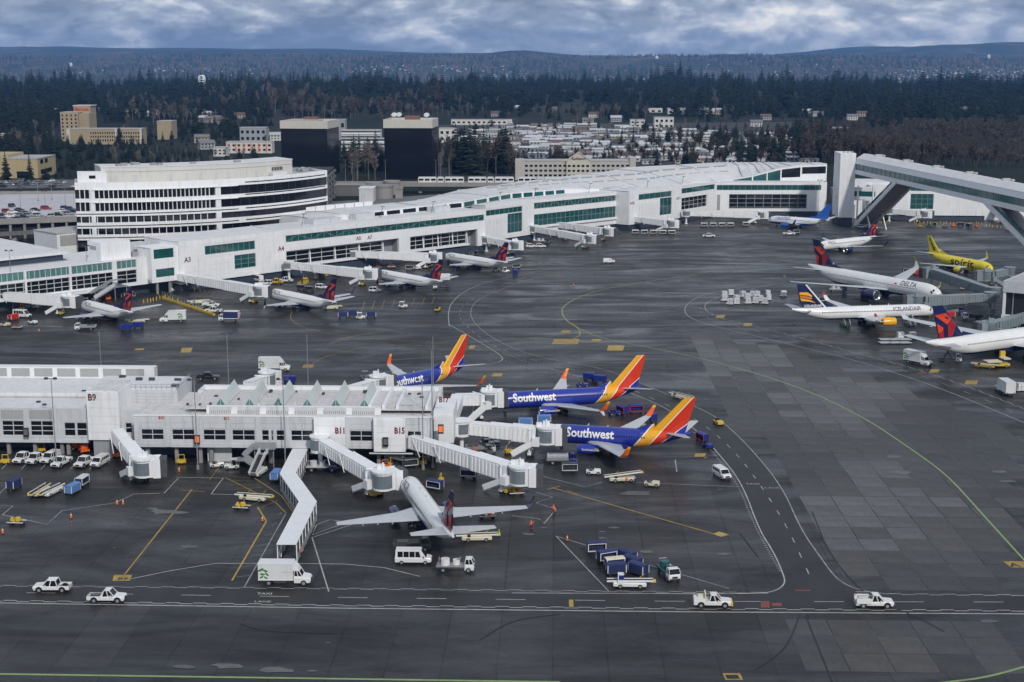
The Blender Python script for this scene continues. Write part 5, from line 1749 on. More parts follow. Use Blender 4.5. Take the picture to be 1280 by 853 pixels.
	MB().loft([[(-(c['fu'] + .6), y, z) for y, z in ((-.2, zb), (.2, zb), (.12, zb + 1.7), (-.12, zb + 1.7))], [(-(c['fu'] - fl * .6), y, z) for y, z in ((-.12, zb), (.12, zb), (.02, zb + .48), (-.02, zb + .48))]]).build('fin_fillet', fin, t)
	# nose gear
	gu = 1.15 * D2
	wr = .36 if c['L'] < 50 else .5
	g = MB().tube((-gu, 0, c['zc'] - c['Rh'] * .85), (-gu, 0, wr), .1).build('nose_gear', STEEL, t)
	for p in (-.24, .24):
		MB().tube((-gu, p - .12, wr), (-gu, p + .12, wr), wr, n=12).build('wheel', RUBBER, g)
	for u, h in ((.32, .45), (.45, .35)):
		p = fpt(c, u * c['L'], 0)
		MB().bar((p[0], 0, p[2] - .05), (p[0] - .25, 0, p[2] + h), .05, .3).build('antenna', wing, t)
	return t
WHT = (0.76, 0.76, 0.75)
NAVY = (0.008, 0.014, 0.075)
SWB, SWY, SWR, SWO = (0.014, 0.032, 0.30), (0.86, 0.40, 0.01), (0.66, 0.035, 0.006), (0.80, 0.12, 0.006)
LETW = mat('letter_white', (0.80, 0.80, 0.80), 0.4, var=0)
LETK = mat('letter_black', (0.006, 0.006, 0.007), 0.4, var=0)
LETN = mat('letter_navy', NAVY, 0.4, var=0)
LETR = mat('letter_red', (0.55, 0.02, 0.01), 0.4, var=0)
def sw_livery(nm, d):
	return livery(nm, SWB, [(1, -.83, 24.55 - d, (.8, .8, .8)), (1, -.83, 24.9 - d, SWY), (1, -.85, 27.45 - d, (.8, .8, .8)), (1, -.85, 27.7 - d, SWR), (1, -1.25, 28.5 - d, (.8, .8, .8)), (1, -1.25, 28.75 - d, SWB)])
SW8, SW7 = sw_livery('blue_livery_long', 0), sw_livery('blue_livery_short', 5.9)
SWN = livery('blue_nacelle', SWB, [])
SWW = livery('orange_winglet', SWO, [(0, 1, 5.6, SWY)])
def southwest(label, c, X, Y, a, liv, **kw):
	t = aircraft('blue_airliner', label, c, X, Y, a, liv, liv, nac=SWN, wlm=SWW, belly=SWN, **kw)
	z = c['zc'] + .10 * c['Rh']
	for s in (1, -1):
		u = 5.9 if c['L'] < 36 else 6.1
		tw_ = 10.3 / text_mesh('Southwest', 1.75, .04)[2]
		fus_text('lettering', c, t, 'Southwest', u if s > 0 else u + 10.3, 1.75, z - .25, s, LETW, .04, tw_)
		mb = MB()
		for dx, dz, w, h in ((0, 0, 1, 1),):
			pass
		vs, fs, w = text_mesh('Southwest.com', .42, .03)
		mb.add([((-(c['eu'] + 1.0) - x * s) if s > 0 else (-(c['eu'] + 1.0 + w) + x), s * (c['ey'] + c['er'] * 1.06 + .02), c['ez'] + z_) for x, z_ in vs], fs)
		put('engine_lettering', mb.mesh('engine_lettering', LETW), t)
		# flag outline and number panel by the rear door
		u = c['L'] - 10.4
		mb = MB()
		for k in range(2):
			for a_, b_ in (((0, 0), (.06, 1.8)), ((.75, 0), (.81, 1.8)), ((0, 1.74), (.8, 1.8)), ((0, 0), (.8, .06))):
				q = []
				for du, dz in ((a_[0], a_[1]), (b_[0], a_[1]), (b_[0], b_[1]), (a_[0], b_[1])):
					q.append((-(u + du), s * (surf_y(c, u + du, 2.9 + dz) + .03), 2.9 + dz))
				mb.quad(*q)
		mb.build('door_marking', LETW, t)
	return t
southwest('blue airliner farthest back of the three, nose hidden behind the concourse roof', B737, -34.8, 334.4, -135.7, SW7)
southwest('blue airliner with red and yellow tail, the middle one of the three', B738, -6.1, 322.3, 192.8, SW8, scim=True)
southwest('nearest of the three blue airliners, its orange winglet over the white drums and carts', B737, 6.1, 294.8, 166.4, SW7)
DLB = livery('white_body_navy_belly', WHT, [(0, -1, -1.95, NAVY)])
DLB3 = livery('white_widebody_navy_belly', WHT, [(0, -1, -3.4, NAVY)])
NAVM = mat('navy_paint', NAVY, 0.25, var=0.06, coat=0.5)
RED1 = mat('widget_red', (0.68, 0.055, 0.012), 0.35, var=0.04)
RED2 = mat('widget_dark_red', (0.33, 0.012, 0.012), 0.35, var=0.04)
def delta(label, c, X, Y, a, body, **kw):
	t = aircraft('white_airliner', label, c, X, Y, a, body, NAVM, nac=NAVM, wlm=kw.pop('wlm', NAVM), belly=NAVM, stab=body if False else WINGM, **kw)
	fin_poly(c, [(.985, .72), (.21, .76), (.09, .56), (.46, .41)]).build('tail_emblem', RED1, t)
	fin_poly(c, [(.94, .47), (.70, .33), (.77, .24), (.97, .17)]).build('tail_emblem', RED1, t)
	fin_poly(c, [(.47, .39), (.10, .55), (.065, .36), (.49, .04), (.64, .04)]).build('tail_emblem', RED2, t)
	fin_poly(c, [(.95, .16), (.72, .30), (.80, .04), (.97, .04)]).build('tail_emblem', RED2, t)
	big = c['L'] > 50
	h = 1.35 if big else .85
	z = c['zc'] + (.42 if big else .40) * c['Rh']
	for s in (1, -1):
		w = h * 5.0
		u = 9.0 if big else 4.4
		fus_text('lettering', c, t, 'DELTA', u if s > 0 else u + w, h, z, s, LETN, .01, 1.22)
		ue = (u - 1.9 * h) if s > 0 else u + w + 1.6 * h
		mb = MB()
		for P in (((0, 0), (1.0, 0), (.5, .38)), ((0.02, .1), (.45, .44), (.5, 1.0)), ((.98, .1), (.55, .44), (.5, 1.0))):
			mb.add([(-(ue + (x - .5 if s > 0 else .5 - x) * 1.1 * h), s * (surf_y(c, ue, z + zz * h) + .03), z + zz * h) for x, zz in P], [(0, 1, 2)])
		mb.build('emblem', LETR, t)
	return t
delta('small white airliner with navy and red fin alone at the foreground stand', B738, -19.9, 258.9, 105.7, DLB)
delta('white airliner at the left edge with its red tail against yellow posts', B737, -139.6, 455.0, 134.5, DLB, wlet=False)
delta('white airliner below the A4 gate number with dark carts behind its fin', B738, -82.7, 478.5, 133.4, DLB, scim=True)
delta('white airliner between two others at the far concourse, lift truck raised at its tail', B738, -50.3, 522.5, 132.5, DLB)
delta('white airliner farthest along the left-hand gates, tail close to the curving road', B738, -27.5, 569.5, 132.5, DLB)
delta('white airliner taxiing nose-left behind the wide-body tail, dark engine showing', A320, 129.9, 599.5, -143.6, DLB)
delta('white wide-body airliner with red and navy fin at the grey bridges, nose to the right', A330, 141.8, 464.0, -58.4, DLB3, wlm=WINGM)
delta('white wide-body airliner cut by the right edge with large orange and navy fin', A330, 165.5, 402.6, 29.0, DLB3, wlm=WINGM)
# United
UAB = livery('white_body_blue_belly', (0.70, 0.72, 0.74), [(0, -1, -2.35, (0.012, 0.045, 0.28))])
UAF = livery('blue_fin', (0.012, 0.09, 0.42), [])
ua = aircraft('white_airliner', 'small white airliner with sky-blue tail parked against the tall bridge tower', B737, 127.2, 704.5, 146, UAB, UAF, nac=UAF, wlm=UAF)
for s in (1, -1):
	fus_text('lettering', B737, ua, 'UNITED', 4.6 if s > 0 else 4.6 + 7.6, 1.15, 3.8, s, mat('letter_blue', (0.01, 0.03, 0.22), 0.4, var=0), .02, 1.35)
for k in range(5):
	fin_poly(B737, [(.1 + k * .18, .05), (.14 + k * .18, .05), (.2 + k * .18, .95), (.17 + k * .18, .95)]).build('fin_line', mat('pale_blue_line', (0.06, 0.22, 0.6), 0.4, var=0), ua)
# Spirit
SPY = livery('yellow_livery', (0.78, 0.62, 0.006), [])
so = aircraft('yellow_airliner', 'bright yellow airliner with black lettering at the far right gates', A320, 182.3, 534.5, -66, SPY, SPY, nac=SPY, wlm=SPY)
for s in (1, -1):
	fus_text('lettering', A320, so, 'spirit', 8.2 if s > 0 else 8.2 + 13, 2.6, A320['zc'] - .80, s, LETK, .03, 13 / text_mesh('spirit', 2.6, .03)[2])
for ch in list(so.children):
	if ch.name.startswith('cabin_windows'):
		bpy.data.objects.remove(ch)
vs, fs, w = text_mesh('spirit', 1.0, .05)
for s in (1, -1):
	mb = MB()
	c = A320
	P = []
	for x, z in vs:
		h = .12 + .80 * x / w if True else 0
		sf = .35 + (z / 1.35) * .40 * (1 if s < 0 else 1)
		le = c['fu'] + (c['ftu'] - c['fu']) * h
		ch = c['fc'] + (c['ftc'] - c['fc']) * h
		P.append((-(le + (sf if s < 0 else 1 - sf) * ch), s * (.055 * ch + .03), c['zc'] + c['Rh'] * .92 + (c['ftz'] - c['zc'] - c['Rh'] * .92) * h))
	mb.add(P, fs).build('fin_lettering', LETK, so)
# Icelandair
ICB = livery('white_body_deep_navy_belly', WHT, [(0, -1, -3.0, NAVY)])
ICY = mat('engine_yellow', (0.85, 0.42, 0.005), 0.3, var=0.04, coat=0.4)
ICW = livery('white_red_winglet', (0.74, 0.75, 0.76), [(0, 1, 6.6, (0.45, 0.03, 0.02))])
ic = aircraft('white_airliner', 'long white airliner with navy and gold fin, yellow engine and stairs at its doors', B757, 132.0, 438.6, 9.6, ICB, NAVM, nac=ICY, wlm=ICW, stab=WINGM)
for s in (1, -1):
	fus_text('lettering', B757, ic, 'ICELANDAIR', 5.6 if s > 0 else 5.6 + 8.6, .95, 4.95, s, LETN, .02, 1.2)
fin_poly(B757, [(-.01, .02), (.075, .02), (.14, .98), (-.01, .98)]).build('fin_line', LETW, ic)
GOLD = mat('gold_emblem', (0.85, 0.42, 0.02), 0.4, var=0.03)
GOLD2 = mat('deep_gold_emblem', (0.70, 0.20, 0.01), 0.4, var=0.03)
fin_poly(B757, [(.90, .66), (.38, .66), (.22, .52), (.30, .45), (.45, .52), (.92, .56)]).build('tail_emblem', GOLD, ic)
fin_poly(B757, [(.92, .53), (.50, .49), (.30, .42), (.40, .36), (.92, .45)]).build('tail_emblem', GOLD2, ic)
fin_poly(B757, [(.92, .42), (.45, .33), (.28, .20), (.42, .24), (.56, .28), (.90, .30)]).build('tail_emblem', GOLD, ic)
vs, fs, w = text_mesh('ICELANDAIR', .75, .03, 1.2)
for s in (1, -1):
	mb = MB()
	c = B757
	mb.add([(-(c['fu'] + 1.5 + (x if s > 0 else w - x) * .78), s * (.5 * .11 * c['fc'] + .03), c['zc'] + c['Rh'] + .15 + z) for x, z in vs], fs).build('fin_lettering', LETW, ic)
# ================================================================== VEHICLES AND RAMP EQUIPMENT  (x forward, wheels on z = 0)
def wheels(t, xs, w, r, rim=True, arch=False):
	for x in xs:
		for s in (-1, 1):
			wl_ = MB().tube((x, s * (w - .24), r), (x, s * w, r), r, n=12).build('wheel', RUBBER, t)
			if arch:
				MB().tube((x, s * (w - .3), r + .05), (x, s * (w - .012), r + .05), r + .10, n=14).build('wheel_arch', BLACKP, t)
			if rim:
				MB().tube((x, s * (w - .02), r), (x, s * (w + .015), r), r * .55, n=8).build('rim', SILVER, wl_)
def body_loft(secs, w):
	"""side sections (x, z low, z shoulder, z top, width scale) into a chamfered shell"""
	rr = []
	for x, zl, zm, zh, k in secs:
		a, b = w * k, w * k * .90
		rr.append([(x, -a * .97, zl), (x, a * .97, zl), (x, a, zm), (x, b, zh), (x, -b, zh), (x, -a, zm)])
	return MB().loft(rr)
def cabin(t, x0, x1, x2, x3, z0, z1, w, paint, seats=True):
	"""greenhouse from windscreen foot x0 (front) to rear foot x3"""
	k = .82
	lo = [(x0, -w * .93, z0), (x0, w * .93, z0), (x3, w * .93, z0), (x3, -w * .93, z0)]
	hi = [(x1, -w * k, z1), (x1, w * k, z1), (x2, w * k, z1), (x2, -w * k, z1)]
	MB().loft([lo, hi]).build('windows', GLASS, t)
	MB().loft([[(x1 + .06, -w * k - .02, z1 - .03), (x1 + .06, w * k + .02, z1 - .03), (x2 - .06, w * k + .02, z1 - .03), (x2 - .06, -w * k - .02, z1 - .03)], [(x1 - .1, -w * k + .1, z1 + .06), (x1 - .1, w * k - .1, z1 + .06), (x2 + .1, w * k - .1, z1 + .06), (x2 + .1, -w * k + .1, z1 + .06)]]).build('roof', paint, t)
	for s in (-1, 1):
		for f in (0, .5, 1):
			xa, xb = x0 + (x3 - x0) * f, x1 + (x2 - x1) * f
			MB().bar((xa, s * w * .935, z0), (xb, s * (w * k + .01), z1), .06, .14).build('pillar', paint, t)
def lamps(t, xf, xr, w, zf, zr):
	for s in (-1, 1):
		MB().box(xf - .03, xf + .03, s * w * .72 - .16, s * w * .72 + .16, zf - .1, zf + .1).build('headlight', LAMPW, t)
		MB().box(xr - .03, xr + .03, s * w * .85 - .09, s * w * .85 + .09, zr - .18, zr + .18).build('tail_light', LAMPR, t)
	MB().box(xf - .02, xf + .06, -w * .9, w * .9, zf - .42, zf - .22).build('bumper', STEELD, t)
	MB().box(xf - .02, xf + .035, -w * .45, w * .45, zf - .16, zf + .12).build('grille', BLACKP, t)
def pickup(paint=VWHITE, crew=True, load=None, nose=None):
	def f():
		t = thing('pickup_truck', 'x', 'pickup')
		w, L = .98, 5.7
		body_loft([(2.85, .55, .8, .98, .86), (2.7, .42, .85, 1.08, .95), (1.3, .42, .95, 1.18, 1), (-.9, .42, .95, 1.1, 1), (-.95, .42, .95, .72, 1), (-2.6, .45, .95, .72, 1), (-2.8, .5, .95, .98, .97)], w).build('body', paint, t)
		cabin(t, 1.4, .62, -.75 if crew else -.25, -1.0 if crew else -.5, 1.08, 1.98, w, paint)
		MB().box(-2.6, 2.4, -w * .99, w * .99, .36, .5).build('sill', BLACKP, t)
		xb = -1.05 if crew else -.55
		for s in (-1, 1):
			MB().box(-2.78, xb, s * w - (.09 if s > 0 else 0), s * w + (.09 if s < 0 else 0), .7, 1.12).build('bed_side', paint, t)
			MB().box(.75, .95, s * (w + .05) - .1, s * (w + .05) + .1, 1.1, 1.3).build('mirror', paint, t)
		MB().box(-2.86, -2.78, -w, w, .55, 1.12).build('tailgate', paint, t)
		MB().box(-2.75, xb, -w + .1, w - .1, .71, .76).build('bed_floor', BLACKP, t)
		wheels(t, (1.85, -1.75), w + .02, .44, arch=True)
		lamps(t, 2.85, -2.87, w, .82, .95)
		if load == 'tank':
			MB().box(-2.5, -1.1, -.7, .7, .76, 1.05).box(-2.7, .4, -.75, -.65, 1.95, 2.02).box(-2.9, -.2, .3, .4, 1.3, 1.36).build('load', BLACKP, t)
		if load == 'service':
			for s in (-1, 1):
				MB().box(-2.8, xb, s * .98 - .22, s * .98 + .22, .85, 1.55).build('tool_locker', paint, t)
			for s in (-1, 1):
				MB().tube((-2.7, s * .8, 2.0), (.2, s * .8, 2.0), .05, n=6).tube((-2.6, s * .8, 1.5), (-2.6, s * .8, 2.0), .05, n=6).tube((-.6, s * .8, 1.5), (-.6, s * .8, 2.0), .05, n=6).build('ladder_rack', BLACKP, t)
		if load == 'lift':
			MB().box(-2.8, -1.0, -.9, .9, .8, 1.45).build('tool_locker', paint, t)
			MB().box(-1.2, -1.0, -.8, .8, 1.3, 2.3).box(-2.2, -1.4, -.3, .3, 1.45, 1.9).build('hoist', CREAMV, t)
		if load == 'topper':
			MB().box(-2.75, xb - .02, -.9, .9, 1.1, 1.9).build('bed_cover', paint, t)
		if load == 'bar':
			MB().box(.1, .4, -.6, .6, 1.9, 2.02).build('beacon_bar', ORG, t)
		if nose:
			MB().box(2.8, 3.05, -1.0, 1.0, .4, .95).build('push_bumper', nose, t)
		return t
	return f
def van(paint=VWHITE, L=5.6, win=True, h=2.2):
	def f():
		t = thing('van', 'x', 'van')
		w = .99
		a = L / 2
		body_loft([(a, .55, .8, .95, .84), (a - .15, .42, .95, 1.12, .95), (a - .95, .42, 1.1, 1.25, 1), (-a + .1, .42, 1.1, 1.25, 1), (-a, .5, 1.1, 1.25, .96)], w).build('body', paint, t)
		MB().loft([[(a - .85, -w * .95, 1.2), (a - .85, w * .95, 1.2), (-a + .05, w * .97, 1.2), (-a + .05, -w * .97, 1.2)], [(a - 1.7, -w * .84, h), (a - 1.7, w * .84, h), (-a + .15, w * .86, h), (-a + .15, -w * .86, h)]]).build('upper_body', paint, t)
		MB().loft([[(a - .83, -w * .84, 1.25), (a - .83, w * .84, 1.25), (a - 1.0, w * .84, 1.25), (a - 1.0, -w * .84, 1.25)], [(a - 1.55, -w * .76, h - .14), (a - 1.55, w * .76, h - .14), (a - 1.72, w * .76, h - .14), (a - 1.72, -w * .76, h - .14)]]).build('windscreen', GLASS, t)
		for s in (-1, 1):
			n = 4 if win else 1
			for i in range(n):
				xa = a - 1.75 - i * (L - 2.1) / 4
				xb = xa - (L - 2.1) / 4 + .12
				q = []
				for x, z in ((xa, 1.32), (xb, 1.32), (xb, h - .25), (xa - (.25 if i == 0 else 0), h - .25)):
					kz = (z - 1.2) / (h - 1.2)
					q.append((x, s * (w * (.96 + (.85 - .96) * kz) + .025), z))
				MB().quad(*q).build('side_window', GLASS, t)
			MB().box(a - 1.35, a - 1.2, s * 1.1 - .1, s * 1.1 + .1, 1.25, 1.5).build('mirror', BLACKP, t)
		wheels(t, (a - 1.0, -a + 1.1), w, .36)
		lamps(t, a, -a - .01, w, .85, 1.2)
		return t
	return f
def car(paint, suv=False):
	def f():
		t = thing('car', 'x', 'car')
		w = .9
		h = 1.72 if suv else 1.45
		body_loft([(2.2, .45, .62, .72, .84), (2.05, .3, .68, .82, .95), (.9, .3, .78, .95, 1), (-1.6, .3, .78, .98, 1), (-2.15, .35, .8, .95, .93)], w).build('body', paint, t)
		if suv:
			cabin(t, 1.05, .3, -1.9, -2.1, .93, h, w, paint)
		else:
			cabin(t, 1.0, .2, -1.1, -1.75, .92, h, w, paint)
		wheels(t, (1.35, -1.35), w, .33)
		lamps(t, 2.2, -2.17, w, .62, .75)
		return t
	return f
def leaf_mark(t, x0, y, z0, s, k):
	mb = MB()
	for cx, cz, a, L, wd in ((0, 1.5, .5, 1.1, .34), (.75, 1.35, -.3, .95, .3), (.25, .75, -.1, .9, .3), (1.0, .75, -.8, .9, .28), (.1, .25, .7, .8, .26), (.8, .15, -.5, .8, .25)):
		P = []
		for i in range(10):
			th = 2 * PI * i / 10
			px, pz = L / 2 * math.cos(th), wd / 2 * math.sin(th) * (1 if i < 5 else 1.2)
			P.append((x0 + s * k * (cx + px * math.cos(a) - pz * math.sin(a)), y, z0 + k * (cz + px * math.sin(a) + pz * math.cos(a))))
		mb.add(P, [tuple(range(10))])
	mb.build('leaf_emblem', mat('leaf_green', (0.035, 0.20, 0.015), 0.5, var=.35, scale=3), t)
def box_truck(leaf=True, blue=False):
	def f():
		t = thing('box_truck', 'x', 'truck')
		body = BLUEP if blue else VWHITE
		MB().box(-4.2, 1.3, -1.22, 1.22, 1.05, 3.65).build('cargo_box', mat('box_body_white', (0.66, 0.68, 0.68), .4, var=.06, grime=.15) if not blue else BLUEC, t)
		MB().box(-4.24, 1.34, -1.26, 1.26, 3.6, 3.72).box(-4.24, 1.34, -1.26, 1.26, .98, 1.1).build('box_frame', VWHITE, t)
		MB().loft([[(1.3, -1.1, 2.5), (1.3, 1.1, 2.5), (1.3, 1.1, 3.6), (1.3, -1.1, 3.6)], [(2.3, -.95, 2.45), (2.3, .95, 2.45), (2.0, .95, 2.9), (2.0, -.95, 2.9)]]).build('wind_deflector', VWHITE, t)
		body_loft([(4.0, .65, .95, 1.15, .8), (3.8, .5, 1.1, 1.4, .92), (2.6, .5, 1.25, 1.62, 1), (1.4, .5, 1.25, 1.62, 1)], 1.08).build('cab', VWHITE, t)
		cabin(t, 2.75, 2.25, 1.5, 1.42, 1.5, 2.42, 1.06, VWHITE)
		MB().box(-4.2, 3.2, -.5, .5, .55, 1.0).build('chassis', STEELD, t)
		MB().box(-1.8, .2, -1.1, -.7, .5, .95).box(-1.8, .2, .7, 1.1, .5, .95).build('side_tank', STEELD, t)
		wheels(t, (2.9, -2.6), 1.12, .48)
		lamps(t, 4.0, -4.25, 1.05, 1.0, 1.05)
		if leaf:
			for s in (-1, 1):
				leaf_mark(t, -3.75 if s < 0 else -2.3 + 0, s * 1.245, 1.3, 1 if s < 0 else -1, .95) if s < 0 else leaf_mark(t, -2.0, 1.245, 1.3, -1, .95)
				mb = MB()
				vs, fs, w = text_mesh('CATERING', .3, .02) if False else ([], [], 0)
			MB().box(-.4, 1.0, -1.235, -1.225, 2.3, 2.42).build('faint_print', mat('faint_print', (.5, .54, .54), .5, var=.2), t)
		return t
	return f
def tug(paint=VWHITE, canopy=False):
	def f():
		t = thing('tow_tractor', 'x', 'tow tractor')
		body_loft([(1.45, .35, .75, .85, .9), (1.3, .3, .85, 1.0, 1), (.1, .3, .85, 1.05, 1), (.05, .3, .7, .72, 1), (-1.3, .3, .8, .85, 1), (-1.45, .35, .8, .85, .92)], .75).build('body', paint, t)
		MB().box(-.75, -.25, -.5, .5, .75, .95).box(-.85, -.72, -.5, .5, .9, 1.35).build('seat', BLACKP, t)
		MB().bar((.1, 0, 1.0), (-.15, 0, 1.3), .35, .05).build('steering_wheel', BLACKP, t)
		if canopy:
			for x in (-1.0, .25):
				for s in (-1, 1):
					MB().tube((x, s * .65, .9), (x, s * .65, 2.0), .05, n=6).build('canopy_post', paint, t)
			MB().box(-1.15, .45, -.75, .75, 2.0, 2.1).build('canopy', paint, t)
			MB().box(.24, .28, -.6, .6, 1.1, 1.9).build('windscreen', GLASS, t)
		wheels(t, (.95, -.95), .78, .36)
		MB().box(-1.65, -1.4, -.1, .1, .4, .55).build('hitch', STEELD, t)
		return t
	return f
def cart(cover=BLUEC, frame=VWHITE, openside=False, roofm=None):
	"""covered baggage cart; the curtain sides or the open bays show the load"""
	def f():
		t = thing('baggage_cart', 'x', 'baggage cart')
		MB().box(-1.55, 1.55, -.8, .8, .45, .6).build('deck', STEELD, t)
		for x in (-1.5, 1.5):
			for s in (-1, 1):
				MB().box(x - .06, x + .06, s * .76 - .05, s * .76 + .05, .6, 1.95).build('post', frame, t)
		MB().loft([[(-1.6, -.84, 1.93), (1.6, -.84, 1.93), (1.6, .84, 1.93), (-1.6, .84, 1.93)], [(-1.6, -.5, 2.1), (1.6, -.5, 2.1), (1.6, .5, 2.1), (-1.6, .5, 2.1)]]).build('roof', roofm or cover, t)
		if openside:
			MB().box(-1.46, 1.46, -.1, .1, .6, 1.9).box(-1.5, -1.42, -.74, .74, .6, 1.93).box(1.42, 1.5, -.74, .74, .6, 1.93).build('inner_panel', cover, t)
			MB().box(-1.55, 1.55, -.82, -.78, .6, .75).box(-1.55, 1.55, .78, .82, .6, .75).box(-1.55, 1.55, -.82, -.78, 1.82, 1.95).box(-1.55, 1.55, .78, .82, 1.82, 1.95).build('side_rail', frame, t)
			MB().box(-.9, .4, -.7, -.2, .62, 1.05).box(.1, 1.0, .2, .7, .62, 1.1).build('luggage', NAVYC, t)
		else:
			for s in (-1, 1):
				m_ = MB()
				n = 6
				for i in range(n):
					x = -1.45 + 2.9 * i / n
					m_.loft([[(x, s * .77, .6), (x + 2.9 / n, s * .77, .6), (x + 2.9 / n, s * .77, 1.92), (x, s * .77, 1.92)], [(x + .04, s * .82, .62), (x + 2.9 / n - .04, s * .82, .62), (x + 2.9 / n - .04, s * .82, 1.9), (x + .04, s * .82, 1.9)]])
				m_.build('side_curtain', cover, t)
			MB().box(-1.5, -1.44, -.74, .74, .6, 1.93).box(1.44, 1.5, -.74, .74, .6, 1.93).build('end_panel', cover, t)
		wheels(t, (1.1, -1.1), .78, .24, rim=False)
		MB().bar((1.5, 0, .45), (2.3, 0, .4), .08, .08).build('tow_bar', STEELD, t)
		return t
	return f
def belt_loader(paint=CREAMV, cab=False, tilt=.0):
	def f():
		t = thing('belt_loader', 'x', 'belt loader')
		body_loft([(2.6, .4, .7, .85, .9), (2.4, .35, .8, .95, 1), (-2.4, .35, .8, .95, 1), (-2.6, .4, .75, .9, .95)], .9).build('body', paint, t)
		a, b = Vector((-3.6, .0, 1.05)), Vector((3.7, 0, 1.15 + tilt))
		bt = MB().bar(a, b, .85, .12).build('belt', RUBBER, t)
		for s in (-1, 1):
			MB().bar(a + Vector((0, s * .52, .04)), b + Vector((0, s * .52, .04)), .16, .26).build('belt_rail', VWHITE if s < 0 else paint, bt)
		MB().box(3.4, 4.1, -.5, .5, .95 + tilt, 1.15 + tilt).build('belt_nose', YEL, bt)
		if cab:
			MB().box(-1.9, -1.0, -.95, -.1, .9, 2.45).build('cab', VWHITE, t)
			MB().box(-1.75, -.96, -.99, -.2, 1.5, 2.25).build('cab_glass', BLUEP, t)
		else:
			MB().box(-1.6, -1.1, -.9, -.6, .9, 1.3).build('seat', BLACKP, t)
		for x in (-1.5, 1.5):
			MB().bar((x, .7, 1.2), (x + .8, .7, 1.9), .06, .06).build('hand_rail', YEL, t)
		wheels(t, (1.6, -1.5), .92, .36)
		return t
	return f
def flat_truck(cabm=BLUEP, bed=STEEL, kind='tank'):
	def f():
		t = thing('service_truck', 'x', 'truck')
		body_loft([(3.1, .5, .9, 1.2, .9), (3.0, .45, 1.1, 1.45, 1), (1.6, .45, 1.1, 1.5, 1)], 1.0).build('cab', cabm, t)
		cabin(t, 3.05, 2.7, 1.75, 1.65, 1.45, 2.25, 1.0, cabm)
		MB().box(-3.1, 1.6, -.95, .95, .75, .95).build('chassis', STEELD, t)
		if kind == 'tank':
			m_ = MB().tube((-3.0, 0, 1.5), (1.3, 0, 1.5), .85, n=14)
			m_.build('tank', bed, t)
			MB().box(-3.1, 1.4, -1.0, 1.0, .95, 1.25).build('tank_cradle', bed, t)
			MB().box(-2.6, 1.0, -.3, .3, 2.3, 2.42).build('tank_walkway', STEELD, t)
		elif kind == 'lav':
			MB().tube((-1.6, 0, 1.0), (-1.6, 0, 2.1), .75, n=14).tube((0.2, .2, 1.0), (0.2, .2, 1.9), .6, n=12).build('tank', VWHITE if bed == STEEL else bed, t)
			MB().box(-3.0, 1.5, -1.0, 1.0, .95, 1.1).build('bed', bed, t)
			MB().tube((-2.6, .6, 1.1), (-2.6, .6, 2.2), .06, n=6).tube((-2.6, -.6, 1.1), (-2.6, -.6, 2.2), .06, n=6).tube((-2.6, -.6, 2.2), (-2.6, .6, 2.2), .06, n=6).tube((-.6, 0, 1.1), (.9, .0, 2.3), .16, n=8).build('hose_frame', STEEL, t)
		elif kind == 'flat':
			MB().box(-3.2, 1.5, -1.1, 1.1, .95, 1.15).box(-3.2, 1.5, -1.1, -1.04, 1.15, 1.6).box(-3.2, 1.5, 1.04, 1.1, 1.15, 1.6).build('bed', bed, t)
			MB().box(-2.6, -.6, -.7, .7, 1.15, 1.7).build('load', STEELD, t)
		elif kind == 'scissor':
			for s in (-1, 1):
				MB().bar((-2.6, s * .8, 1.0), (.9, s * .8, 3.6), .14, .14).bar((.9, s * .8, 1.0), (-2.6, s * .8, 3.6), .14, .14).build('scissor_arm', STEELD, t)
			MB().box(-3.0, 1.6, -1.2, 1.2, 3.6, 5.6).build('lift_box', VWHITE, t)
			MB().box(1.6, 2.6, -1.1, 1.1, 3.6, 3.75).build('lift_platform', STEEL, t)
		elif kind == 'scissor_open':
			for s in (-1, 1):
				MB().bar((-1.6, s * .8, 1.0), (.4, s * .8, 4.2), .16, .16).bar((.4, s * .8, 1.0), (-1.6, s * .8, 4.2), .16, .16).build('scissor_arm', STEELD, t)
			MB().box(-2.2, 1.0, -1.0, 1.0, 4.2, 4.4).build('lift_platform', STEELD, t)
		elif kind == 'navybox':
			MB().box(-3.3, 1.4, -1.2, 1.2, 1.0, 3.3).build('cargo_box', BLUEC, t)
			MB().box(-3.36, -3.3, -1.1, 1.1, 1.1, 3.2).build('rear_door', VWHITE, t)
			MB().box(-3.3, 1.4, -1.24, 1.24, 3.28, 3.36).box(-3.3, 1.4, -1.23, 1.23, 1.0, 1.2).build('box_frame', VWHITE, t)
		wheels(t, (2.2, -1.9), 1.0, .44)
		lamps(t, 3.12, -3.12, .98, .95, .95)
		return t
	return f
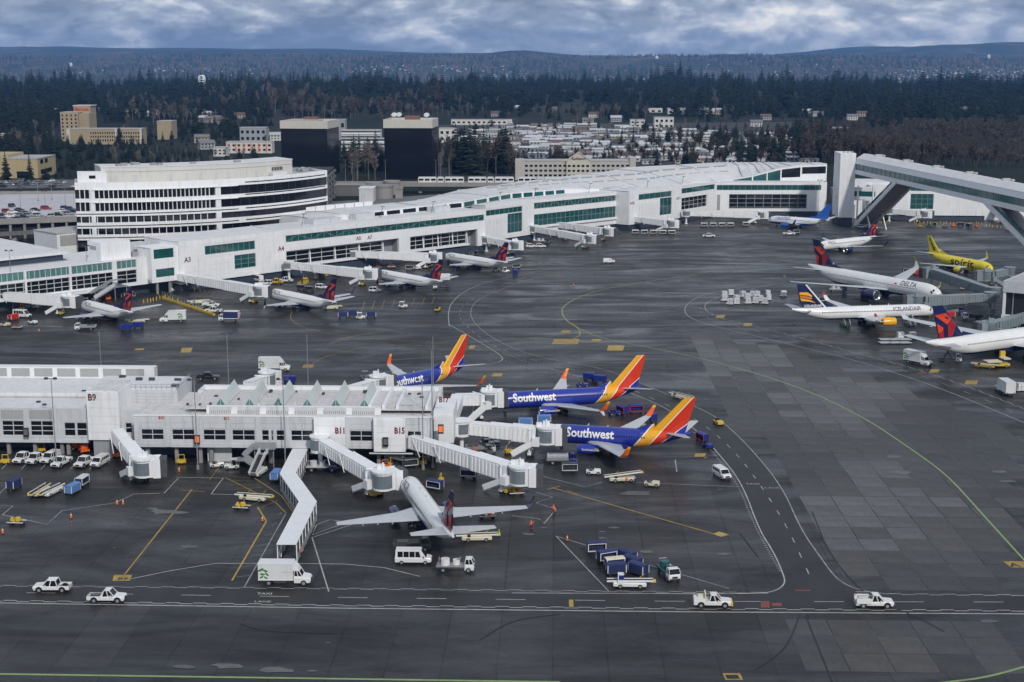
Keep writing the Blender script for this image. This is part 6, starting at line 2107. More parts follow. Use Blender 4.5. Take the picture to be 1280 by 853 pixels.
def stairs(base=GREENP):
	def f():
		t = thing('passenger_stairs', 'x', 'passenger stairs')
		body_loft([(2.6, .4, .8, 1.0, .9), (2.3, .35, .9, 1.2, 1), (-2.0, .35, .9, 1.0, 1), (-2.2, .4, .8, .95, .95)], .95).build('body', base, t)
		m_ = MB()
		n = 14
		for i in range(n):
			x = -2.6 + 4.6 * i / n
			m_.box(x, x + .36, -.7, .7, .6 + 3.1 * i / n, .75 + 3.1 * i / n)
		m_.build('treads', STEELD, t)
		for s in (-1, 1):
			MB().bar((-2.7, s * .78, .9), (2.0, s * .78, 4.1), .08, .9).build('side_panel', VWHITE, t)
		MB().box(2.0, 3.1, -.85, .85, 3.6, 3.75).build('top_platform', STEEL, t)
		MB().box(2.0, 3.1, -.88, -.82, 3.75, 4.8).box(2.0, 3.1, .82, .88, 3.75, 4.8).build('platform_rail', VWHITE, t)
		MB().bar((1.9, .5, .9), (2.5, .5, 3.6), .15, .15).bar((1.9, -.5, .9), (2.5, -.5, 3.6), .15, .15).build('strut', STEELD, t)
		wheels(t, (1.7, -1.4), .97, .36)
		return t
	return f
def container(m=PAVEL):
	def f():
		t = thing('cargo_container', 'x', 'cargo container')
		MB().side([(-.78, .45), (.78, .45), (1.0, .95), (1.0, 2.05), (-.78, 2.05)], -.75, .75).build('shell', m, t)
		MB().box(-.8, .8, -.78, .78, .4, .47).box(-.72, .72, -.79, -.75, 1.2, 1.26).box(-.05, .05, -.79, -.75, .5, 2.0).build('frame', SILVER, t)
		MB().box(-1.2, 1.2, -.85, .85, .26, .4).build('dolly_deck', VWHITE, t)
		wheels(t, (.8, -.8), .8, .2, rim=False)
		return t
	return f
def dolly():
	t = thing('pallet_dolly', 'x', 'pallet dolly')
	MB().box(-1.7, 1.7, -1.2, 1.2, .38, .5).build('deck', PAVEL, t)
	m_ = MB()
	for i in range(6):
		m_.tube((-1.5 + i * .6, -1.1, .53), (-1.5 + i * .6, 1.1, .53), .06, n=6)
	m_.build('rollers', STEEL, t)
	wheels(t, (1.3, -1.3), 1.1, .22, rim=False)
	MB().bar((1.7, 0, .4), (2.6, 0, .35), .08, .08).build('tow_bar', STEELD, t)
	return t
def pallet_loader():
	t = thing('pallet_loader', 'x', 'pallet loader')
	MB().box(-3.5, 3.0, -1.5, 1.5, .5, 1.1).build('chassis', YEL, t)
	MB().box(-3.4, .8, -1.4, 1.4, 1.5, 1.8).box(1.2, 3.2, -1.4, 1.4, 2.2, 2.5).build('platform', CREAMV, t)
	MB().box(1.6, 3.0, 1.3, 2.0, 2.5, 4.0).build('control_cab', YEL, t)
	MB().bar((-3, -1.2, 1.0), (.6, -1.2, 1.6), .14, .14).bar((-3, 1.2, 1.0), (.6, 1.2, 1.6), .14, .14).build('scissor_arm', STEELD, t)
	wheels(t, (2.0, -2.4), 1.5, .42)
	return t
def loaded_cart(load):
	def f():
		t = thing('equipment_cart', 'x', 'cart')
		MB().box(-1.5, 1.5, -.8, .8, .4, .52).build('deck', STEELD, t)
		m_ = MB()
		r = random.Random(5)
		for i in range(9):
			m_.bc((r.uniform(-1.1, 1.1), r.uniform(-.5, .5), .75 + r.uniform(0, .35)), (r.uniform(.4, .8), r.uniform(.3, .7), r.uniform(.35, .6)), r.uniform(0, 3), .8)
		m_.build('load', load, t)
		MB().box(-1.5, 1.5, -.82, -.76, .52, .66).box(-1.5, 1.5, .76, .82, .52, .66).build('side_rail', VWHITE, t)
		wheels(t, (1.0, -1.0), .75, .22, rim=False)
		MB().bar((1.5, 0, .42), (2.2, 0, .36), .08, .08).build('tow_bar', STEELD, t)
		return t
	return f
def cone():
	t = thing('traffic_cone', 'x', 'cone')
	MB().bc((0, 0, .03), (.5, .5, .06)).build('base', BLACKP, t)
	MB().tube((0, 0, .06), (0, 0, 1.0), .22, .06, 10).build('body', ORG, t)
	MB().tube((0, 0, .55), (0, 0, .75), .145, .115, 10).build('stripe', VWHITE, t)
	return t
def bollard():
	t = thing('bollard', 'x', 'bollard')
	MB().tube((0, 0, 0), (0, 0, 1.25), .16, n=8).tube((0, 0, 1.25), (0, 0, 1.33), .16, .06, 8).build('post', YEL, t)
	return t
def chock_stand(m=YEL):
	def f():
		t = thing('ground_equipment', 'x', 'equipment')
		MB().box(-.9, .9, -.5, .5, .25, .9).build('housing', m, t)
		MB().tube((-.6, 0, .9), (-.6, 0, 1.9), .07, n=6).tube((.6, 0, .9), (.6, 0, 1.9), .07, n=6).tube((-.6, 0, 1.9), (.6, 0, 1.9), .07, n=6).build('frame', m, t)
		wheels(t, (.6, -.6), .5, .22, rim=False)
		return t
	return f
def boom_lift():
	t = thing('boom_lift', 'x', 'boom lift')
	MB().box(-1.4, 1.4, -.9, .9, .5, 1.0).build('chassis', ORG, t)
	MB().box(-1.1, .8, -.7, .7, 1.05, 1.9).build('turret', ORG, t)
	MB().bar((-.9, 0, 1.9), (1.9, 0, 2.6), .35, .35).bar((1.9, 0, 2.6), (-.5, .3, 3.1), .28, .28).build('boom', ORG, t)
	MB().box(1.6, 2.6, -.6, .6, 1.0, 1.1).tube((1.6, -.6, 1.1), (1.6, -.6, 2.1), .05, n=5).tube((2.6, .6, 1.1), (2.6, .6, 2.1), .05, n=5).tube((2.6, -.6, 1.1), (2.6, -.6, 2.1), .05, n=5).tube((1.6, .6, 1.1), (1.6, .6, 2.1), .05, n=5).build('basket', STEEL, t)
	wheels(t, (.95, -.95), .95, .42)
	return t
def light_pole(h=19.0, heads=2):
	def f():
		t = thing('light_pole', 'x', 'light pole')
		MB().tube((0, 0, 0), (0, 0, .8), .32, n=10).build('base', CONC, t)
		MB().tube((0, 0, .8), (0, 0, h), .14, .08, 8).build('pole', STEEL, t)
		for i in range(heads):
			x = -.9 + 1.8 * i / max(1, heads - 1)
			ar = MB().bar((0, 0, h - .1), (x, -.2, h + .05), .1, .1).build('lamp_arm', STEELD, t)
			MB().bc((x, -.35, h + .1), (.75, .6, .4), 0, .8).build('lamp_head', STEELD, ar)
		return t
	return f
def guidance_display(lit):
	def f():
		t = thing('stand_guidance_display', 'x', 'display')
		MB().box(-.55, .55, -.15, .15, -.9, .9).build('case', BLACKP, t)
		MB().box(-.42, .42, -.19, -.15, -.5, .75).build('screen', GLOWO if lit else CONCD, t)
		MB().box(-.6, .6, -.25, .25, .9, 1.0).box(-.2, .2, .1, .9, -.1, .15).build('hood', STEELD, t)
		return t
	return f
def person(top, arm=0.0):
	def f():
		t = thing('person', 'x', 'person')
		J = [(0, 0, .95), (0, 0, 1.2), (0, 0, 1.42), (0, 0, 1.52), (0, .02, 1.66), (.0, .02, 1.76),
			 (.19, 0, 1.40), (.30, .03, 1.12), (.33, .10, .86), (-.19, 0, 1.40), (-.30, .03, 1.12), (-.33, .10, .86),
			 (.10, 0, .88), (.12, .02, .48), (.13, -.02, .08), (.14, .14, .04), (-.10, 0, .88), (-.12, .08, .48), (-.13, .02, .08), (-.14, .18, .04)]
		E_ = [(0, 1), (1, 2), (2, 3), (3, 4), (4, 5), (2, 6), (6, 7), (7, 8), (2, 9), (9, 10), (10, 11), (0, 12), (12, 13), (13, 14), (14, 15), (0, 16), (16, 17), (17, 18), (18, 19)]
		rad = [.15, .16, .16, .06, .095, .08, .07, .05, .04, .07, .05, .04, .10, .07, .05, .045, .10, .07, .05, .045]
		if arm:
			J[7], J[8] = (.42, .08, 1.42), (.66, .16, 1.5)
		me = bpy.data.meshes.new('body')
		me.from_pydata(J, E_, [])
		o = put('body', me, None)
		sm_ = o.modifiers.new('skin', 'SKIN')
		for i, v in enumerate(me.skin_vertices[0].data):
			v.radius = (rad[i], rad[i] * (.75 if i < 3 else 1))
			v.use_root = (i == 0)
		o.modifiers.new('sub', 'SUBSURF').levels = 1
		bpy.context.view_layer.update()
		m2 = bpy.data.meshes.new_from_object(o.evaluated_get(bpy.context.evaluated_depsgraph_get()))
		bpy.data.objects.remove(o)
		for m in (NAVYC, top, SKIN):
			m2.materials.append(m)
		for p in m2.polygons:
			z, x = p.center.z, abs(p.center.x)
			p.material_index = 2 if z > 1.5 or (x > .29 and z < .95) else 1 if z > .95 else 0
			p.use_smooth = True
		m2.name = 'body'
		put('body', m2, t)
		MB().tube((0, .02, 1.72), (0, .02, 1.86), .12, .07, 10).build('cap', top, t)
		return t
	return f
def at(px, py):
	p = G(px, py)
	return (p.x, p.y, 0.028)
B_ = {'p': pickup, }
gP = 'white pickups on the bottom road'
V = [
	# key, builder, label, category, px, py, heading, group
	('pu1', pickup(), 'white double-cab pickup with empty bed driving left on the bottom road', 'pickup', 66, 739, 180, gP),
	('pu2', pickup(crew=False, load='tank'), 'white pickup with dark gear in its bed driving right on the bottom road', 'pickup', 134, 752, -1, gP),
	('bt', box_truck(), 'white box truck with green leaves on its side at the foot of the covered walkway', 'truck', 358, 730, -1, None),
	('pu3', pickup(crew=False, load='lift', nose=YEL), 'white work pickup with yellow front bumper on the bottom road', 'pickup', 890, 758, -2, gP),
	('pu4', pickup(crew=False, load='service'), 'white service pickup with black ladder rack at the road junction', 'pickup', 1092, 758.5, -2, gP),
	('van1', van(L=5.2, h=2.0), 'white minivan alone on the apron left of the curving road', 'van', 902, 597, -72, None),
	('van2', van(L=6.0, h=2.5), 'long white passenger van behind the tail of the foreground jet', 'van', 517, 704, -1, None),
	('lav1', flat_truck(VWHITE, STEEL, 'lav'), 'white truck with two round white tanks below the foreground jet', 'truck', 569, 714, -2, None),
	('blt1', belt_loader(), 'cream belt loader under the right tailplane of the foreground jet', 'belt loader', 596, 676, 3, 'belt loaders'),
	('flt1', flat_truck(STEELD, STEELD, 'flat'), 'dark flatbed truck under the left tailplane of the foreground jet', 'truck', 515, 688, 2, None),
	('crtO', loaded_cart(ORG), 'low cart with orange gear under the right wing of the foreground jet', 'cart', 609, 648, 10, None),
	('crtD', cart(BLUEC, VWHITE, True), 'white-framed baggage cart with blue end beside the nose of the foreground jet', 'baggage cart', 544, 613, -30, None),
	('crtD', None, 'open white-framed baggage cart at the back of the cart cluster', 'baggage cart', 745, 692, 10, 'parked cart cluster'),
	('crtD', None, 'second open white-framed baggage cart of the cluster, angled to the first', 'baggage cart', 758, 703, 25, 'parked cart cluster'),
	('crtG', cart(BLUEC, VWHITE, False, CREAMV), 'baggage cart with pale dirty roof in the middle of the cluster', 'baggage cart', 768, 712, 15, 'parked cart cluster'),
	('crtB', cart(), 'dark blue curtained cart just behind the cab of the parked belt loader', 'baggage cart', 770, 719, 8, 'parked cart cluster'),
	('crtB', None, 'dark blue curtained cart at the right end of the cluster', 'baggage cart', 798, 719, -45, 'parked cart cluster'),
	('crtB', None, 'dark blue curtained cart at the upper right of the cluster', 'baggage cart', 784, 703, -50, 'parked cart cluster'),
	('crtB', None, 'dark blue curtained cart between the two right-hand carts of the cluster', 'baggage cart', 791, 711, -48, 'parked cart cluster'),
	('blt2', belt_loader(VWHITE, True), 'white belt loader with tall blue-windowed cab in front of the cart cluster', 'belt loader', 787, 734, -2, 'belt loaders'),
	('lav2', flat_truck(VWHITE, TEALV, 'lav'), 'truck with teal tanks and yellow bumper facing the camera', 'truck', 835, 721, -76, None),
	('blt3', belt_loader(CREAMV, False, .8), 'cream belt loader with yellow nose below the nearest blue jet', 'belt loader', 778, 602, 3, 'belt loaders'),
	('tugC', tug(CREAMV), 'cream tow tractor right of the belt loader below the nearest blue jet', 'tow tractor', 815, 608, -15, 'tow tractors'),
	('tugW', tug(), 'white tow tractor beside the open cart below the blue engine', 'tow tractor', 742, 593, -5, 'tow tractors'),
	('crtS', cart(STEELD, PAVEL, True), 'open grey-framed cart left of the white tow tractor below the blue engine', 'baggage cart', 712, 591, 2, None),
	('tnk1', flat_truck(BLUEP, STEEL, 'tank'), 'tank truck with bright blue cab under the nearest boarding bridge', 'truck', 702, 580, 2, None),
	('tugY', tug(YEL, False), 'yellow tow tractor with load on the curving road by the nearest tailfin', 'tow tractor', 898, 531, -75, 'tow tractors'),
	('blt1', None, 'belt loader standing on the road edge behind the nearest red tailfin', 'belt loader', 851, 499, -50, 'belt loaders'),
	('tugB', tug(BLUEP), 'blue tow tractor on the curving road right of the nearest jet', 'tow tractor', 884, 560, -65, 'tow tractors'),
	('crtR', cart(BLUEP, REDP, True), 'blue and red cart towed behind the blue tractor', 'baggage cart', 878, 553, -65, None),
	('crtR', None, 'red and blue open cart in front of the far winglet of the nearest jet', 'baggage cart', 795, 517, 5, 'red and blue carts between the jets'),
	('crtR', None, 'red and blue open cart left of its twin between the two blue jets', 'baggage cart', 778, 518, -60, 'red and blue carts between the jets'),
	('crtB2', cart(BLUEP, BLUEP), 'bright blue curtained cart at the winglet tip between the two blue jets', 'baggage cart', 814, 527, -70, 'red and blue carts between the jets'),
	('tugB', None, 'blue tow tractor between the wing tip and the red carts', 'tow tractor', 768, 519, 20, 'tow tractors'),
	('crtB2', None, 'bright blue cart behind the middle jet, nearest its tailfin', 'baggage cart', 750, 479, -20, 'blue carts behind the middle jet'),
	('crtB2', None, 'bright blue cart behind the middle jet, nearest the far winglet', 'baggage cart', 737, 476, -25, 'blue carts behind the middle jet'),
	('tugB', None, 'blue tow tractor half hidden behind the middle blue jet', 'tow tractor', 728, 484, 15, 'tow tractors'),
	('crtL', cart(BLUEL, VWHITE, False, BLUEL), 'sky-blue topped cart left of its twin behind the long bridge', 'baggage cart', 657, 534, 0, 'sky-blue carts'),
	('crtL', None, 'sky-blue topped cart right of its twin behind the long bridge', 'baggage cart', 680, 530, 2, 'sky-blue carts'),
	('bt', None, 'white box truck with leaf emblem behind the roof of the foreground concourse', 'truck', 344, 464, 0, None),
	('crtB2', None, 'bright blue cart behind the triangular roof lights beside the box truck', 'baggage cart', 362, 480, 0, None),
	('pickD', pickup(BLACKP), 'black pickup behind the concourse roof left of the first roof light', 'pickup', 260, 475, 5, None),
	('tugD', tug(CARGREY, True), 'dark tow tractor with canopy behind the roof near the farthest blue jet', 'tow tractor', 458, 474, 5, 'tow tractors'),
	('pkb', pickup(load='bar'), 'white pickup with orange roof bar, leftmost of the parked row', 'pickup', 29, 577, -101, 'vehicles parked under the concourse'),
	('pu1', None, 'white pickup second from the left in the row parked under the concourse', 'pickup', 45, 578, -101, 'vehicles parked under the concourse'),
	('pkt', pickup(load='topper'), 'white pickup with covered bed third in the row parked under the concourse', 'pickup', 63, 577, -101, 'vehicles parked under the concourse'),
	('pu2b', pickup(crew=False), 'small white pickup at the right end of the group of four by the yellow rail', 'pickup', 77, 582, -102, 'vehicles parked under the concourse'),
	('pks', pickup(), 'white pickup parked alone left of the white minivan', 'pickup', 106, 582, -104, 'vehicles parked under the concourse'),
	('van1', None, 'white minivan parked at the right end of the row under the B9 block', 'van', 125, 582, -102, 'vehicles parked under the concourse'),
	('crtB', None, 'dark blue cart standing alone at the left edge of the foreground apron', 'baggage cart', 18, 612, 78, None),
	('blt1', None, 'left one of two parked belt loaders in the foreground apron', 'belt loader', 50, 618, -98, 'belt loaders'),
	('blt4', belt_loader(VWHITE), 'right one of two parked belt loaders in the foreground apron', 'belt loader', 65, 618, -106, 'belt loaders'),
	('crtL', None, 'sky-blue topped cart in front of the parked minivan', 'baggage cart', 91, 618, 74, 'sky-blue carts'),
	('crtW', cart(BLUEC, VWHITE, True, PAVEL), 'white-framed cart with navy panel right of the sky-blue cart', 'baggage cart', 103, 608, 80, None),
	('ldY', loaded_cart(YEL), 'low cart heaped with yellow gear at the left edge beside a cone', 'cart', 21, 656, -5, 'yellow loaded carts'),
	('ldY', None, 'low cart heaped with yellow gear below the yellow hatching', 'cart', 302, 637, -10, 'yellow loaded carts'),
	('blt1', None, 'cream belt loader parked on the yellow hatching beside the walkway', 'belt loader', 317, 626, -15, 'belt loaders'),
	('tugW', None, 'small white tow tractor left of the one with a canopy', 'tow tractor', 271, 584, 20, 'tow tractors'),
	('tugWc', tug(VWHITE, True), 'white tow tractor with canopy at the foot of the grey outside stairs', 'tow tractor', 290, 586, 185, 'tow tractors'),
	('str2', stairs(VWHITE), 'white passenger stairs parked below the grey outside staircase', 'passenger stairs', 323, 594, 75, 'passenger stairs'),
	('crtL', None, 'sky-blue cart tucked against the bend of the covered walkway', 'baggage cart', 345, 601, 85, 'sky-blue carts'),
	('boom', boom_lift, 'orange boom lift parked beneath the recessed windows left of B9', 'boom lift', 97, 562, 20, 'orange lifts'),
	('boom', None, 'orange lift right of the first one under the concourse', 'boom lift', 105, 566, 120, 'orange lifts'),
	('chkO', chock_stand(ORG), 'orange cart beside the B9 stair base', 'equipment', 146, 572, 0, None),
	('chk', chock_stand(), 'yellow frame at the left edge beside the parked pickups', 'equipment', 7, 580, 5, 'yellow ground equipment'),
	('chk', None, 'yellow frame behind the parked pickups', 'equipment', 52, 565, 5, 'yellow ground equipment'),
	('chk', None, 'yellow frame under the overhang right of the B9 bridge', 'equipment', 227, 580, 5, 'yellow ground equipment'),
	('chk', None, 'yellow equipment under the long bridge beside a column', 'equipment', 528, 582, 5, 'yellow ground equipment'),
	('chk', None, 'yellow equipment behind the cab of the B11 bridge', 'equipment', 489, 583, 80, 'yellow ground equipment'),
	('chk', None, 'yellow ground unit standing left of the blue and white cart by the bridge legs', 'equipment', 551, 604, 80, 'yellow ground equipment'),
	('crtW', None, 'white and blue cart between the long bridge and its leg', 'baggage cart', 586, 598, -10, None),
	('ldY2', loaded_cart(mat('ochre_gear', (.45, .22, .02), .6)), 'ochre gear cart under the round cab of the long bridge', 'cart', 646, 619, 10, None),
	('flt2', flat_truck(PAVEL, STEEL, 'flat'), 'grey flatbed under the rotunda of the bridge to the nearest jet', 'truck', 601, 566, 5, None),
	('pkC', car(CARGREY), 'grey car beneath the nearest long bridge', 'car', 612, 557, 10, None),
	('lavB', flat_truck(CARBLUE, PAVEL, 'lav'), 'service truck below the B11 bridge beside the walkway', 'truck', 402, 589, 0, None),
	# far concourse
	('van2', None, 'white van by the left edge in front of the far boarding bridge', 'van', 28, 397, -20, None),
	('crtR2', cart(REDP, VWHITE, False, REDP), 'red cart beside the white van at the left edge', 'baggage cart', 17, 401, 60, None),
	('tugC', None, 'cream tow tractor at the left edge of the far apron', 'tow tractor', 7, 408, 5, 'tow tractors'),
	('ldR', loaded_cart(mat('brown_gear', (.16, .07, .05), .7)), 'low cart with brown load at the left of the far apron', 'cart', 22, 411, 0, None),
	('tugW', None, 'white tow tractor in front of the leftmost far bridge stair', 'tow tractor', 41, 405, -25, 'tow tractors'),
	('tnkW', flat_truck(VWHITE, SILVER, 'flat'), 'white truck with grey bed driving left in front of the leftmost far jet', 'truck', 107, 413, 185, None),
	('blt1', None, 'belt loader at the belly of the leftmost far jet', 'belt loader', 171, 404, 8, 'belt loaders'),
	('crtB2', None, 'blue cart, left of a pair in front of the leftmost far jet', 'baggage cart', 158, 414, 5, 'pair of blue carts'),
	('crtB2', None, 'blue cart, right of a pair in front of the leftmost far jet', 'baggage cart', 173, 411, 5, 'pair of blue carts'),
	('bt', None, 'white box truck with leaf emblem facing left behind the leftmost far jet', 'truck', 216, 403, 188, None),
	('navt', flat_truck(VWHITE, STEELD, 'navybox'), 'navy-sided truck with white back below the A3 bridge', 'truck', 286, 402, 175, None),
	('pu1', None, 'white pickup behind the navy-sided truck', 'pickup', 267, 391, 175, None),
	('pu4', None, 'white pickup parked by the yellow barrier line', 'pickup', 264, 384, -5, None),
	('blt1', None, 'belt loader left of the pickup by the yellow barrier line', 'belt loader', 248, 380, 15, 'belt loaders'),
	('boom', None, 'orange lift behind the leftmost far jet', 'boom lift', 160, 374, 10, 'orange lifts'),
	('pkY', pickup(YEL), 'yellow pickup parked in the row below the A4 wall', 'pickup', 345, 355, 170, None),
	('van2', None, 'white van at the left of the row below the A4 wall', 'van', 322, 352, 130, None),
	('car_w', car(VWHITE, True), 'white car left of the yellow pickup below the A4 wall', 'car', 333, 356, 170, None),
	('pu1', None, 'white pickup right of the yellow pickup below the A4 wall', 'pickup', 357, 353, 170, None),
	('car_w', None, 'white car on open tarmac behind the second far jet', 'car', 402, 361, -20, None),
	('crtD2', cart(STEELD, CARGREY, True, CARGREY), 'dark cart, left of two behind the second far jet', 'baggage cart', 377, 363, -15, 'dark carts'),
	('crtD2', None, 'dark cart, right of two behind the second far jet', 'baggage cart', 387, 365, -15, 'dark carts'),
	('blt1', None, 'belt loader at the tail of the second far jet', 'belt loader', 413, 387, 5, 'belt loaders'),
	('crtB', None, 'dark blue cart, leftmost of the train behind the second far jet', 'baggage cart', 429, 398, 5, 'carts trailing the second far jet'),
	('crtB', None, 'dark blue cart in the middle of the train behind the second far jet', 'baggage cart', 441, 396, 5, 'carts trailing the second far jet'),
	('crtB', None, 'dark blue cart right of the white tractor behind the second far jet', 'baggage cart', 464, 398, 5, 'carts trailing the second far jet'),
	('tugWc', None, 'white tow tractor among the dark blue carts', 'tow tractor', 451, 399, 0, 'tow tractors'),
	('car_w', None, 'white car in front of the nose of the third far jet', 'car', 469, 365, -5, None),
	('chkO', None, 'orange ground unit under the cab beside the third far jet', 'equipment', 452, 357, 0, None),
	('tugWc', None, 'white tow tractor alone on the yellow parking lines', 'tow tractor', 504, 385, -10, 'tow tractors'),
	('tugY', None, 'yellow tow tractor beside the curving road edge', 'tow tractor', 547, 389, 80, 'tow tractors'),
	('scis', flat_truck(VWHITE, VWHITE, 'scissor'), 'white lift truck with raised box at the tail of the third far jet', 'truck', 552, 362, 185, None),
	('tugW', None, 'white tow tractor behind the third far jet', 'tow tractor', 522, 337, -10, 'tow tractors'),
	('crtS', None, 'grey open cart behind the third far jet', 'baggage cart', 512, 338, 0, None),
	('car_w', None, 'white car under the nose of the fourth far jet', 'car', 537, 334, 80, None),
	('ldR', None, 'low brown cart at the tail of the fourth far jet', 'cart', 620, 339, 0, None),
	('tugWc', None, 'white tow tractor at the tail of the fourth far jet', 'tow tractor', 632, 341, 10, 'tow tractors'),
	('crtB2', None, 'bright blue cart by the curving road behind the fourth far jet', 'baggage cart', 644, 344, 80, None),
	('crtS', None, 'grey cart above the bright blue cart behind the fourth far jet', 'baggage cart', 645, 336, 10, None),
	('van3', van(L=4.8, win=False, h=1.9), 'small white van alone in the middle of the far apron', 'van', 761, 329, 5, None),
	('pu1', None, 'white pickup on the empty apron before the row of white carts', 'pickup', 886, 297, -5, None),
	('pu2b', None, 'white pickup towing a cart in front of the blue-tailed jet', 'pickup', 986, 294, 5, None),
	('crtS', None, 'grey cart towed by the pickup in front of the blue-tailed jet', 'baggage cart', 995, 292.5, 5, None),
	('bt2', flat_truck(VWHITE, STEELD, 'flat'), 'white truck under the shaded boarding bridge beside the tall tailfin', 'truck', 651, 310, 0, None),
	('car_w', None, 'white car right of the truck under the shaded bridge', 'car', 664, 309.5, 5, None),
	('car_w', None, 'white car right of another one under the two parallel bridges', 'car', 676, 309.5, 5, None),
	('lavB', None, 'dark service truck below the two parallel bridges', 'truck', 678, 304, 0, None),
	('chkO', None, 'orange tank unit below the bridge beside the white block', 'equipment', 806, 283.5, 0, None),
	('stG', stairs(), 'green passenger stairs at the rear door of the navy-finned jet', 'passenger stairs', 1056, 408, 98, 'passenger stairs'),
	('stW', stairs(CARGREY), 'grey passenger stairs at the front door of the navy-finned jet', 'passenger stairs', 1137, 408, 98, 'passenger stairs'),
	('bt', None, 'white box truck with leaf emblem by the white road edge on the right', 'truck', 1148, 456, -52, None),
	('scis2', flat_truck(VWHITE, STEELD, 'scissor_open'), 'truck with raised scissor platform under the tail of the cut-off wide-body', 'truck', 1187, 452, -15, None),
	('blt5', belt_loader(mat('dull_yellow', (.35, .26, .04), .6)), 'dull yellow belt loader under the cut-off wide-body', 'belt loader', 1231, 460, -30, 'belt loaders'),
	('pal', pallet_loader, 'yellow and white pallet loader under the cut-off wide-body', 'pallet loader', 1246, 459, 10, None),
	('bt3', box_truck(False), 'plain white box truck seen from behind at the right edge', 'truck', 1255, 492, 92, None),
	('ctn', container(VWHITE), 'white cargo container at the right edge beside the box truck', 'cargo container', 1275, 489, 5, None),
	('car_w', None, 'white car under the bridge tower, left of two', 'car', 1077, 285, 0, 'white cars under the bridge tower'),
	('car_w', None, 'white car under the bridge tower, right of two', 'car', 1091, 286, -5, 'white cars under the bridge tower'),
	('tugWc', None, 'white tow tractor with canopy near the foot of the footbridge at the right', 'tow tractor', 1261, 288, 30, 'tow tractors'),
	('crtR2', None, 'red and white cart behind the wide-body wing', 'baggage cart', 1147, 344, 5, None),
	('crtS', None, 'grey cart left of the red one behind the wide-body wing', 'baggage cart', 1133, 342, 5, None),
	('crtS', None, 'grey cart between the two tails in front of the wide-body', 'baggage cart', 1028, 378, 5, None),
	('lavB', None, 'service truck in front of the wide-body belly', 'truck', 1047, 365, 0, None),
	('tugW', None, 'white tow tractor below the grey bridge at the yellow jet', 'tow tractor', 1204, 362, 60, 'tow tractors'),
	('crtS', None, 'grey cart under the wing of the yellow jet, left of two', 'baggage cart', 1176, 338, 0, 'grey carts under the yellow jet'),
	('crtS', None, 'grey cart under the wing of the yellow jet, right of two', 'baggage cart', 1186, 339, 0, 'grey carts under the yellow jet'),
	('tnk1', None, 'blue-cabbed tank truck behind the nose of the navy-finned jet', 'truck', 1192, 393, 0, None),
	('crtR2', None, 'red and white cart below the lower grey bridge', 'baggage cart', 1187, 398, 0, None),
	('bt2', None, 'white truck below the grey bridges on the right', 'truck', 1215, 400, 185, None),
	('chk', None, 'yellow ground unit under the green-glazed grey bridge', 'equipment', 1236, 420, 0, 'yellow ground equipment'),
]
for key, bld, lab, cat_, px, py, hd, grp in V:
	place(key, bld, lab, cat_, at(px, py), R(hd), grp)
r9 = random.Random(77)
for a, b, n, y0, lab, grp in (((372, 352), (500, 333), 11, 3, 'in the shade under the recessed glazing of the far concourse', 'clutter under the first recess'), ((515, 331), (600, 320), 8, 3, 'in the shade under the second recess of the far concourse', 'clutter under the second recess'),
							  ((672, 304), (772, 291), 9, 2, 'below the tall teal glazing', 'clutter below the teal glazing'), ((20, 388), (160, 372), 9, 2, 'in the shade under the glass wing', 'clutter under the glass wing'),
							  ((1140, 283), (1225, 284), 8, 1, 'along the wall under the footbridge', 'clutter under the footbridge'), ((405, 585), (520, 584), 7, 3, 'in the shade under the foreground gate blocks', 'clutter under the gate blocks'), ((545, 572), (640, 566), 6, 4, 'in the shade of the bridge to the nearest blue jet', 'clutter under the near bridge')):
	for k in range(n):
		u = (k + r9.random()) / n
		key, nm, ct = r9.choice([('crtS', 'grey open cart', 'baggage cart'), ('crtD2', 'dark open cart', 'baggage cart'), ('chk', 'yellow ground unit', 'equipment'), ('tugD', 'dark tow tractor', 'tow tractor'), ('ldR', 'low cart with brown load', 'cart'), ('chkO', 'orange ground unit', 'equipment')])
		place(key, None, '%s %s' % (nm, lab), ct, at(a[0] + (b[0] - a[0]) * u, a[1] + (b[1] - a[1]) * u + r9.uniform(-y0 * .4, y0)), R(r9.uniform(0, 180)), grp)
# rows of alike things
for i in range(5):
	place('rowc', cart(STEELD, VWHITE, True, VWHITE), 'white-roofed cart in the row of five beside the white block', 'baggage cart', at(794 + i * 11.4, 293 + i * .15), R(3), 'row of five white-roofed carts')
for i in range(4):
	place('rowc', None, 'white-roofed cart in the row of four before the blue-tailed jet', 'baggage cart', at(880 + i * 11, 284), R(3), 'row of four white-roofed carts')
place('rowc', None, 'white-roofed cart standing apart under the stair of the blue-tailed jet bridge', 'baggage cart', at(932, 283), R(3))
r6 = random.Random(12)
for i in range(17):
	x = 906 + (i % 6) * 11 + r6.uniform(-4.5, 4.5) + (i // 6) * 3
	y = 371 + (i // 6) * 4.4 + r6.uniform(-1.6, 1.6)
	place('ctnG', container(PAVEL), 'pale grey cargo container in the block of containers inside the road loop', 'cargo container', at(x, y), R(r6.choice([5, 95, 185, 30, -20])), 'block of cargo containers')
place('ctn', None, 'white cargo container at the right end of the block inside the road loop', 'cargo container', at(979, 371), R(5))
place('ctn', None, 'white cargo container in front of the red and navy fin, left of two', 'cargo container', at(1125, 424), R(5), 'two white containers by the fin')
place('ctn', None, 'white cargo container touching the edge of the red and navy fin', 'cargo container', at(1140, 424), R(5), 'two white containers by the fin')
for i in range(6):
	place('dol', dolly, 'empty pallet dolly in the rows left of the orange and navy fin', 'pallet dolly', at(1106 + (i % 3) * 12.5, 426 + (i // 3) * 4), R(4), 'empty pallet dollies')
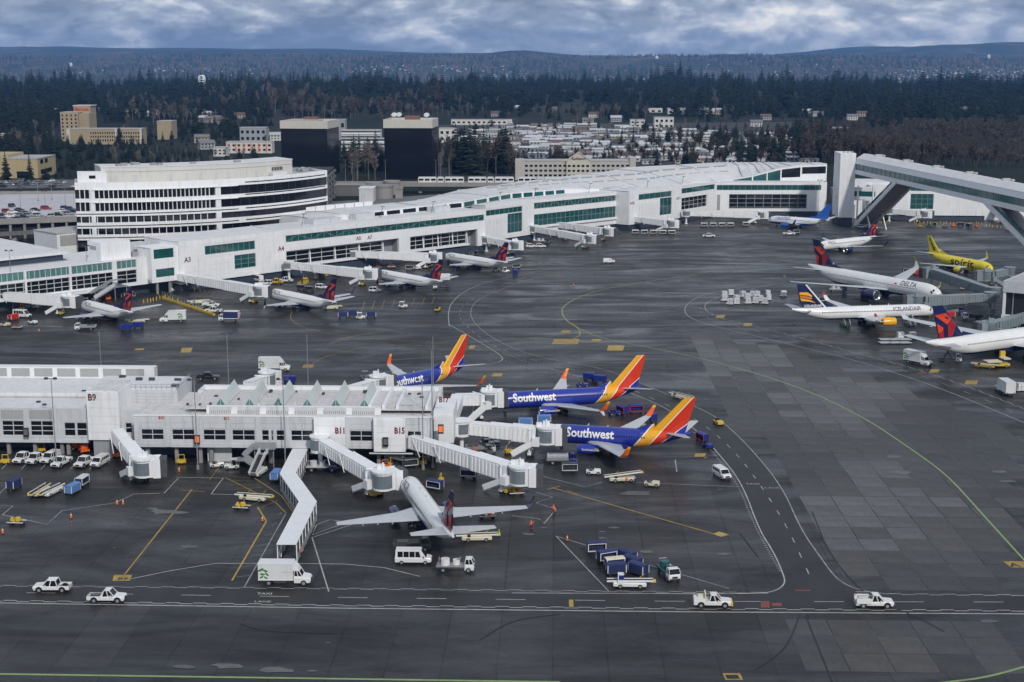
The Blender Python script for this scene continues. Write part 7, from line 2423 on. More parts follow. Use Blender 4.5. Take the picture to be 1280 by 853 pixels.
for px, py, lab in ((89, 648, 'orange cone on the bare apron below the sky-blue cart'), (146.5, 631, 'orange cone, left of two below the B9 bridge cab'), (154, 631, 'orange cone, right of two below the B9 bridge cab'), (3.5, 667, 'orange cone at the left edge of the picture'),
					(709, 676, 'orange cone left of the parked cart cluster'), (664, 662, 'orange cone below the right wing of the foreground jet'), (328, 652, 'orange cone on the yellow line beside the walkway'), (693, 640, 'orange cone at the corner of the zigzag white line'), (224, 590, 'orange cone left of the white tow tractors'),
					(717, 358, 'orange cone far off on the middle apron'), (993, 406, 'orange cone below the tail of the navy-finned jet'), (300, 394, 'orange cone right of the navy-sided truck'), (49, 415, 'orange cone at the left of the far apron'), (676, 295, 'orange cone by the teal glazing')):
	place('cone', cone, lab, 'cone', at(px, py), 0, 'orange cones')
place('p1', person(HIVIS), 'person in a bright green vest at the right tailplane of the foreground jet', 'person', at(624, 675), R(90))
place('p2', person(ORG, 1), 'person in orange with one arm out by the zigzag white line', 'person', at(692, 643), R(200))
place('p3', person(ORG), 'person in orange beside the belt loader below the nearest blue jet', 'person', at(783, 607), R(180), 'people by the belt loader')
place('p4', person(BLUEP), 'person in blue right of the one in orange by the belt loader', 'person', at(794, 607), R(180), 'people by the belt loader')
place('p2', None, 'person in orange on the tarmac behind the jet with the red and blue fin', 'person', at(664, 663), R(20))
place('p3', None, 'person in orange by the yellow line next to the walkway end', 'person', at(377, 697), R(90))
# bollards
i = 0
for a, b, n, lab, grp in (((207, 373), (246, 388), 9, 'yellow bollard in the line before the A3 wall', 'bollards before the A3 wall'), ((232, 362), (262, 368), 6, 'yellow bollard below the A3 boarding bridge', 'bollards below the A3 bridge'),
						  ((373, 357), (386, 354), 8, 'yellow bollard below the A4 bridge rotunda', 'bollards below the A4 rotunda'), ((1142, 280), (1228, 281), 22, 'yellow bollard along the wall under the footbridge', 'bollards under the footbridge'),
						  ((1096, 280), (1112, 279), 6, 'yellow bollard left of the bridge under the footbridge', 'bollards at the footbridge foot'), ((1232, 283), (1256, 286), 6, 'yellow bollard at the far right under the footbridge', 'bollards at the far right'),
						  ((180, 380), (205, 374), 7, 'yellow bollard behind the red tail at the left', 'bollards behind the red tail')):
	r7 = random.Random(n)
	for k in range(n):
		u = k / (n - 1)
		place('bol', bollard, lab, 'bollard', at(a[0] + (b[0] - a[0]) * u + r7.uniform(-1, 1), a[1] + (b[1] - a[1]) * u + r7.uniform(-.8, .8)), 0, grp)
p, q = G(203, 373.5), G(268, 395)
d = (q - p)
n = 16
bm_ = MB().bar((-d.length / 2 / n * .96, 0, .35), (d.length / 2 / n * .96, 0, .35), .55, .7).fixed('barrier', YEL)
for k in range(n):
	c_ = p.lerp(q, (k + .5) / n)
	o = put('barrier', bm_, None, loc=(c_.x, c_.y, .03), rz=math.atan2(d.y, d.x))
	tag(o, 'yellow barrier block in the line left of the white pickups', 'barrier', 'yellow barrier line')
fb = MB()
for k in range(14):
	c_ = p.lerp(q, k * .055) - p
	fb.tube((c_.x, c_.y, 0.7), (c_.x, c_.y, 2.6), .06, n=5)
for z in (.9, 1.75, 2.5):
	fb.bar((0, 0, z), tuple(p.lerp(q, .72) - p + Vector((0, 0, z))), .05, .07)
fo = fb.build('barrier_fence', STEEL, None, loc=(p.x, p.y, .03))
tag(fo, 'grey mesh fence standing on the yellow barrier line', 'fence')
# outside stairs on concourse B and by the glass wing
es = thing('outside_stairs', 'grey folded outside staircase on the front of the foreground concourse', 'stairs', sm.world(mx(325), -2))
e2 = Seg(es, sm.world(mx(296), -1.4), sm.world(mx(350), -1.4))
xa, xb = 0.8, e2.L
e2.part('landing', MB().box(xb - 5.2, xb - .5, -1.6, 0, ZF + .3, ZF + .5), STEEL)
e2.part('flight', MB().bar((xb - 5, -.8, ZF + .3), (xa + 1, -.8, 2.1), 1.4, .25), STEEL)
e2.part('flight', MB().bar((xa + 1.6, -2.3, 2.0), (xb - 4.0, -2.3, .2), 1.4, .25), STEEL)
e2.part('landing', MB().box(xa - .4, xa + 1.6, -3.0, -.1, 1.95, 2.1), STEEL)
for y in (-.1, -1.6):
	e2.part('guard_rail', MB().bar((xb - 5, y, ZF + 1.0), (xa + 1, y, 2.8), .06, .9).bar((xb - 5, y, ZF + 1.0), (xb - .5, y, ZF + 1.0), .06, .9), GREYW)
for y in (-1.6, -3.0):
	e2.part('guard_rail', MB().bar((xa + 1.6, y, 2.7), (xb - 4.0, y, .9), .06, .9), GREYW)
for x in (xb - 1, xb - 4.8, xa):
	e2.part('post', MB().box(x - .1, x + .1, -1.0, -.8, 0, ZF if x > 3 else 2), STEEL)
es = thing('outside_stairs', 'grey covered outside stairs between the glass wing and the leftmost far jet', 'stairs', s1.world(xe - 4, -4))
e3 = Seg(es, s1.world(xe - 12, -3.2), s1.world(xe + 8, -3.2))
e3.part('flight', MB().bar((2, 0, 1.0), (10, 0, 4.6), 2.0, .4), STEEL)
e3.part('stair_roof', MB().bar((1, 0, 3.4), (9.5, 0, 7.0), 2.4, .2).bar((9.5, 0, 7.0), (14, 0, 7.0), 2.4, .2), STEEL)
e3.part('landing', MB().box(10, 15, -1.2, 3.2, 4.4, 4.6), STEEL)
e3.part('stair_side', MB().bar((2, -1.1, 2.0), (10, -1.1, 5.6), .08, 1.2), MULL)
for x in (2.5, 10, 14.5):
	e3.part('post', MB().box(x - .12, x + .12, -1.1, -.86, 0, 4.4), STEEL)
# guidance displays on the gates
for px, py, lit, lab in ((246.5, 550, True, 'lit orange stand display between the left window bays'), (551, 537, True, 'lit orange stand display at the right end of the concourse'), (32.5, 541, False, 'unlit stand display at the left edge of the concourse'), (482, 553, False, 'unlit stand display on the B15 block')):
	sg_, bk = (sw, -1.0) if px < 50 else (sm, -2.3 if px > 470 and px < 500 else -1.0)
	x, z = sg_.uv(px, py, bk)
	o = place('gd%d' % lit, guidance_display(lit), lab, 'display', sg_.world(x, bk, z), GA, 'stand guidance displays')
# light poles: (foot, height)
for px, py, h, lab in ((71, 585, 18.6, 'tall light pole standing before the left wing of the foreground concourse'), (247.5, 587, 18.0, 'tall light pole before the concourse between the B9 block and the walkway'), (357, 586, 18.5, 'tall light pole before the concourse between stairs and walkway'), (529, 587, 18.0, 'tall light pole left of the corner of the concourse by B15'), (541, 585, 24.5, 'tallest light pole at the right-hand corner of the concourse')):
	place('lp%d' % h, light_pole(h), lab, 'light pole', at(px, py), 0, 'light poles of the foreground concourse')
for px, py, h, lab in ((128.5, 497, 16.5, 'light pole behind the B9 block'), (287, 507, 17.5, 'light pole behind the first roof light'), (386, 507, 17.5, 'light pole behind the fourth roof light'), (542, 507, 17, 'light pole beside the farthest blue jet'), (16.5, 389, 20, 'light pole before the glass wing at the left edge'), (111, 374, 18.5, 'light pole before the middle of the glass wing'), (1022, 284, 23, 'light pole left of the bridge tower')):
	place('lq%d' % int(h * 2), light_pole(h), lab, 'light pole', at(px, py), 0, 'light poles of the apron')
# ================================================================== THE LAND BEYOND
from mathutils import noise as mn
def fbm(x, y, s, o=4):
	v, a = 0.0, 1.0
	for i in range(o):
		v += a * mn.noise(Vector((x / s, y / s, 3.7 + i)))
		a *= .5
		s *= .5
	return v
def sstep(a, b, x):
	t = min(1, max(0, (x - a) / (b - a)))
	return t * t * (3 - 2 * t)
def land(X, Y):
	h = -0.6
	h += 6 * sstep(1900, 2600, Y)
	h -= 78 * sstep(3700, 5600, Y)
	h += 143 * sstep(6600, 10800, Y) + 10 * fbm(X, Y, 1500) * sstep(6600, 8500, Y)
	h += 26 * math.exp(-((X - 100) / 4200) ** 2) * math.exp(-((Y - 11500) / 1500) ** 2)
	h += 50 * math.exp(-((X + 0) / 330) ** 2) * math.exp(-((Y - 12300) / 600) ** 2) + 18 * math.exp(-((X - 250) / 350) ** 2) * math.exp(-((Y - 12400) / 600) ** 2)
	far = sstep(12200, 14600, Y)
	h += far * (45 + 60 * fbm(X, Y, 2600))
	h += far * 85 * sstep(-600, -3600, X) * (0.8 + .4 * fbm(X, 0, 1800))
	h += far * 110 * sstep(2700, 4600, X) * (0.8 + .45 * fbm(X, 0, 1700))
	return h
ys = [60, 120, 800, 900] + [900 + 200 * i for i in range(1, 26)]
y = ys[-1]
while y < 16400:
	y += 170 if y < 11500 else 320
	ys.append(y)
mb = MB()
NXG = 130
for yy in ys:
	half = 900 + yy * .52
	for i in range(NXG + 1):
		x = -half + 2 * half * i / NXG
		mb.v.append((x, yy, land(x, yy)))
for j in range(len(ys) - 1):
	for i in range(NXG):
		a = j * (NXG + 1) + i
		mb.f.append((a, a + 1, a + NXG + 2, a + NXG + 1))
def land_mat(nm='land_cover', f=1.0):
	m = mat(nm, (0.030, 0.038, 0.028), 0.95, var=0.5, scale=0.004, spec=0.1)
	nt = m.node_tree
	N, L = nt.nodes, nt.links
	hs = [n for n in N if n.type == 'HUE_SAT'][0]
	t = [n for n in N if n.type == 'TEX_COORD'][0]
	n1 = N.new('ShaderNodeTexNoise')
	n1.inputs['Scale'].default_value = 0.0035
	n1.inputs['Detail'].default_value = 9
	n1.inputs['Roughness'].default_value = .7
	mp = N.new('ShaderNodeMapping')
	mp.inputs['Scale'].default_value = (1, .35, 1)
	L.new(t.outputs['Object'], mp.inputs[0])
	L.new(mp.outputs[0], n1.inputs['Vector'])
	r = N.new('ShaderNodeValToRGB')
	e = r.color_ramp.elements
	e[0].position, e[0].color = .38, (0.012 * f, 0.018 * f, 0.014 * f, 1)
	e[1].position, e[1].color = .74, (0.085 * f, 0.066 * f, 0.05 * f, 1)
	k = e.new(.5)
	k.color = (0.018 * f, 0.023 * f, 0.017 * f, 1)
	k = e.new(.62)
	k.color = (0.042 * f, 0.036 * f, 0.029 * f, 1)
	L.new(n1.outputs[0], r.inputs[0])
	L.new(r.outputs[0], hs.inputs['Color'])
	return m
gm = land_mat()
me = mb.mesh('ground', gm)
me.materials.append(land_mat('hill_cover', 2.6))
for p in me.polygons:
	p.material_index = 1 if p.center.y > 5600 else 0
put('ground', me, None, kind='structure')
GRASS = mat('winter_grass', (0.05, 0.055, 0.03), 0.9, var=.35, scale=.03, spec=.1)
def ground_patch(name, pts, m, z=-.45):
	P = [G(*q) for q in pts]
	MB().add([(p.x, p.y, z) for p in P], [tuple(range(len(P)))]).build(name, m, kind='structure')
ROADM = mat('street_asphalt', (0.10, 0.10, 0.105), .7, var=.2, scale=.05)
ground_patch('street', [(-40, 246), (110, 246), (110, 238), (-40, 238)], ROADM)
ground_patch('parking_ground', [(-60, 236), (110, 234), (110, 224), (-60, 224)], ROADM, -.40)
ground_patch('street', [(752, 214), (771, 214), (765, 160), (757, 160)], ROADM, -.42)
ground_patch('street', [(866, 212), (880, 212), (830, 176), (822, 176)], ROADM, -.42)
ground_patch('street', [(1016, 200), (1030, 200), (1000, 178), (990, 178)], ROADM, -.42)
ground_patch('street', [(405, 262), (700, 240), (700, 232), (405, 252)], CONCD, -.38)
ground_patch('lot', [(540, 224), (1010, 224), (1010, 152), (540, 156)], mat('lot_ground', (0.032, 0.032, 0.029), .9, var=.4, scale=.03), -.5)
# ------------------------------------------------------------------ vegetation
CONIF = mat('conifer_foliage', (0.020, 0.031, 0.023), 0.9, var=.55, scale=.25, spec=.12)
BARE = mat('bare_twigs', (0.135, 0.118, 0.106), 0.95, var=.4, scale=.2, spec=.08)
BAREB = mat('brown_twigs', (0.078, 0.066, 0.057), 0.95, var=.4, scale=.2, spec=.08)
BARK = mat('bark', (0.06, 0.05, 0.042), 0.95, var=.3)
BROADG = mat('evergreen_shrub_foliage', (0.035, 0.045, 0.026), 0.9, var=.5, scale=.3, spec=.1)
def conifer_parts(seed, tiers=16, per=9, h=30.0, w=4.6, fat=1.25, pw=.8):
	r = random.Random(seed)
	c, t = MB(), MB()
	lean = r.uniform(-.3, .3)
	t.tube((0, 0, 0), (lean, 0, h * .97), h * .016, .04, 6)
	for k in range(tiers):
		f = k / (tiers - 1)
		z = h * (.10 + .88 * f)
		rad = w * (1 - f) ** pw * r.uniform(.75, 1.15) + .25
		for i in range(per):
			if r.random() < .10:
				continue
			a = 2 * PI * (i + r.random() * .9) / per
			L = rad * r.uniform(.65, 1.15)
			dz = -L * r.uniform(.25, .5)
			wd = (L * r.uniform(.28, .45) + .2) * fat
			ca, sa = math.cos(a), math.sin(a)
			p0 = (lean * f, 0, z + .6)
			p1 = (ca * L * .6 - sa * wd, sa * L * .6 + ca * wd, z + dz * .55 + r.uniform(-.3, .3))
			p2 = (ca * L, sa * L, z + dz)
			p3 = (ca * L * .6 + sa * wd, sa * L * .6 - ca * wd, z + dz * .55 + r.uniform(-.3, .3))
			o = len(c.v)
			c.v += [p0, p1, p2, p3]
			c.f += [(o, o + 1, o + 2), (o, o + 2, o + 3)]
	c.tube((lean, 0, h * .93), (lean, 0, h * 1.03), .35, .02, 5)
	return c, t
def bare_parts(seed, h=17.0, w=5.0, twigs=150, narrow=False):
	r = random.Random(seed)
	c, t = MB(), MB()
	t.tube((0, 0, 0), (r.uniform(-.4, .4), 0, h * .5), h * .020, h * .012, 6)
	ends = []
	for i in range(9):
		a = 2 * PI * i / 9 + r.random()
		z0 = h * r.uniform(.2, .5)
		sp = w * r.uniform(.25, .7) * (.45 if narrow else 1)
		e = Vector((math.cos(a) * sp, math.sin(a) * sp, h * r.uniform(.6, .98)))
		t.tube((0, 0, z0), e, h * .008, .05, 4)
		ends.append((Vector((0, 0, z0)), e))
	for i in range(twigs):
		s, e = r.choice(ends)
		p = s.lerp(e, r.uniform(.35, 1.0))
		d = Vector((r.uniform(-1, 1), r.uniform(-1, 1), r.uniform(.1, 1.5))).normalized()
		L = h * r.uniform(.08, .2)
		q = p + d * L
		n = d.cross(Vector((r.uniform(-1, 1), r.uniform(-1, 1), .2))).normalized() * (.16 + .24 * r.random())
		o = len(c.v)
		c.v += [tuple(p - n), tuple(p + n), tuple(q + n * .6), tuple(q - n * .6)]
		c.f.append((o, o + 1, o + 2, o + 3))
		m_ = p.lerp(q, .5)
		d2 = (d + Vector((r.uniform(-1, 1), r.uniform(-1, 1), r.uniform(-.3, .6)))).normalized()
		q2 = m_ + d2 * L * .7
		o = len(c.v)
		c.v += [tuple(m_ - n * .7), tuple(m_ + n * .7), tuple(q2)]
		c.f.append((o, o + 1, o + 2))
	return c, t
CK = [conifer_parts(s, 17, 9, 30, w) for s, w in ((1, 8.0), (2, 6.2), (3, 9.4), (4, 7.2))]
CKlow = [conifer_parts(s + 20, 13, 9, 30, w, 1.7) for s, w in ((1, 8.0), (2, 6.2), (3, 9.5))] + [conifer_parts(s, 10, 10, 24, w, 1.8, .42) for s, w in ((41, 7.5), (42, 9.0))]
BK = [bare_parts(s) for s in (1, 2, 3)] + [bare_parts(s, 20, 5, 150, True) for s in (4, 5)]
CM = [(c.mesh('crown', CONIF), t.fixed('trunk', BARK)) for c, t in CK]
BMm = [(c.mesh('crown', BARE), t.fixed('trunk', BARE)) for c, t in BK]
BMb = [(c.mesh('crown', BAREB), t.fixed('trunk', BAREB)) for c, t in BK]
def tree(name, label, group, meshes, p, s, rz, sx=1.0):
	t = thing(name, label, 'tree', p, rz, group)
	t.scale = (s * sx, s * sx, s)
	put('crown', meshes[0], t)
	put('trunk', meshes[1], t)
	return t
rt = random.Random(21)
con, bare = [], []
def zone(lst, pts, n, smin, smax, kind):
	P = pts
	x0, x1 = min(p[0] for p in P), max(p[0] for p in P)
	y0, y1 = min(p[1] for p in P), max(p[1] for p in P)
	k = 0
	tries = 0
	while k < n and tries < n * 40:
		tries += 1
		x, y = rt.uniform(x0, x1), rt.uniform(y0, y1)
		if inpoly(x, y, P):
			g = G(x, y)
			lst.append((g.x, g.y, rt.uniform(smin, smax) * (1.0 + .9 * mn.noise(Vector((g.x / 190, g.y / 260, 1.5)))), kind))
			k += 1
# the long belt, left to right
zone(con, [(-30, 108), (1310, 108), (1310, 150), (1000, 150), (990, 148), (560, 142), (420, 138), (330, 132), (150, 132), (60, 160), (-30, 175)], 1900, .65, 1.3, 0)
zone(con, [(-30, 104), (1310, 104), (1310, 112), (-30, 112)], 800, .85, 1.5, 0)
zone(con, [(550, 125), (1310, 125), (1310, 162), (1100, 165), (900, 155), (560, 148)], 260, .5, .95, 0)
zone(con, [(-30, 140), (70, 140), (75, 195), (60, 226), (-30, 196)], 110, .5, .8, 0)
zone(con, [(40, 118), (560, 118), (560, 140), (345, 150), (330, 150), (60, 155)], 700, .5, 1.0, 0)
zone(con, [(75, 178), (220, 176), (225, 186), (75, 190)], 45, .3, .55, 0)
zone(con, [(90, 185), (260, 190), (330, 188), (330, 200), (210, 215), (60, 226)], 90, .32, .6, 0)
zone(con, [(120, 176), (300, 170), (350, 190), (200, 200)], 80, .38, .7, 0)
zone(con, [(430, 200), (482, 204), (482, 216), (430, 214)], 12, .42, .75, 0)
zone(con, [(552, 196), (600, 190), (640, 215), (560, 222)], 34, .45, .8, 0)
zone(con, [(560, 160), (1010, 158), (1010, 205), (600, 212)], 260, .25, .55, 0)
zone(con, [(960, 158), (1030, 155), (1030, 200), (1000, 206), (985, 180)], 60, .3, .7, 0)
zone(con, [(215, 140), (340, 140), (340, 170), (215, 175)], 80, .4, .75, 0)
zone(con, [(-30, 105), (1310, 105), (1310, 117), (-30, 117)], 90, 1.3, 1.75, 0)
zone(bare, [(120, 125), (330, 120), (560, 128), (560, 150), (340, 150), (150, 165)], 150, .8, 1.35, 0)
zone(bare, [(330, 128), (560, 134), (560, 152), (330, 150)], 90, .9, 1.4, 1)
zone(bare, [(560, 135), (1000, 135), (1000, 150), (560, 150)], 70, .7, 1.2, 0)
zone(bare, [(150, 170), (330, 175), (330, 200), (120, 222)], 70, .55, .95, 0)
zone(bare, [(430, 195), (480, 200), (480, 225), (428, 225)], 14, .6, .9, 0)
zone(bare, [(548, 200), (640, 200), (640, 222), (552, 226)], 22, .6, 1.0, 1)
zone(bare, [(600, 160), (1010, 158), (1010, 208), (650, 212)], 200, .4, .8, 1)
zone(bare, [(1003, 158), (1310, 150), (1310, 210), (1200, 208), (1003, 205)], 1650, .45, .85, 2)
zone(bare, [(-20, 168), (70, 165), (70, 190), (20, 195)], 25, .5, .9, 0)
FIX = [(250, 118, 1.35), (560, 124, 1.3), (165, 200, .72), (38, 226, .65), (8, 226, .7), (175, 178, .8), (150, 184, .8), (190, 172, .75), (598, 218, .95), (612, 212, .9), (566, 214, .9), (440, 212, .8), (460, 212, .85), (470, 205, .9), (310, 190, .55), (332, 186, .6), (318, 178, .6)]
for x, y, s in FIX:
	g = G(x, y)
	con.append((g.x, g.y, s, 0))
KEEP = [(340, 128, 185, 140)]
def clear_of(x, y, margin=1.0):
	"""keep trunks out of the buildings listed in FOOT"""
	for fx, fy, rx, ry in FOOT:
		if abs(x - fx) < rx + margin and abs(y - fy) < ry + margin:
			return False
	return True
FOOT = []
bg_jobs = []
# ------------------------------------------------------------------ background buildings
def rect_building(name, label, cat_, px0, px1, py, top, depth, wallm, roofm, ang=0.0, group=None):
	"""front wall between two photo columns standing at ground row py, reaching up to photo row top"""
	a, b = G(px0, py), G(px1, py)
	t = thing(name, label, cat_, (a + b) / 2, 0, group)
	h = AY((px0 + px1) / 2, top, (a.y + b.y) / 2).z
	s = Seg(t, a, b)
	if ang:
		t.rotation_euler = (0, 0, ang)
	s.part('wall', MB().box(0, s.L, 0, depth, -1, h), wallm)
	s.part('roof', MB().box(-.3, s.L + .3, -.3, depth + .3, h, h + .4), roofm)
	c_ = (a + b) / 2 + s.n * depth / 2
	FOOT.append((c_.x, c_.y, s.L / 2 + 2, depth / 2 + 3))
	return t, s, h
def win_grid(s, h, cols, rows, z0, z1, m, fx=.6, fz=.5, x0=0.0, x1=None, name='window'):
	x1 = s.L if x1 is None else x1
	dx, dz = (x1 - x0) / cols, (z1 - z0) / rows
	me = MB().box(0, dx * fx, -.08, .05, 0, dz * fz).fixed(name, m)
	for i in range(cols):
		for j in range(rows):
			put(name, me, s.root, loc=s.off + s.d * (x0 + (i + (1 - fx) / 2) * dx) + Vector((0, 0, z0 + (j + (1 - fz) / 2) * dz)), rz=s.ang)
BLKGL = mat('black_curtain_glass', (0.006, 0.007, 0.012), .10, var=.5, scale=.08, spec=.5)
TAN = mat('tan_wall', (0.36, 0.29, 0.185), .8, var=.08, scale=.1, grime=.2)
TANW = mat('yellow_warehouse_wall', (0.42, 0.34, 0.19), .8, var=.08, scale=.1, grime=.2)
CAPM = mat('tower_cap', (0.56, 0.53, 0.47), .7, var=.05, grime=.15)
for px0, px1, py, top, capb, lab in ((481, 540.5, 223, 149.8, 160.3, 'black glass office tower with cream cap and dishes on top, right of its twin'), (352, 411, 219, 151.3, 161, 'black glass office tower with cream cap behind the end of the striped office block')):
	a, b = G(px0, py), G(px1, py)
	t = thing('office_tower', lab, 'tower', (a + b) / 2, R(-4 if px0 > 400 else -7), None)
	s = Seg(t, a, b)
	Ym = (a.y + b.y) / 2
	h, hc = AY(500, top, Ym).z, AY(500, capb, Ym).z
	w = s.L
	MB().box(-w / 2, w / 2, 0, w, -1, hc).build('glass_shaft', BLKGL, t)
	MB().box(-w / 2 - .5, w / 2 + .5, -.5, .5, hc, h).box(-w / 2 - .5, w / 2 + .5, w - .5, w + .5, hc, h).box(-w / 2 - .5, -w / 2 + .5, .5, w - .5, hc, h).box(w / 2 - .5, w / 2 + .5, .5, w - .5, hc, h).build('cap', CAPM, t)
	MB().box(-w / 2 + .5, w / 2 - .5, .5, w - .5, hc, h - 2.2).build('roof', ROOFG, t)
	m_ = MB()
	for i in range(15):
		x = -w / 2 + w * i / 14
		m_.box(x - .08, x + .08, -.1, 0, 0, hc).box(w / 2, w / 2 + .1, w * i / 14 - .08, w * i / 14 + .08, 0, hc)
	for j in range(13):
		z = hc * j / 13
		m_.box(-w / 2, w / 2, -.11, 0, z - .1, z + .1).box(w / 2, w / 2 + .11, 0, w, z - .1, z + .1)
	m_.build('mullions', BLACKP, t, kind='stuff')
	MB().box(-4, 6, w * .4, w * .6, h - 2.2, h + 2.0).build('plant_room', mat('brown_plant', (.20, .10, .07), .8), t)
	if px0 > 400:
		for x, y in ((-11, 12), (12, 10), (-8, 15)):
			MB().tube((x, y, h - 2), (x, y, h + 2), .2).tube((x, y - .5, h + 2), (x, y - 1.6, h + 3), .6, 2.0, 10).build('dish', PAVEL, t)
	else:
		MB().box(-w * .3, w * .3, 5, 16, h - 2.2, h + .5).build('plant_room', ROOFG, t)
	FOOT.append(((a.x + b.x) / 2, Ym + w / 2, w / 2 + 6, w / 2 + 6))
# hotel with the gable
t, s, h = rect_building('hotel', 'long cream hotel with a pointed gable and script sign, behind the white curved roof', 'hotel', 655, 787, 224, 201.5, 16, mat('hotel_cream', (.46, .445, .41), .8, var=.06), ROOFG)
win_grid(s, h, 22, 3, h - 11.5, h - 1.6, GLASS, .62, .42)
s.part('end_block', MB().box(-6, 0, -1, 16, -1, h + .8).box(s.L, s.L + 4, -1, 16, -1, h + 2.2), mat('hotel_end_cream', (.46, .44, .40), .8, var=.06))  # end blocks in nearly the same cream as the front wall
gx0, gx1 = s.uv(708, 200)[0], s.uv(738, 200)[0]
gh = AY(723, 191, s.P.y).z
s.part('gable', MB().side([(gx0, -1), (gx1, -1), (gx1, h), (gx0 + (gx1 - gx0) * .5, gh), (gx0, h)], -1.6, 2), mat('hotel_gable', (.55, .52, .45), .8, var=.05))
s.part('gable_roof', MB().bar((gx0 - .6, .2, h - .1), ((gx0 + gx1) / 2, .2, gh + .3), 4.6, .35).bar((gx1 + .6, .2, h - .1), ((gx0 + gx1) / 2, .2, gh + .3), 4.6, .35), mat('hotel_gable_trim', (.6, .57, .5), .8))
win_grid(Seg(t, s.P - s.n * 1.65, s.P - s.n * 1.65 + s.d * s.L), h, 5, 3, h - 11.5, h - 1.6, GLASS, .6, .42, gx0 + .4, gx1 - .4)
sign_text('sign_lettering', 'Radisson', 1.9, SIGNR, t, s.world((gx0 + gx1) / 2, -1.75, h + .9) - t.location, s.ang)
# yellow hotel group
t, s, h = rect_building('hotel', 'tan hotel tower with red lettering on top standing among dark trees', 'hotel', 77, 99, 176, 141, 26, TAN, ROOFG)
win_grid(s, h, 4, 7, 1, h - 1, GLASS, .35, .5)
s.part('lift_tower', MB().box(s.L * .55, s.L * 1.5, 14, 34, -1, h + 6), TAN)
s.part('tower_cornice', MB().box(s.L * .5, s.L * 1.55, 13.5, 34.5, h + 6, h + 6.8), CAPM)
s.part('side_wing', MB().box(s.L, s.L + 10, 4, 24, -1, h - 1), TAN)
sign_text('sign_lettering', 'Marriott', 2.9, LETR, t, s.world(s.L * 1.02, 13.4, h + 1.6) - t.location, s.ang)
t, s, h = rect_building('hotel', 'long low tan hotel wing with a row of windows in front of the tan tower', 'hotel', 85, 178, 180, 161.5, 18, TAN, ROOFG)
win_grid(s, h, 22, 3, 1.5, h - 2.0, GLASS, .5, .5, s.L * .3)
s.part('end_pier', MB().box(-.5, 2.5, -.6, 2, -1, h + .2).box(s.L * .64, s.L * .64 + 2.5, -.6, 2, -1, h + .2).box(s.L - 2, s.L, -.6, 2, -1, h + .2), CAPM)
t, s, h = rect_building('hotel', 'plain tan hotel block at the right end of the long low wing', 'hotel', 197, 215, 174, 152, 24, TAN, ROOFG)
t, s, h = rect_building('warehouse', 'yellow warehouse with dark loading door at the left edge', 'warehouse', 7, 48, 222, 199, 40, TANW, ROOFG)
s.part('loading_door', MB().box(s.L * .35, s.L * .72, -.12, 0, -1, 4.2), GLASS)
s.part('side_window', MB().box(s.L, s.L + .1, 6, 12, 9, 12).box(s.L, s.L + .1, 16, 22, 9, 12).box(s.L, s.L + .1, 6, 30, 2, 5), GLASS)
s.part('left_wing', MB().box(-30, 0, 8, 40, -1, h + 2.5), TANW)
t, s, h = rect_building('building', 'orange and cream building half hidden in trees at the left edge', 'building', -10, 12, 180, 168, 15, TAN, ROOFG)
for k, (py, top, x0, x1) in enumerate(((196, 185, 427, 478), (188, 174, 427, 482), (178, 163, 427, 476))):
	t, s, h = rect_building('apartment_block', 'stepped white apartment row between the two black towers, %s tier' % ('lowest', 'middle', 'highest')[k], 'apartments', x0, x1, py, top, 14, CREAM, ROOFG)
	for j in range(2):
		s.part('balcony_band', MB().box(0, s.L, -.9, 0, h * (.25 + .42 * j), h * (.25 + .42 * j) + 1.6), WHITE)
		s.part('window_band', MB().box(0, s.L, -.1, 0, h * (.25 + .42 * j) + 1.7, h * (.25 + .42 * j) + 3.0), GLASS)
for px0, px1, py, top, lab in ((283, 340, 191, 178, 'two-storey white motel with orange panels right above the striped office'), (267, 283, 195, 185, 'small white building left of the motel above the striped office'), (300, 333, 178, 160, 'low grey apartment row behind the motel'),
							   (549, 570, 178, 161, 'pale box building right of the black towers'), (405, 432, 175, 150, 'grey roofed house row behind the left black tower'), (835, 905, 144, 136, 'long white roofed hall in front of the dark tree belt'), (805, 828, 142, 136, 'short white roofed hall left of the long one'),
							   (564, 640, 156, 150, 'long low pale building at the near edge of the tree belt'), (1030, 1052, 165, 160, 'low brown roofed building beside the bare woods'), (788, 806, 160, 150, 'pale gabled house alone above the mobile homes'), (818, 842, 162, 147, 'pale two-storey house with stair tower above the mobile homes'), (1034, 1060, 168, 160, 'long dark roof at the edge of the bare woods')):
	t, s, h = rect_building('building', lab, 'building', px0, px1, py, top, 14, CREAM if 'pale' in lab or 'white' in lab else GREYW, ROOFW if 'white roofed' in lab else ROOFG)
	win_grid(s, h, max(3, int((px1 - px0) / 6)), 2 if py - top > 8 else 1, .5, h - .8, GLASS, .5, .45)
	if 'orange' in lab:
		for i in range(6):
			s.part('orange_panel', MB().box(s.L * (i + .2) / 6, s.L * (i + .35) / 6, -.15, 0, 0, h - 1), ORG)
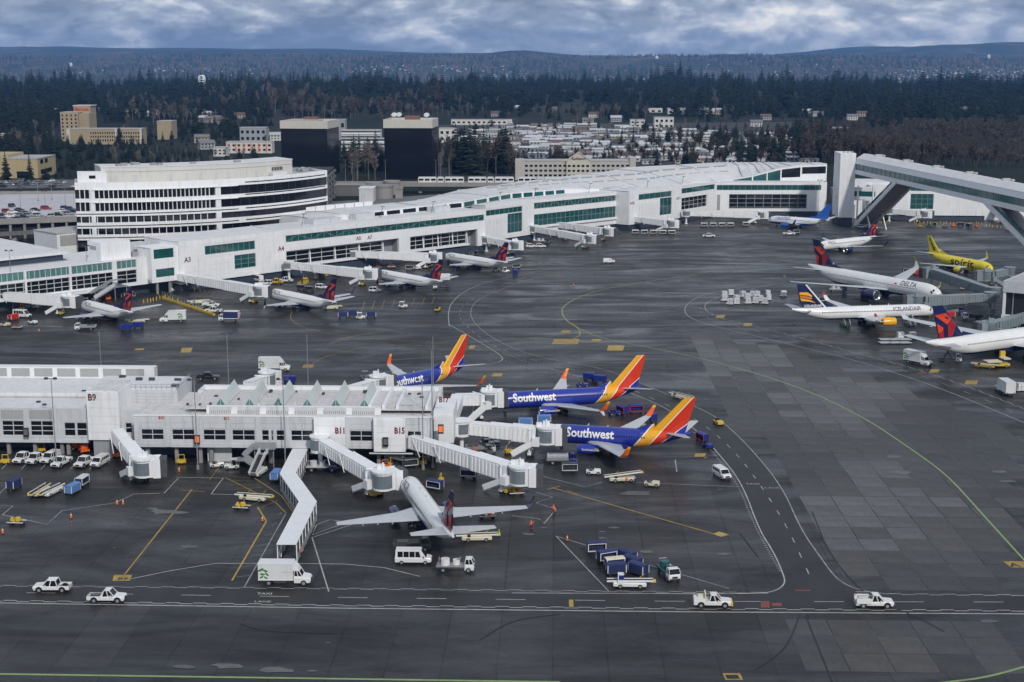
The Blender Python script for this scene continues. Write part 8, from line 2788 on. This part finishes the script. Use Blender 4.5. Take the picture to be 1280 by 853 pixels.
# houses among the trees
HOUSEM = [mat('house_white', (.55, .54, .52), .8), mat('house_grey', (.32, .33, .34), .8), mat('house_tan', (.38, .32, .25), .8)]
HROOF = [mat('house_roof_grey', (.16, .16, .17), .85, var=.2), mat('house_roof_pale', (.42, .43, .45), .8, var=.2), mat('house_roof_brown', (.13, .085, .065), .85, var=.2)]
def house(k, r):
	def f():
		t = thing('house', 'x', 'house')
		MB().box(-7, 7, -4.5, 4.5, -1, 5.2).build('wall', HOUSEM[k], t)
		MB().side([(-5.2, 5.0), (5.2, 5.0), (0, 8.0)], -7.6, 7.6).build('roof', HROOF[r], t).rotation_euler = (0, 0, PI / 2)
		me = MB().box(-.6, .6, -4.6, -4.48, 0, 1.3).fixed('window', GLASS)
		for i in range(4):
			for z in (1, 3.4):
				put('window', me, t, loc=(-4.8 + i * 3.2, 0, z))
		return t
	return f
for i, (px, py, rz) in enumerate(((55, 143, 20), (66, 141, 10), (75, 142, -5), (118, 141, 0), (157, 145, 8), (168, 143, 8), (180, 146, 0), (197, 144, 5), (205, 146, 0), (210, 143, 10), (255, 152, -35), (263, 153, -35), (272, 152, -35), (279, 155, -35), (260, 146, -35), (315, 168, 0), (328, 170, 0), (300, 148, 0), (346, 175, 10), (258, 186, 30), (253, 178, 0),
								  (560, 132, 0), (648, 138, 0), (900, 144, 5), (945, 158, 0), (957, 150, 0), (1009, 143, 10), (1022, 146, 0), (1040, 141, 0), (1077, 146, 0), (1150, 128, 0), (1205, 140, 0), (690, 140, 0), (742, 147, 0), (770, 152, 0), (735, 155, 0), (1065, 150, 0), (620, 146, 0))):
	g = G(px, py)
	place('house%d%d' % (i % 3, (i * 2 + i // 4) % 3), house(i % 3, (i * 2 + i // 4) % 3), 'small gabled house among dark trees %s' % ('in the left-hand woods' if px < 340 else 'at the edge of the tree belt right of centre'), 'house', (g.x, g.y, 0), R(rz), 'houses among the trees %s' % ('left' if px < 340 else 'right'))
	FOOT.append((g.x, g.y, 10, 8))
# mobile home park
MHW = [mat('mobile_home_white', (.45, .45, .44), .7, var=.06), mat('mobile_home_cream', (.36, .33, .27), .7, var=.06), mat('mobile_home_blue', (.22, .27, .33), .7, var=.06), mat('mobile_home_grey', (.25, .25, .25), .7, var=.06)]
MHR = [mat('mobile_home_roof_white', (.50, .51, .53), .7, var=.4, grime=.4), mat('mobile_home_roof_grey', (.15, .155, .17), .8, var=.3, grime=.3), mat('mobile_home_roof_brown', (.13, .09, .07), .8, var=.1)]
mh_pool = []
for k in range(4):
	for r_ in range(3):
		L, wd = (15, 6) if r_ else (17, 7)
		body = MB().box(-L / 2, L / 2, -wd / 2, wd / 2, 0, 2.6).fixed('wall', MHW[k])
		roof = MB().loft([[(-L / 2 - .4, -wd / 2 - .4, 2.9), (L / 2 + .4, -wd / 2 - .4, 2.9), (L / 2 + .4, wd / 2 + .4, 2.9), (-L / 2 - .4, wd / 2 + .4, 2.9)], [(-L / 2 - .2, -.3, 4.2), (L / 2 + .2, -.3, 4.2), (L / 2 + .2, .3, 4.2), (-L / 2 - .2, .3, 4.2)]]).fixed('roof', MHR[r_])
		wn_ = MB()
		for i in range(5):
			wn_.box(-L / 2 + 1.5 + i * 3.2, -L / 2 + 3.0 + i * 3.2, -wd / 2 - .06, -wd / 2, 1.1, 2.2)
		mh_pool.append((body, roof, wn_.fixed('windows', GLASS)))
MHP = [(548, 213), (648, 196), (800, 212), (1012, 205), (1005, 172), (860, 164), (770, 158), (640, 156), (570, 166), (600, 190)]
spots = []
yy = 1130.0
while yy < 1990:
	x = -70 + rt.uniform(0, 10)
	while x < 470:
		spots.append((x + rt.uniform(-3, 3), yy + rt.uniform(-3, 3) + x * .03))
		x += rt.choice([21, 22, 24, 38])
	yy += 15 if int(yy / 15) % 3 else 27
homes = []
for x, y in spots:
	px, py = project((x, y, 0))
	if inpoly(px, py, MHP) and not (753 < px - (py - 185) * .1 < 770) and clear_of(x, y, 4) and rt.random() < .80:
		homes.append((x, y))
homes.sort(key=lambda p: p[1])
hs_rest = {}
for n, (x, y) in enumerate(homes):
	k, r_ = rt.choice([0, 0, 1, 2, 3, 0]), rt.choice([0, 0, 0, 1, 1, 2])
	m3 = mh_pool[k * 3 + r_]
	rz = R(rt.choice([0, 2, -3, 3, 90 if rt.random() < .3 else 0, 1]))
	if n < 300:
		col = ('white', 'cream', 'blue', 'grey')[k]
		rf = ('white', 'grey', 'brown')[r_]
		t = thing('mobile_home', '%s mobile home with %s roof in the park beyond the concourse' % (col, rf), 'mobile home', (x, y, -.5), rz, '%s mobile homes with %s roofs' % (col, rf))
		for me in m3:
			put(me.name.split('.')[0], me, t)
	else:
		for j, (me, m_) in enumerate(zip(m3, (MHW[k], MHR[r_], GLASS))):
			b_ = hs_rest.setdefault(m_.name, (MB(), m_))[0]
			ca_, sa_ = math.cos(rz), math.sin(rz)
			b_.add([(x + v.co.x * ca_ - v.co.y * sa_, y + v.co.x * sa_ + v.co.y * ca_, v.co.z - .5) for v in me.vertices], [tuple(p.vertices) for p in me.polygons])
for nm, (b_, m_) in hs_rest.items():
	o = b_.build('distant_mobile_homes', m_, None, kind='stuff')
	tag(o, 'far rows of mobile homes running up to the trees', 'mobile homes')
	o['kind'] = 'stuff'
# ---- trees set out at last, clear of the buildings
con = [c for c in con if clear_of(c[0], c[1], 1.5)]
bare = [c for c in bare if clear_of(c[0], c[1], 1.5)]
con.sort(key=lambda c: c[1] / (c[2] + .2))
bare.sort(key=lambda c: c[1] / (c[2] + .2))
def bake(lst, pool, m, name, label, cat_):
	import numpy as np
	if not lst:
		return
	V, F, off = [], [], 0
	pre = []
	for c, t in pool:
		v = np.array(c.v + t.v, dtype=float)
		o = len(c.v)
		pre.append((v, list(c.f) + [tuple(i + o for i in f) for f in t.f]))
	mb = MB()
	for x, y, s, k in lst:
		v, f = pre[rt.randrange(len(pre))]
		a = rt.uniform(0, 6.28)
		sx = s * rt.uniform(.8, 1.25)
		ca_, sa_ = math.cos(a), math.sin(a)
		w = np.stack([x + sx * (v[:, 0] * ca_ - v[:, 1] * sa_), y + sx * (v[:, 0] * sa_ + v[:, 1] * ca_), land(x, y) - .3 + s * v[:, 2]], 1)
		o = len(mb.v)
		mb.v += w.tolist()
		mb.f += [tuple(i + o for i in q) for q in f]
	o = put(name, mb.mesh(name, m), None, kind='stuff')
	o['label'], o['category'] = label, cat_
for x, y, s, k in con[:300]:
	px, py = project((x, y, 0))
	where = 'by the buildings on the left' if px < 345 else 'around the black towers and hotel' if px < 660 and y < 1300 else 'in the mobile home park' if y < 1900 else 'in the dark belt'
	tree('conifer_tree', 'dark evergreen conifer standing %s' % where, 'conifers %s' % where, CM[rt.randrange(4)], (x, y, land(x, y) - .3), s, rt.uniform(0, 6.28), rt.uniform(.85, 1.25))
bake(con[300:], CKlow, CONIF, 'distant_conifers', 'dark belt of evergreen conifers across the whole picture', 'forest')
b0 = [c for c in bare if c[3] < 2]
b2 = [c for c in bare if c[3] == 2]
for x, y, s, k in b0[:180]:
	px, py = project((x, y, 0))
	where = 'on the wooded slope at the left' if px < 345 else 'beside the black towers and hotel' if px < 660 and y < 1300 else 'in the mobile home park' if y < 1900 else 'before the dark belt'
	tree('bare_tree', 'leafless winter tree standing %s' % where, 'leafless trees %s' % where, (BMm if k == 0 else BMb)[rt.randrange(5)], (x, y, land(x, y) - .3), s, rt.uniform(0, 6.28))
for x, y, s, k in b2[:115]:
	tree('bare_tree', 'brown leafless tree at the near edge of the bare wood on the right', 'leafless trees of the right-hand wood', BMb[rt.randrange(5)], (x, y, land(x, y) - .3), s, rt.uniform(0, 6.28))
bake(b0[180:], [bare_parts(31, 17, 5, 60), bare_parts(32, 20, 5, 60, True)], BARE, 'distant_bare_trees', 'pale leafless trees before the evergreen belt', 'forest')
bake(b2[115:], [bare_parts(33, 17, 5.5, 70), bare_parts(34, 15, 6, 70)], BAREB, 'bare_wood', 'brown leafless wood covering the slope at the right', 'forest')
# far slopes: woods and settlements that read as a mass
ff, fb_ = MB(), MB()
for i in range(9000):
	Y = rt.uniform(6300, 11500)
	X = rt.uniform(-.40, .40) * Y
	d = fbm(X, Y * .5, 900, 3)
	if d < -.25 and rt.random() < .8:
		continue
	z = land(X, Y)
	h = rt.uniform(14, 30)
	w = h * rt.uniform(.22, .45)
	mb = ff if rt.random() < (.62 if d > -.05 else .25) else fb_
	o = len(mb.v)
	mb.v += [(X - w, Y, z), (X, Y - w, z), (X + w, Y, z), (X, Y + w, z), (X - w * .6, Y - w * .3, z + h * .55), (X + w * .6, Y - w * .3, z + h * .55), (X, Y, z + h)]
	mb.f += [(o, o + 1, o + 4), (o + 1, o + 2, o + 5), (o + 1, o + 5, o + 4), (o + 4, o + 5, o + 6), (o, o + 4, o + 6), (o + 2, o + 6, o + 5)]
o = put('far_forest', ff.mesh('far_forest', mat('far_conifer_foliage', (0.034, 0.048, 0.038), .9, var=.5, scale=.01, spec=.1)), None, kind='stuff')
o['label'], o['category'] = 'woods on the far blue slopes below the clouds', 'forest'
o = put('far_bare_forest', fb_.mesh('far_bare_forest', BARE), None, kind='stuff')
o['label'], o['category'] = 'brown winter woods on the far slopes', 'forest'
fh, fr = MB(), MB()
CL = [(1150, 95, 60, 7, 150), (1230, 90, 60, 8, 230), (975, 96, 30, 4, 60), (910, 98, 25, 3, 40), (560, 86, 30, 3, 50), (480, 87, 50, 5, 70), (620, 85, 20, 2, 25), (290, 87, 50, 3, 50), (210, 88, 40, 3, 40), (840, 100, 25, 4, 60), (790, 101, 40, 3, 60), (1260, 101, 40, 6, 90), (640, 96, 60, 8, 60), (100, 92, 30, 3, 40), (1000, 88, 200, 12, 90), (400, 90, 300, 10, 120)]
for cx, cy, sx, sy, n in CL:
	for i in range(n):
		px, py = rt.gauss(cx, sx * .5), rt.gauss(cy, sy * .5)
		# march to the land surface
		v = _ray(px, py)
		Y = 6000.0
		ok = False
		while Y < 11500:
			z = CAMH + v.z * Y / v.y
			if z < land(v.x * Y / v.y, Y):
				ok = True
				break
			Y += 60
		if not ok:
			continue
		X = v.x * Y / v.y
		z = land(X, Y)
		w, d_, h = rt.uniform(4, 11), rt.uniform(5, 8), rt.uniform(2, 5)
		(fh if rt.random() < .42 else fr).bc((X, Y, z + h / 2), (w, d_, h + 2), rt.uniform(-.3, .3))
o = put('far_houses', fh.mesh('far_houses', mat('far_house_white', (.62, .60, .56), .7, var=.3)), None, kind='stuff')
o['label'], o['category'] = 'scattered pale houses on the far slopes', 'houses'
o = put('far_roofs', fr.mesh('far_roofs', mat('far_house_grey', (.16, .15, .15), .7, var=.3)), None, kind='stuff')
o['label'], o['category'] = 'scattered grey houses on the far slopes', 'houses'
# water towers
for px, top, Y, r_, lab in ((252, 93.5, 2900, 7.6, 'white bulb-shaped water tower rising behind the conifers at the left'), (88.5, 78.5, 9000, 9, 'tiny far white water tower on the left horizon'), (1236, 68.5, 9800, 10, 'tiny far white water tower on the right horizon'), (821, 70, 10300, 11, 'tiny far pale tower block on the middle horizon')):
	p = AY(px, top, Y)
	g = land(p.x, Y)
	t = thing('water_tower', lab, 'water tower', (p.x, Y, g))
	H_ = p.z - g
	pr = [(.6, 0), (.5, .5 * H_), (.6, H_ - 3.2 * r_), (.85, H_ - 2.4 * r_), (1, H_ - 1.5 * r_), (1, H_ - .8 * r_), (.8, H_ - .3 * r_), (.4, H_ - .05 * r_), (.02, H_)]
	MB().loft([[(r_ * q * math.cos(2 * PI * i / 16), r_ * q * math.sin(2 * PI * i / 16), z) for i in range(16)] for q, z in pr]).build('tank', mat('water_tower_white', (.7, .74, .76), .5, var=.05), t, smooth=True)
	MB().tube((0, -r_ * .2, 0), (0, -r_ * .2, H_ * .1), r_ * .4, n=10).build('base', CONC, t)
# ------------------------------------------------------------------ viaduct, trains, silos, garage
DY = 884.0
zD = AY(600, 229.5, DY).z
vd = thing('rail_viaduct', 'grey concrete rail viaduct carrying the white train behind the concourse', 'viaduct', (-60, DY, 0))
MB().box(-75, 140, -3, 8, zD - 1.6, zD - .25).build('deck', CONCD, vd)
MB().box(-75, 140, -3.4, -3, zD - 1.7, zD + .7).build('parapet', CONC, vd)
MB().box(-75, 140, 8, 8.4, zD - 1.7, zD + .7).build('parapet', CONC, vd)
for i in range(9):
	MB().box(-70 + i * 24, -68 + i * 24, 1, 4, -.5, zD - 1.6).build('pier', CONC, vd)
for i in range(24):
	MB().tube((-74 + i * 8.5, -2.6, zD), (-74 + i * 8.5, -2.6, zD + 1.6), .12, n=5).build('rail_post', STEELD, vd)
for i in range(3):
	x0 = AY(522 + i * 62.5, 225, DY).x
	x1 = AY(580.5 + i * 62.5, 225, DY).x
	t = thing('light_rail_car', 'white light rail car with dark windows, %s of the coupled train' % ('leftmost', 'middle', 'rightmost')[i], 'train', ((x0 + x1) / 2, DY + 1.5, zD), 0, 'light rail train')
	w = (x1 - x0) / 2 - .3
	for a, b in ((-w, -w * .2), (-w * .16, w * .12), (w * .16, w)):
		MB().loft([[(a + .1, -1.3, .5), (b - .1, -1.3, .5), (b, -1.35, 1.6), (b, -1.35, 3.5), (a, -1.35, 3.5), (a, -1.35, 1.6)], [(a + .1, 1.3, .5), (b - .1, 1.3, .5), (b, 1.35, 1.6), (b, 1.35, 3.5), (a, 1.35, 3.5), (a, 1.35, 1.6)]]).build('body', VWHITE, t)
		MB().box(a + .3, b - .3, -1.1, 1.1, 3.5, 4.0).build('roof_equipment', PAVEL, t)
		n = max(1, int((b - a) / 3.2))
		for k in range(n):
			q = a + (b - a) * (k + .12) / n
			MB().box(q, q + (b - a) / n * .76, -1.40, -1.34, 1.7, 2.9).build('window', GLASS, t)
		MB().box(a + .8, b - .8, -1.0, 1.0, 0, .5).build('bogie', STEELD, t)
	MB().box(-w, w, -1.1, 1.1, 1, 3).build('gangway', STEELD, t)
for px, py, r_, zt_, lab in ((479, 247, 6.0, 231, 'wide round concrete vent shaft by the viaduct'), (468, 243, 5, 228, 'tall squat concrete block left of the round shaft'), (490, 242, 5, 226, 'concrete block right of the round shaft'), (499, 247, 3.0, 234, 'small concrete shaft at the right')):
	g = G(px, py)
	h = AY(px, zt_, g.y).z
	t = thing('concrete_shaft', lab, 'shaft', (g.x, g.y, 0))
	n = 18 if 'round' in lab else 4
	MB().loft([[(r_ * math.cos(2 * PI * (i + .5) / n), r_ * math.sin(2 * PI * (i + .5) / n), z) for i in range(n)] for z in (-.5, h - 1.2)]).build('shaft', CONC, t)
	MB().loft([[((r_ + .4) * math.cos(2 * PI * (i + .5) / n), (r_ + .4) * math.sin(2 * PI * (i + .5) / n), z) for i in range(n)] for z in (h - 1.2, h)]).build('rim', CONC, t)
t, s, h = rect_building('booth_building', 'pale blue-grey shed with white roof edge left of the concrete shafts', 'building', 449, 467, 252, 236, 14, PAVEL, WHITE2)
t, s, h = rect_building('road_viaduct', 'dark elevated roadway behind the end of the striped office', 'viaduct', 410, 470, 244, 232, 10, CONCD, CONC)
pg = thing('parking_garage', 'grey multi-deck garage showing beyond the right end of the striped office', 'garage', G(412, 262))
sg = Seg(pg, G(404, 266), G(421, 246))
for k in range(5):
	sg.part('deck', MB().box(0, sg.L, 0, 30, k * 3.4 + 1.6, k * 3.4 + 2.9), CONCD)
	for i in range(5):
		sg.part('light_panel', MB().box(sg.L * i / 5 + .8, sg.L * i / 5 + 2.6, -.1, 0, k * 3.4 + .6, k * 3.4 + 1.5), PAVEL)
sg.part('core', MB().box(1, sg.L - 1, 1, 29, 0, 18), DARK)
# parking deck at the left with its cars
zP_ = 8.0
q = [G(-60, 280, zP_), G(100, 274, zP_), G(104, 242, zP_), G(-60, 244, zP_)]
pd = thing('parking_deck', 'pale rooftop parking deck with parked cars left of the striped office', 'parking deck', (q[0].x + 60, q[0].y + 30, 0))
o_ = pd.location
MB().loft([[(p.x - o_.x, p.y - o_.y, zP_ - 1.4) for p in q], [(p.x - o_.x, p.y - o_.y, zP_) for p in q]]).build('deck', mat('pale_deck', (.44, .43, .46), .8, var=.15, scale=.08), pd)
MB().bar(q[0] - o_ + Vector((0, -.4, .2)), q[1] - o_ + Vector((0, -.4, .2)), .4, 2.6).build('parapet', CONC, pd)
MB().bar(q[0] - o_ + Vector((0, 3, -5)), q[1] - o_ + Vector((0, 3, -5)), 1.0, 8).build('dark_bay', DARK, pd)
for k in range(10):
	c_ = q[0].lerp(q[1], k / 9) - o_
	MB().box(c_.x - .5, c_.x + .5, c_.y - .1, c_.y + .9, 0, zP_ - 1.4).build('column', CONC, pd)
MB().bar(q[3] - o_ + Vector((0, .5, .8)), q[2] - o_ + Vector((0, .5, .8)), .4, 1.6).build('parapet', CONC, pd)
rv = thing('elevated_road', 'grey elevated road running in front of the rooftop parking deck', 'road', G(40, 292, 4))
a, b = G(-60, 297, 4), G(96, 287, 4)
MB().bar(a - rv.location, b - rv.location, 9, .8).bar(a - rv.location + Vector((0, -4.5, .8)), b - rv.location + Vector((0, -4.5, .8)), .35, 1.3).build('roadway', CONCD, rv)
for k in range(5):
	c_ = a.lerp(b, k / 4) - rv.location
	MB().box(c_.x - 1, c_.x + 1, c_.y - 3, c_.y - 1, -4, -.4).build('pier', CONC, rv)
cars = [(CARBLUE, 'dark blue'), (VWHITE, 'white'), (CARRED, 'red'), (BLACKP, 'black'), (SILVER, 'silver'), (CARGREY, 'grey')]
gc = 'cars on the rooftop parking deck'
CP = [(3, 271, 3), (12, 272, 1), (9, 266, 2), (16, 267, 1), (22, 266, 3), (15, 259, 0), (24, 264, 3), (27, 271, 4), (33, 268, 5), (36, 271, 4), (41, 267, 1), (44, 264, 3), (48, 271, 4), (55, 261, 5), (58, 262, 2), (30, 273, 3), (78, 265, 1), (82, 262, 0), (88, 263, 0), (92, 266, 3), (6, 276, 4), (20, 275, 3), (62, 272, 4), (86, 269, 4), (72, 270, 3)]
seen = {}
for px, py, k in CP:
	g = G(px, py, zP_)
	m_, nm = cars[k]
	place('dc%d' % k, car(m_, k % 2 == 0), '%s car on the rooftop parking deck at the left' % nm, 'car', (g.x, g.y, zP_ + .02), R(rt.choice([5, 10, 85, 188, 0])), '%s cars on the rooftop deck' % nm, 1.12)
for i in range(34):
	px, py = rt.uniform(-4, 94), rt.choice([226.5, 228.5, 231, 233.5])
	g = G(px, py)
	k = rt.choice([1, 1, 4, 4, 3, 5, 0])
	place('dc%d' % k, car(cars[k][0], k % 2 == 0), '%s car in the far ground-level lot before the yellow warehouse' % cars[k][1], 'car', (g.x, g.y, -.38), R(rt.choice([90, 88, 0, 180])), '%s cars in the far lot' % cars[k][1], 1.1)
for px, py in ((26, 262), (57, 262), (82, 258), (48, 252), (65, 250)):
	g = G(px, py, zP_)
	place('lpd', light_pole(9.0), 'light pole on the rooftop parking deck', 'light pole', (g.x, g.y, zP_), 0, 'light poles of the parking deck')
for px, py in ((551, 232), (545, 226), (562, 226), (432, 226), (441, 226), (447, 228), (482, 226)):
	g = G(px, py)
	place('lpv', light_pole(14.0), 'thin light pole beside the rail viaduct', 'light pole', (g.x, g.y, 0), 0, 'light poles beside the viaduct')
# ------------------------------------------------------------------ haze
hz = MB().box(-10500, 10500, -300, 16900, -130, 345)
hm = bpy.data.materials.new('air')
hm.use_nodes = True
nt = hm.node_tree
nt.nodes.remove(nt.nodes['Principled BSDF'])
pv = nt.nodes.new('ShaderNodeVolumePrincipled')
pv.inputs['Color'].default_value = (0.20, 0.46, 1.0, 1)
pv.inputs['Density'].default_value = 4.6e-5
pv.inputs['Anisotropy'].default_value = 0.0
nt.links.new(pv.outputs[0], nt.nodes['Material Output'].inputs['Volume'])
hm['note'] = 0
ho = hz.build('haze', hm, None, kind='stuff')
ho['label'], ho['category'] = 'thin blue haze over the far land', 'haze'
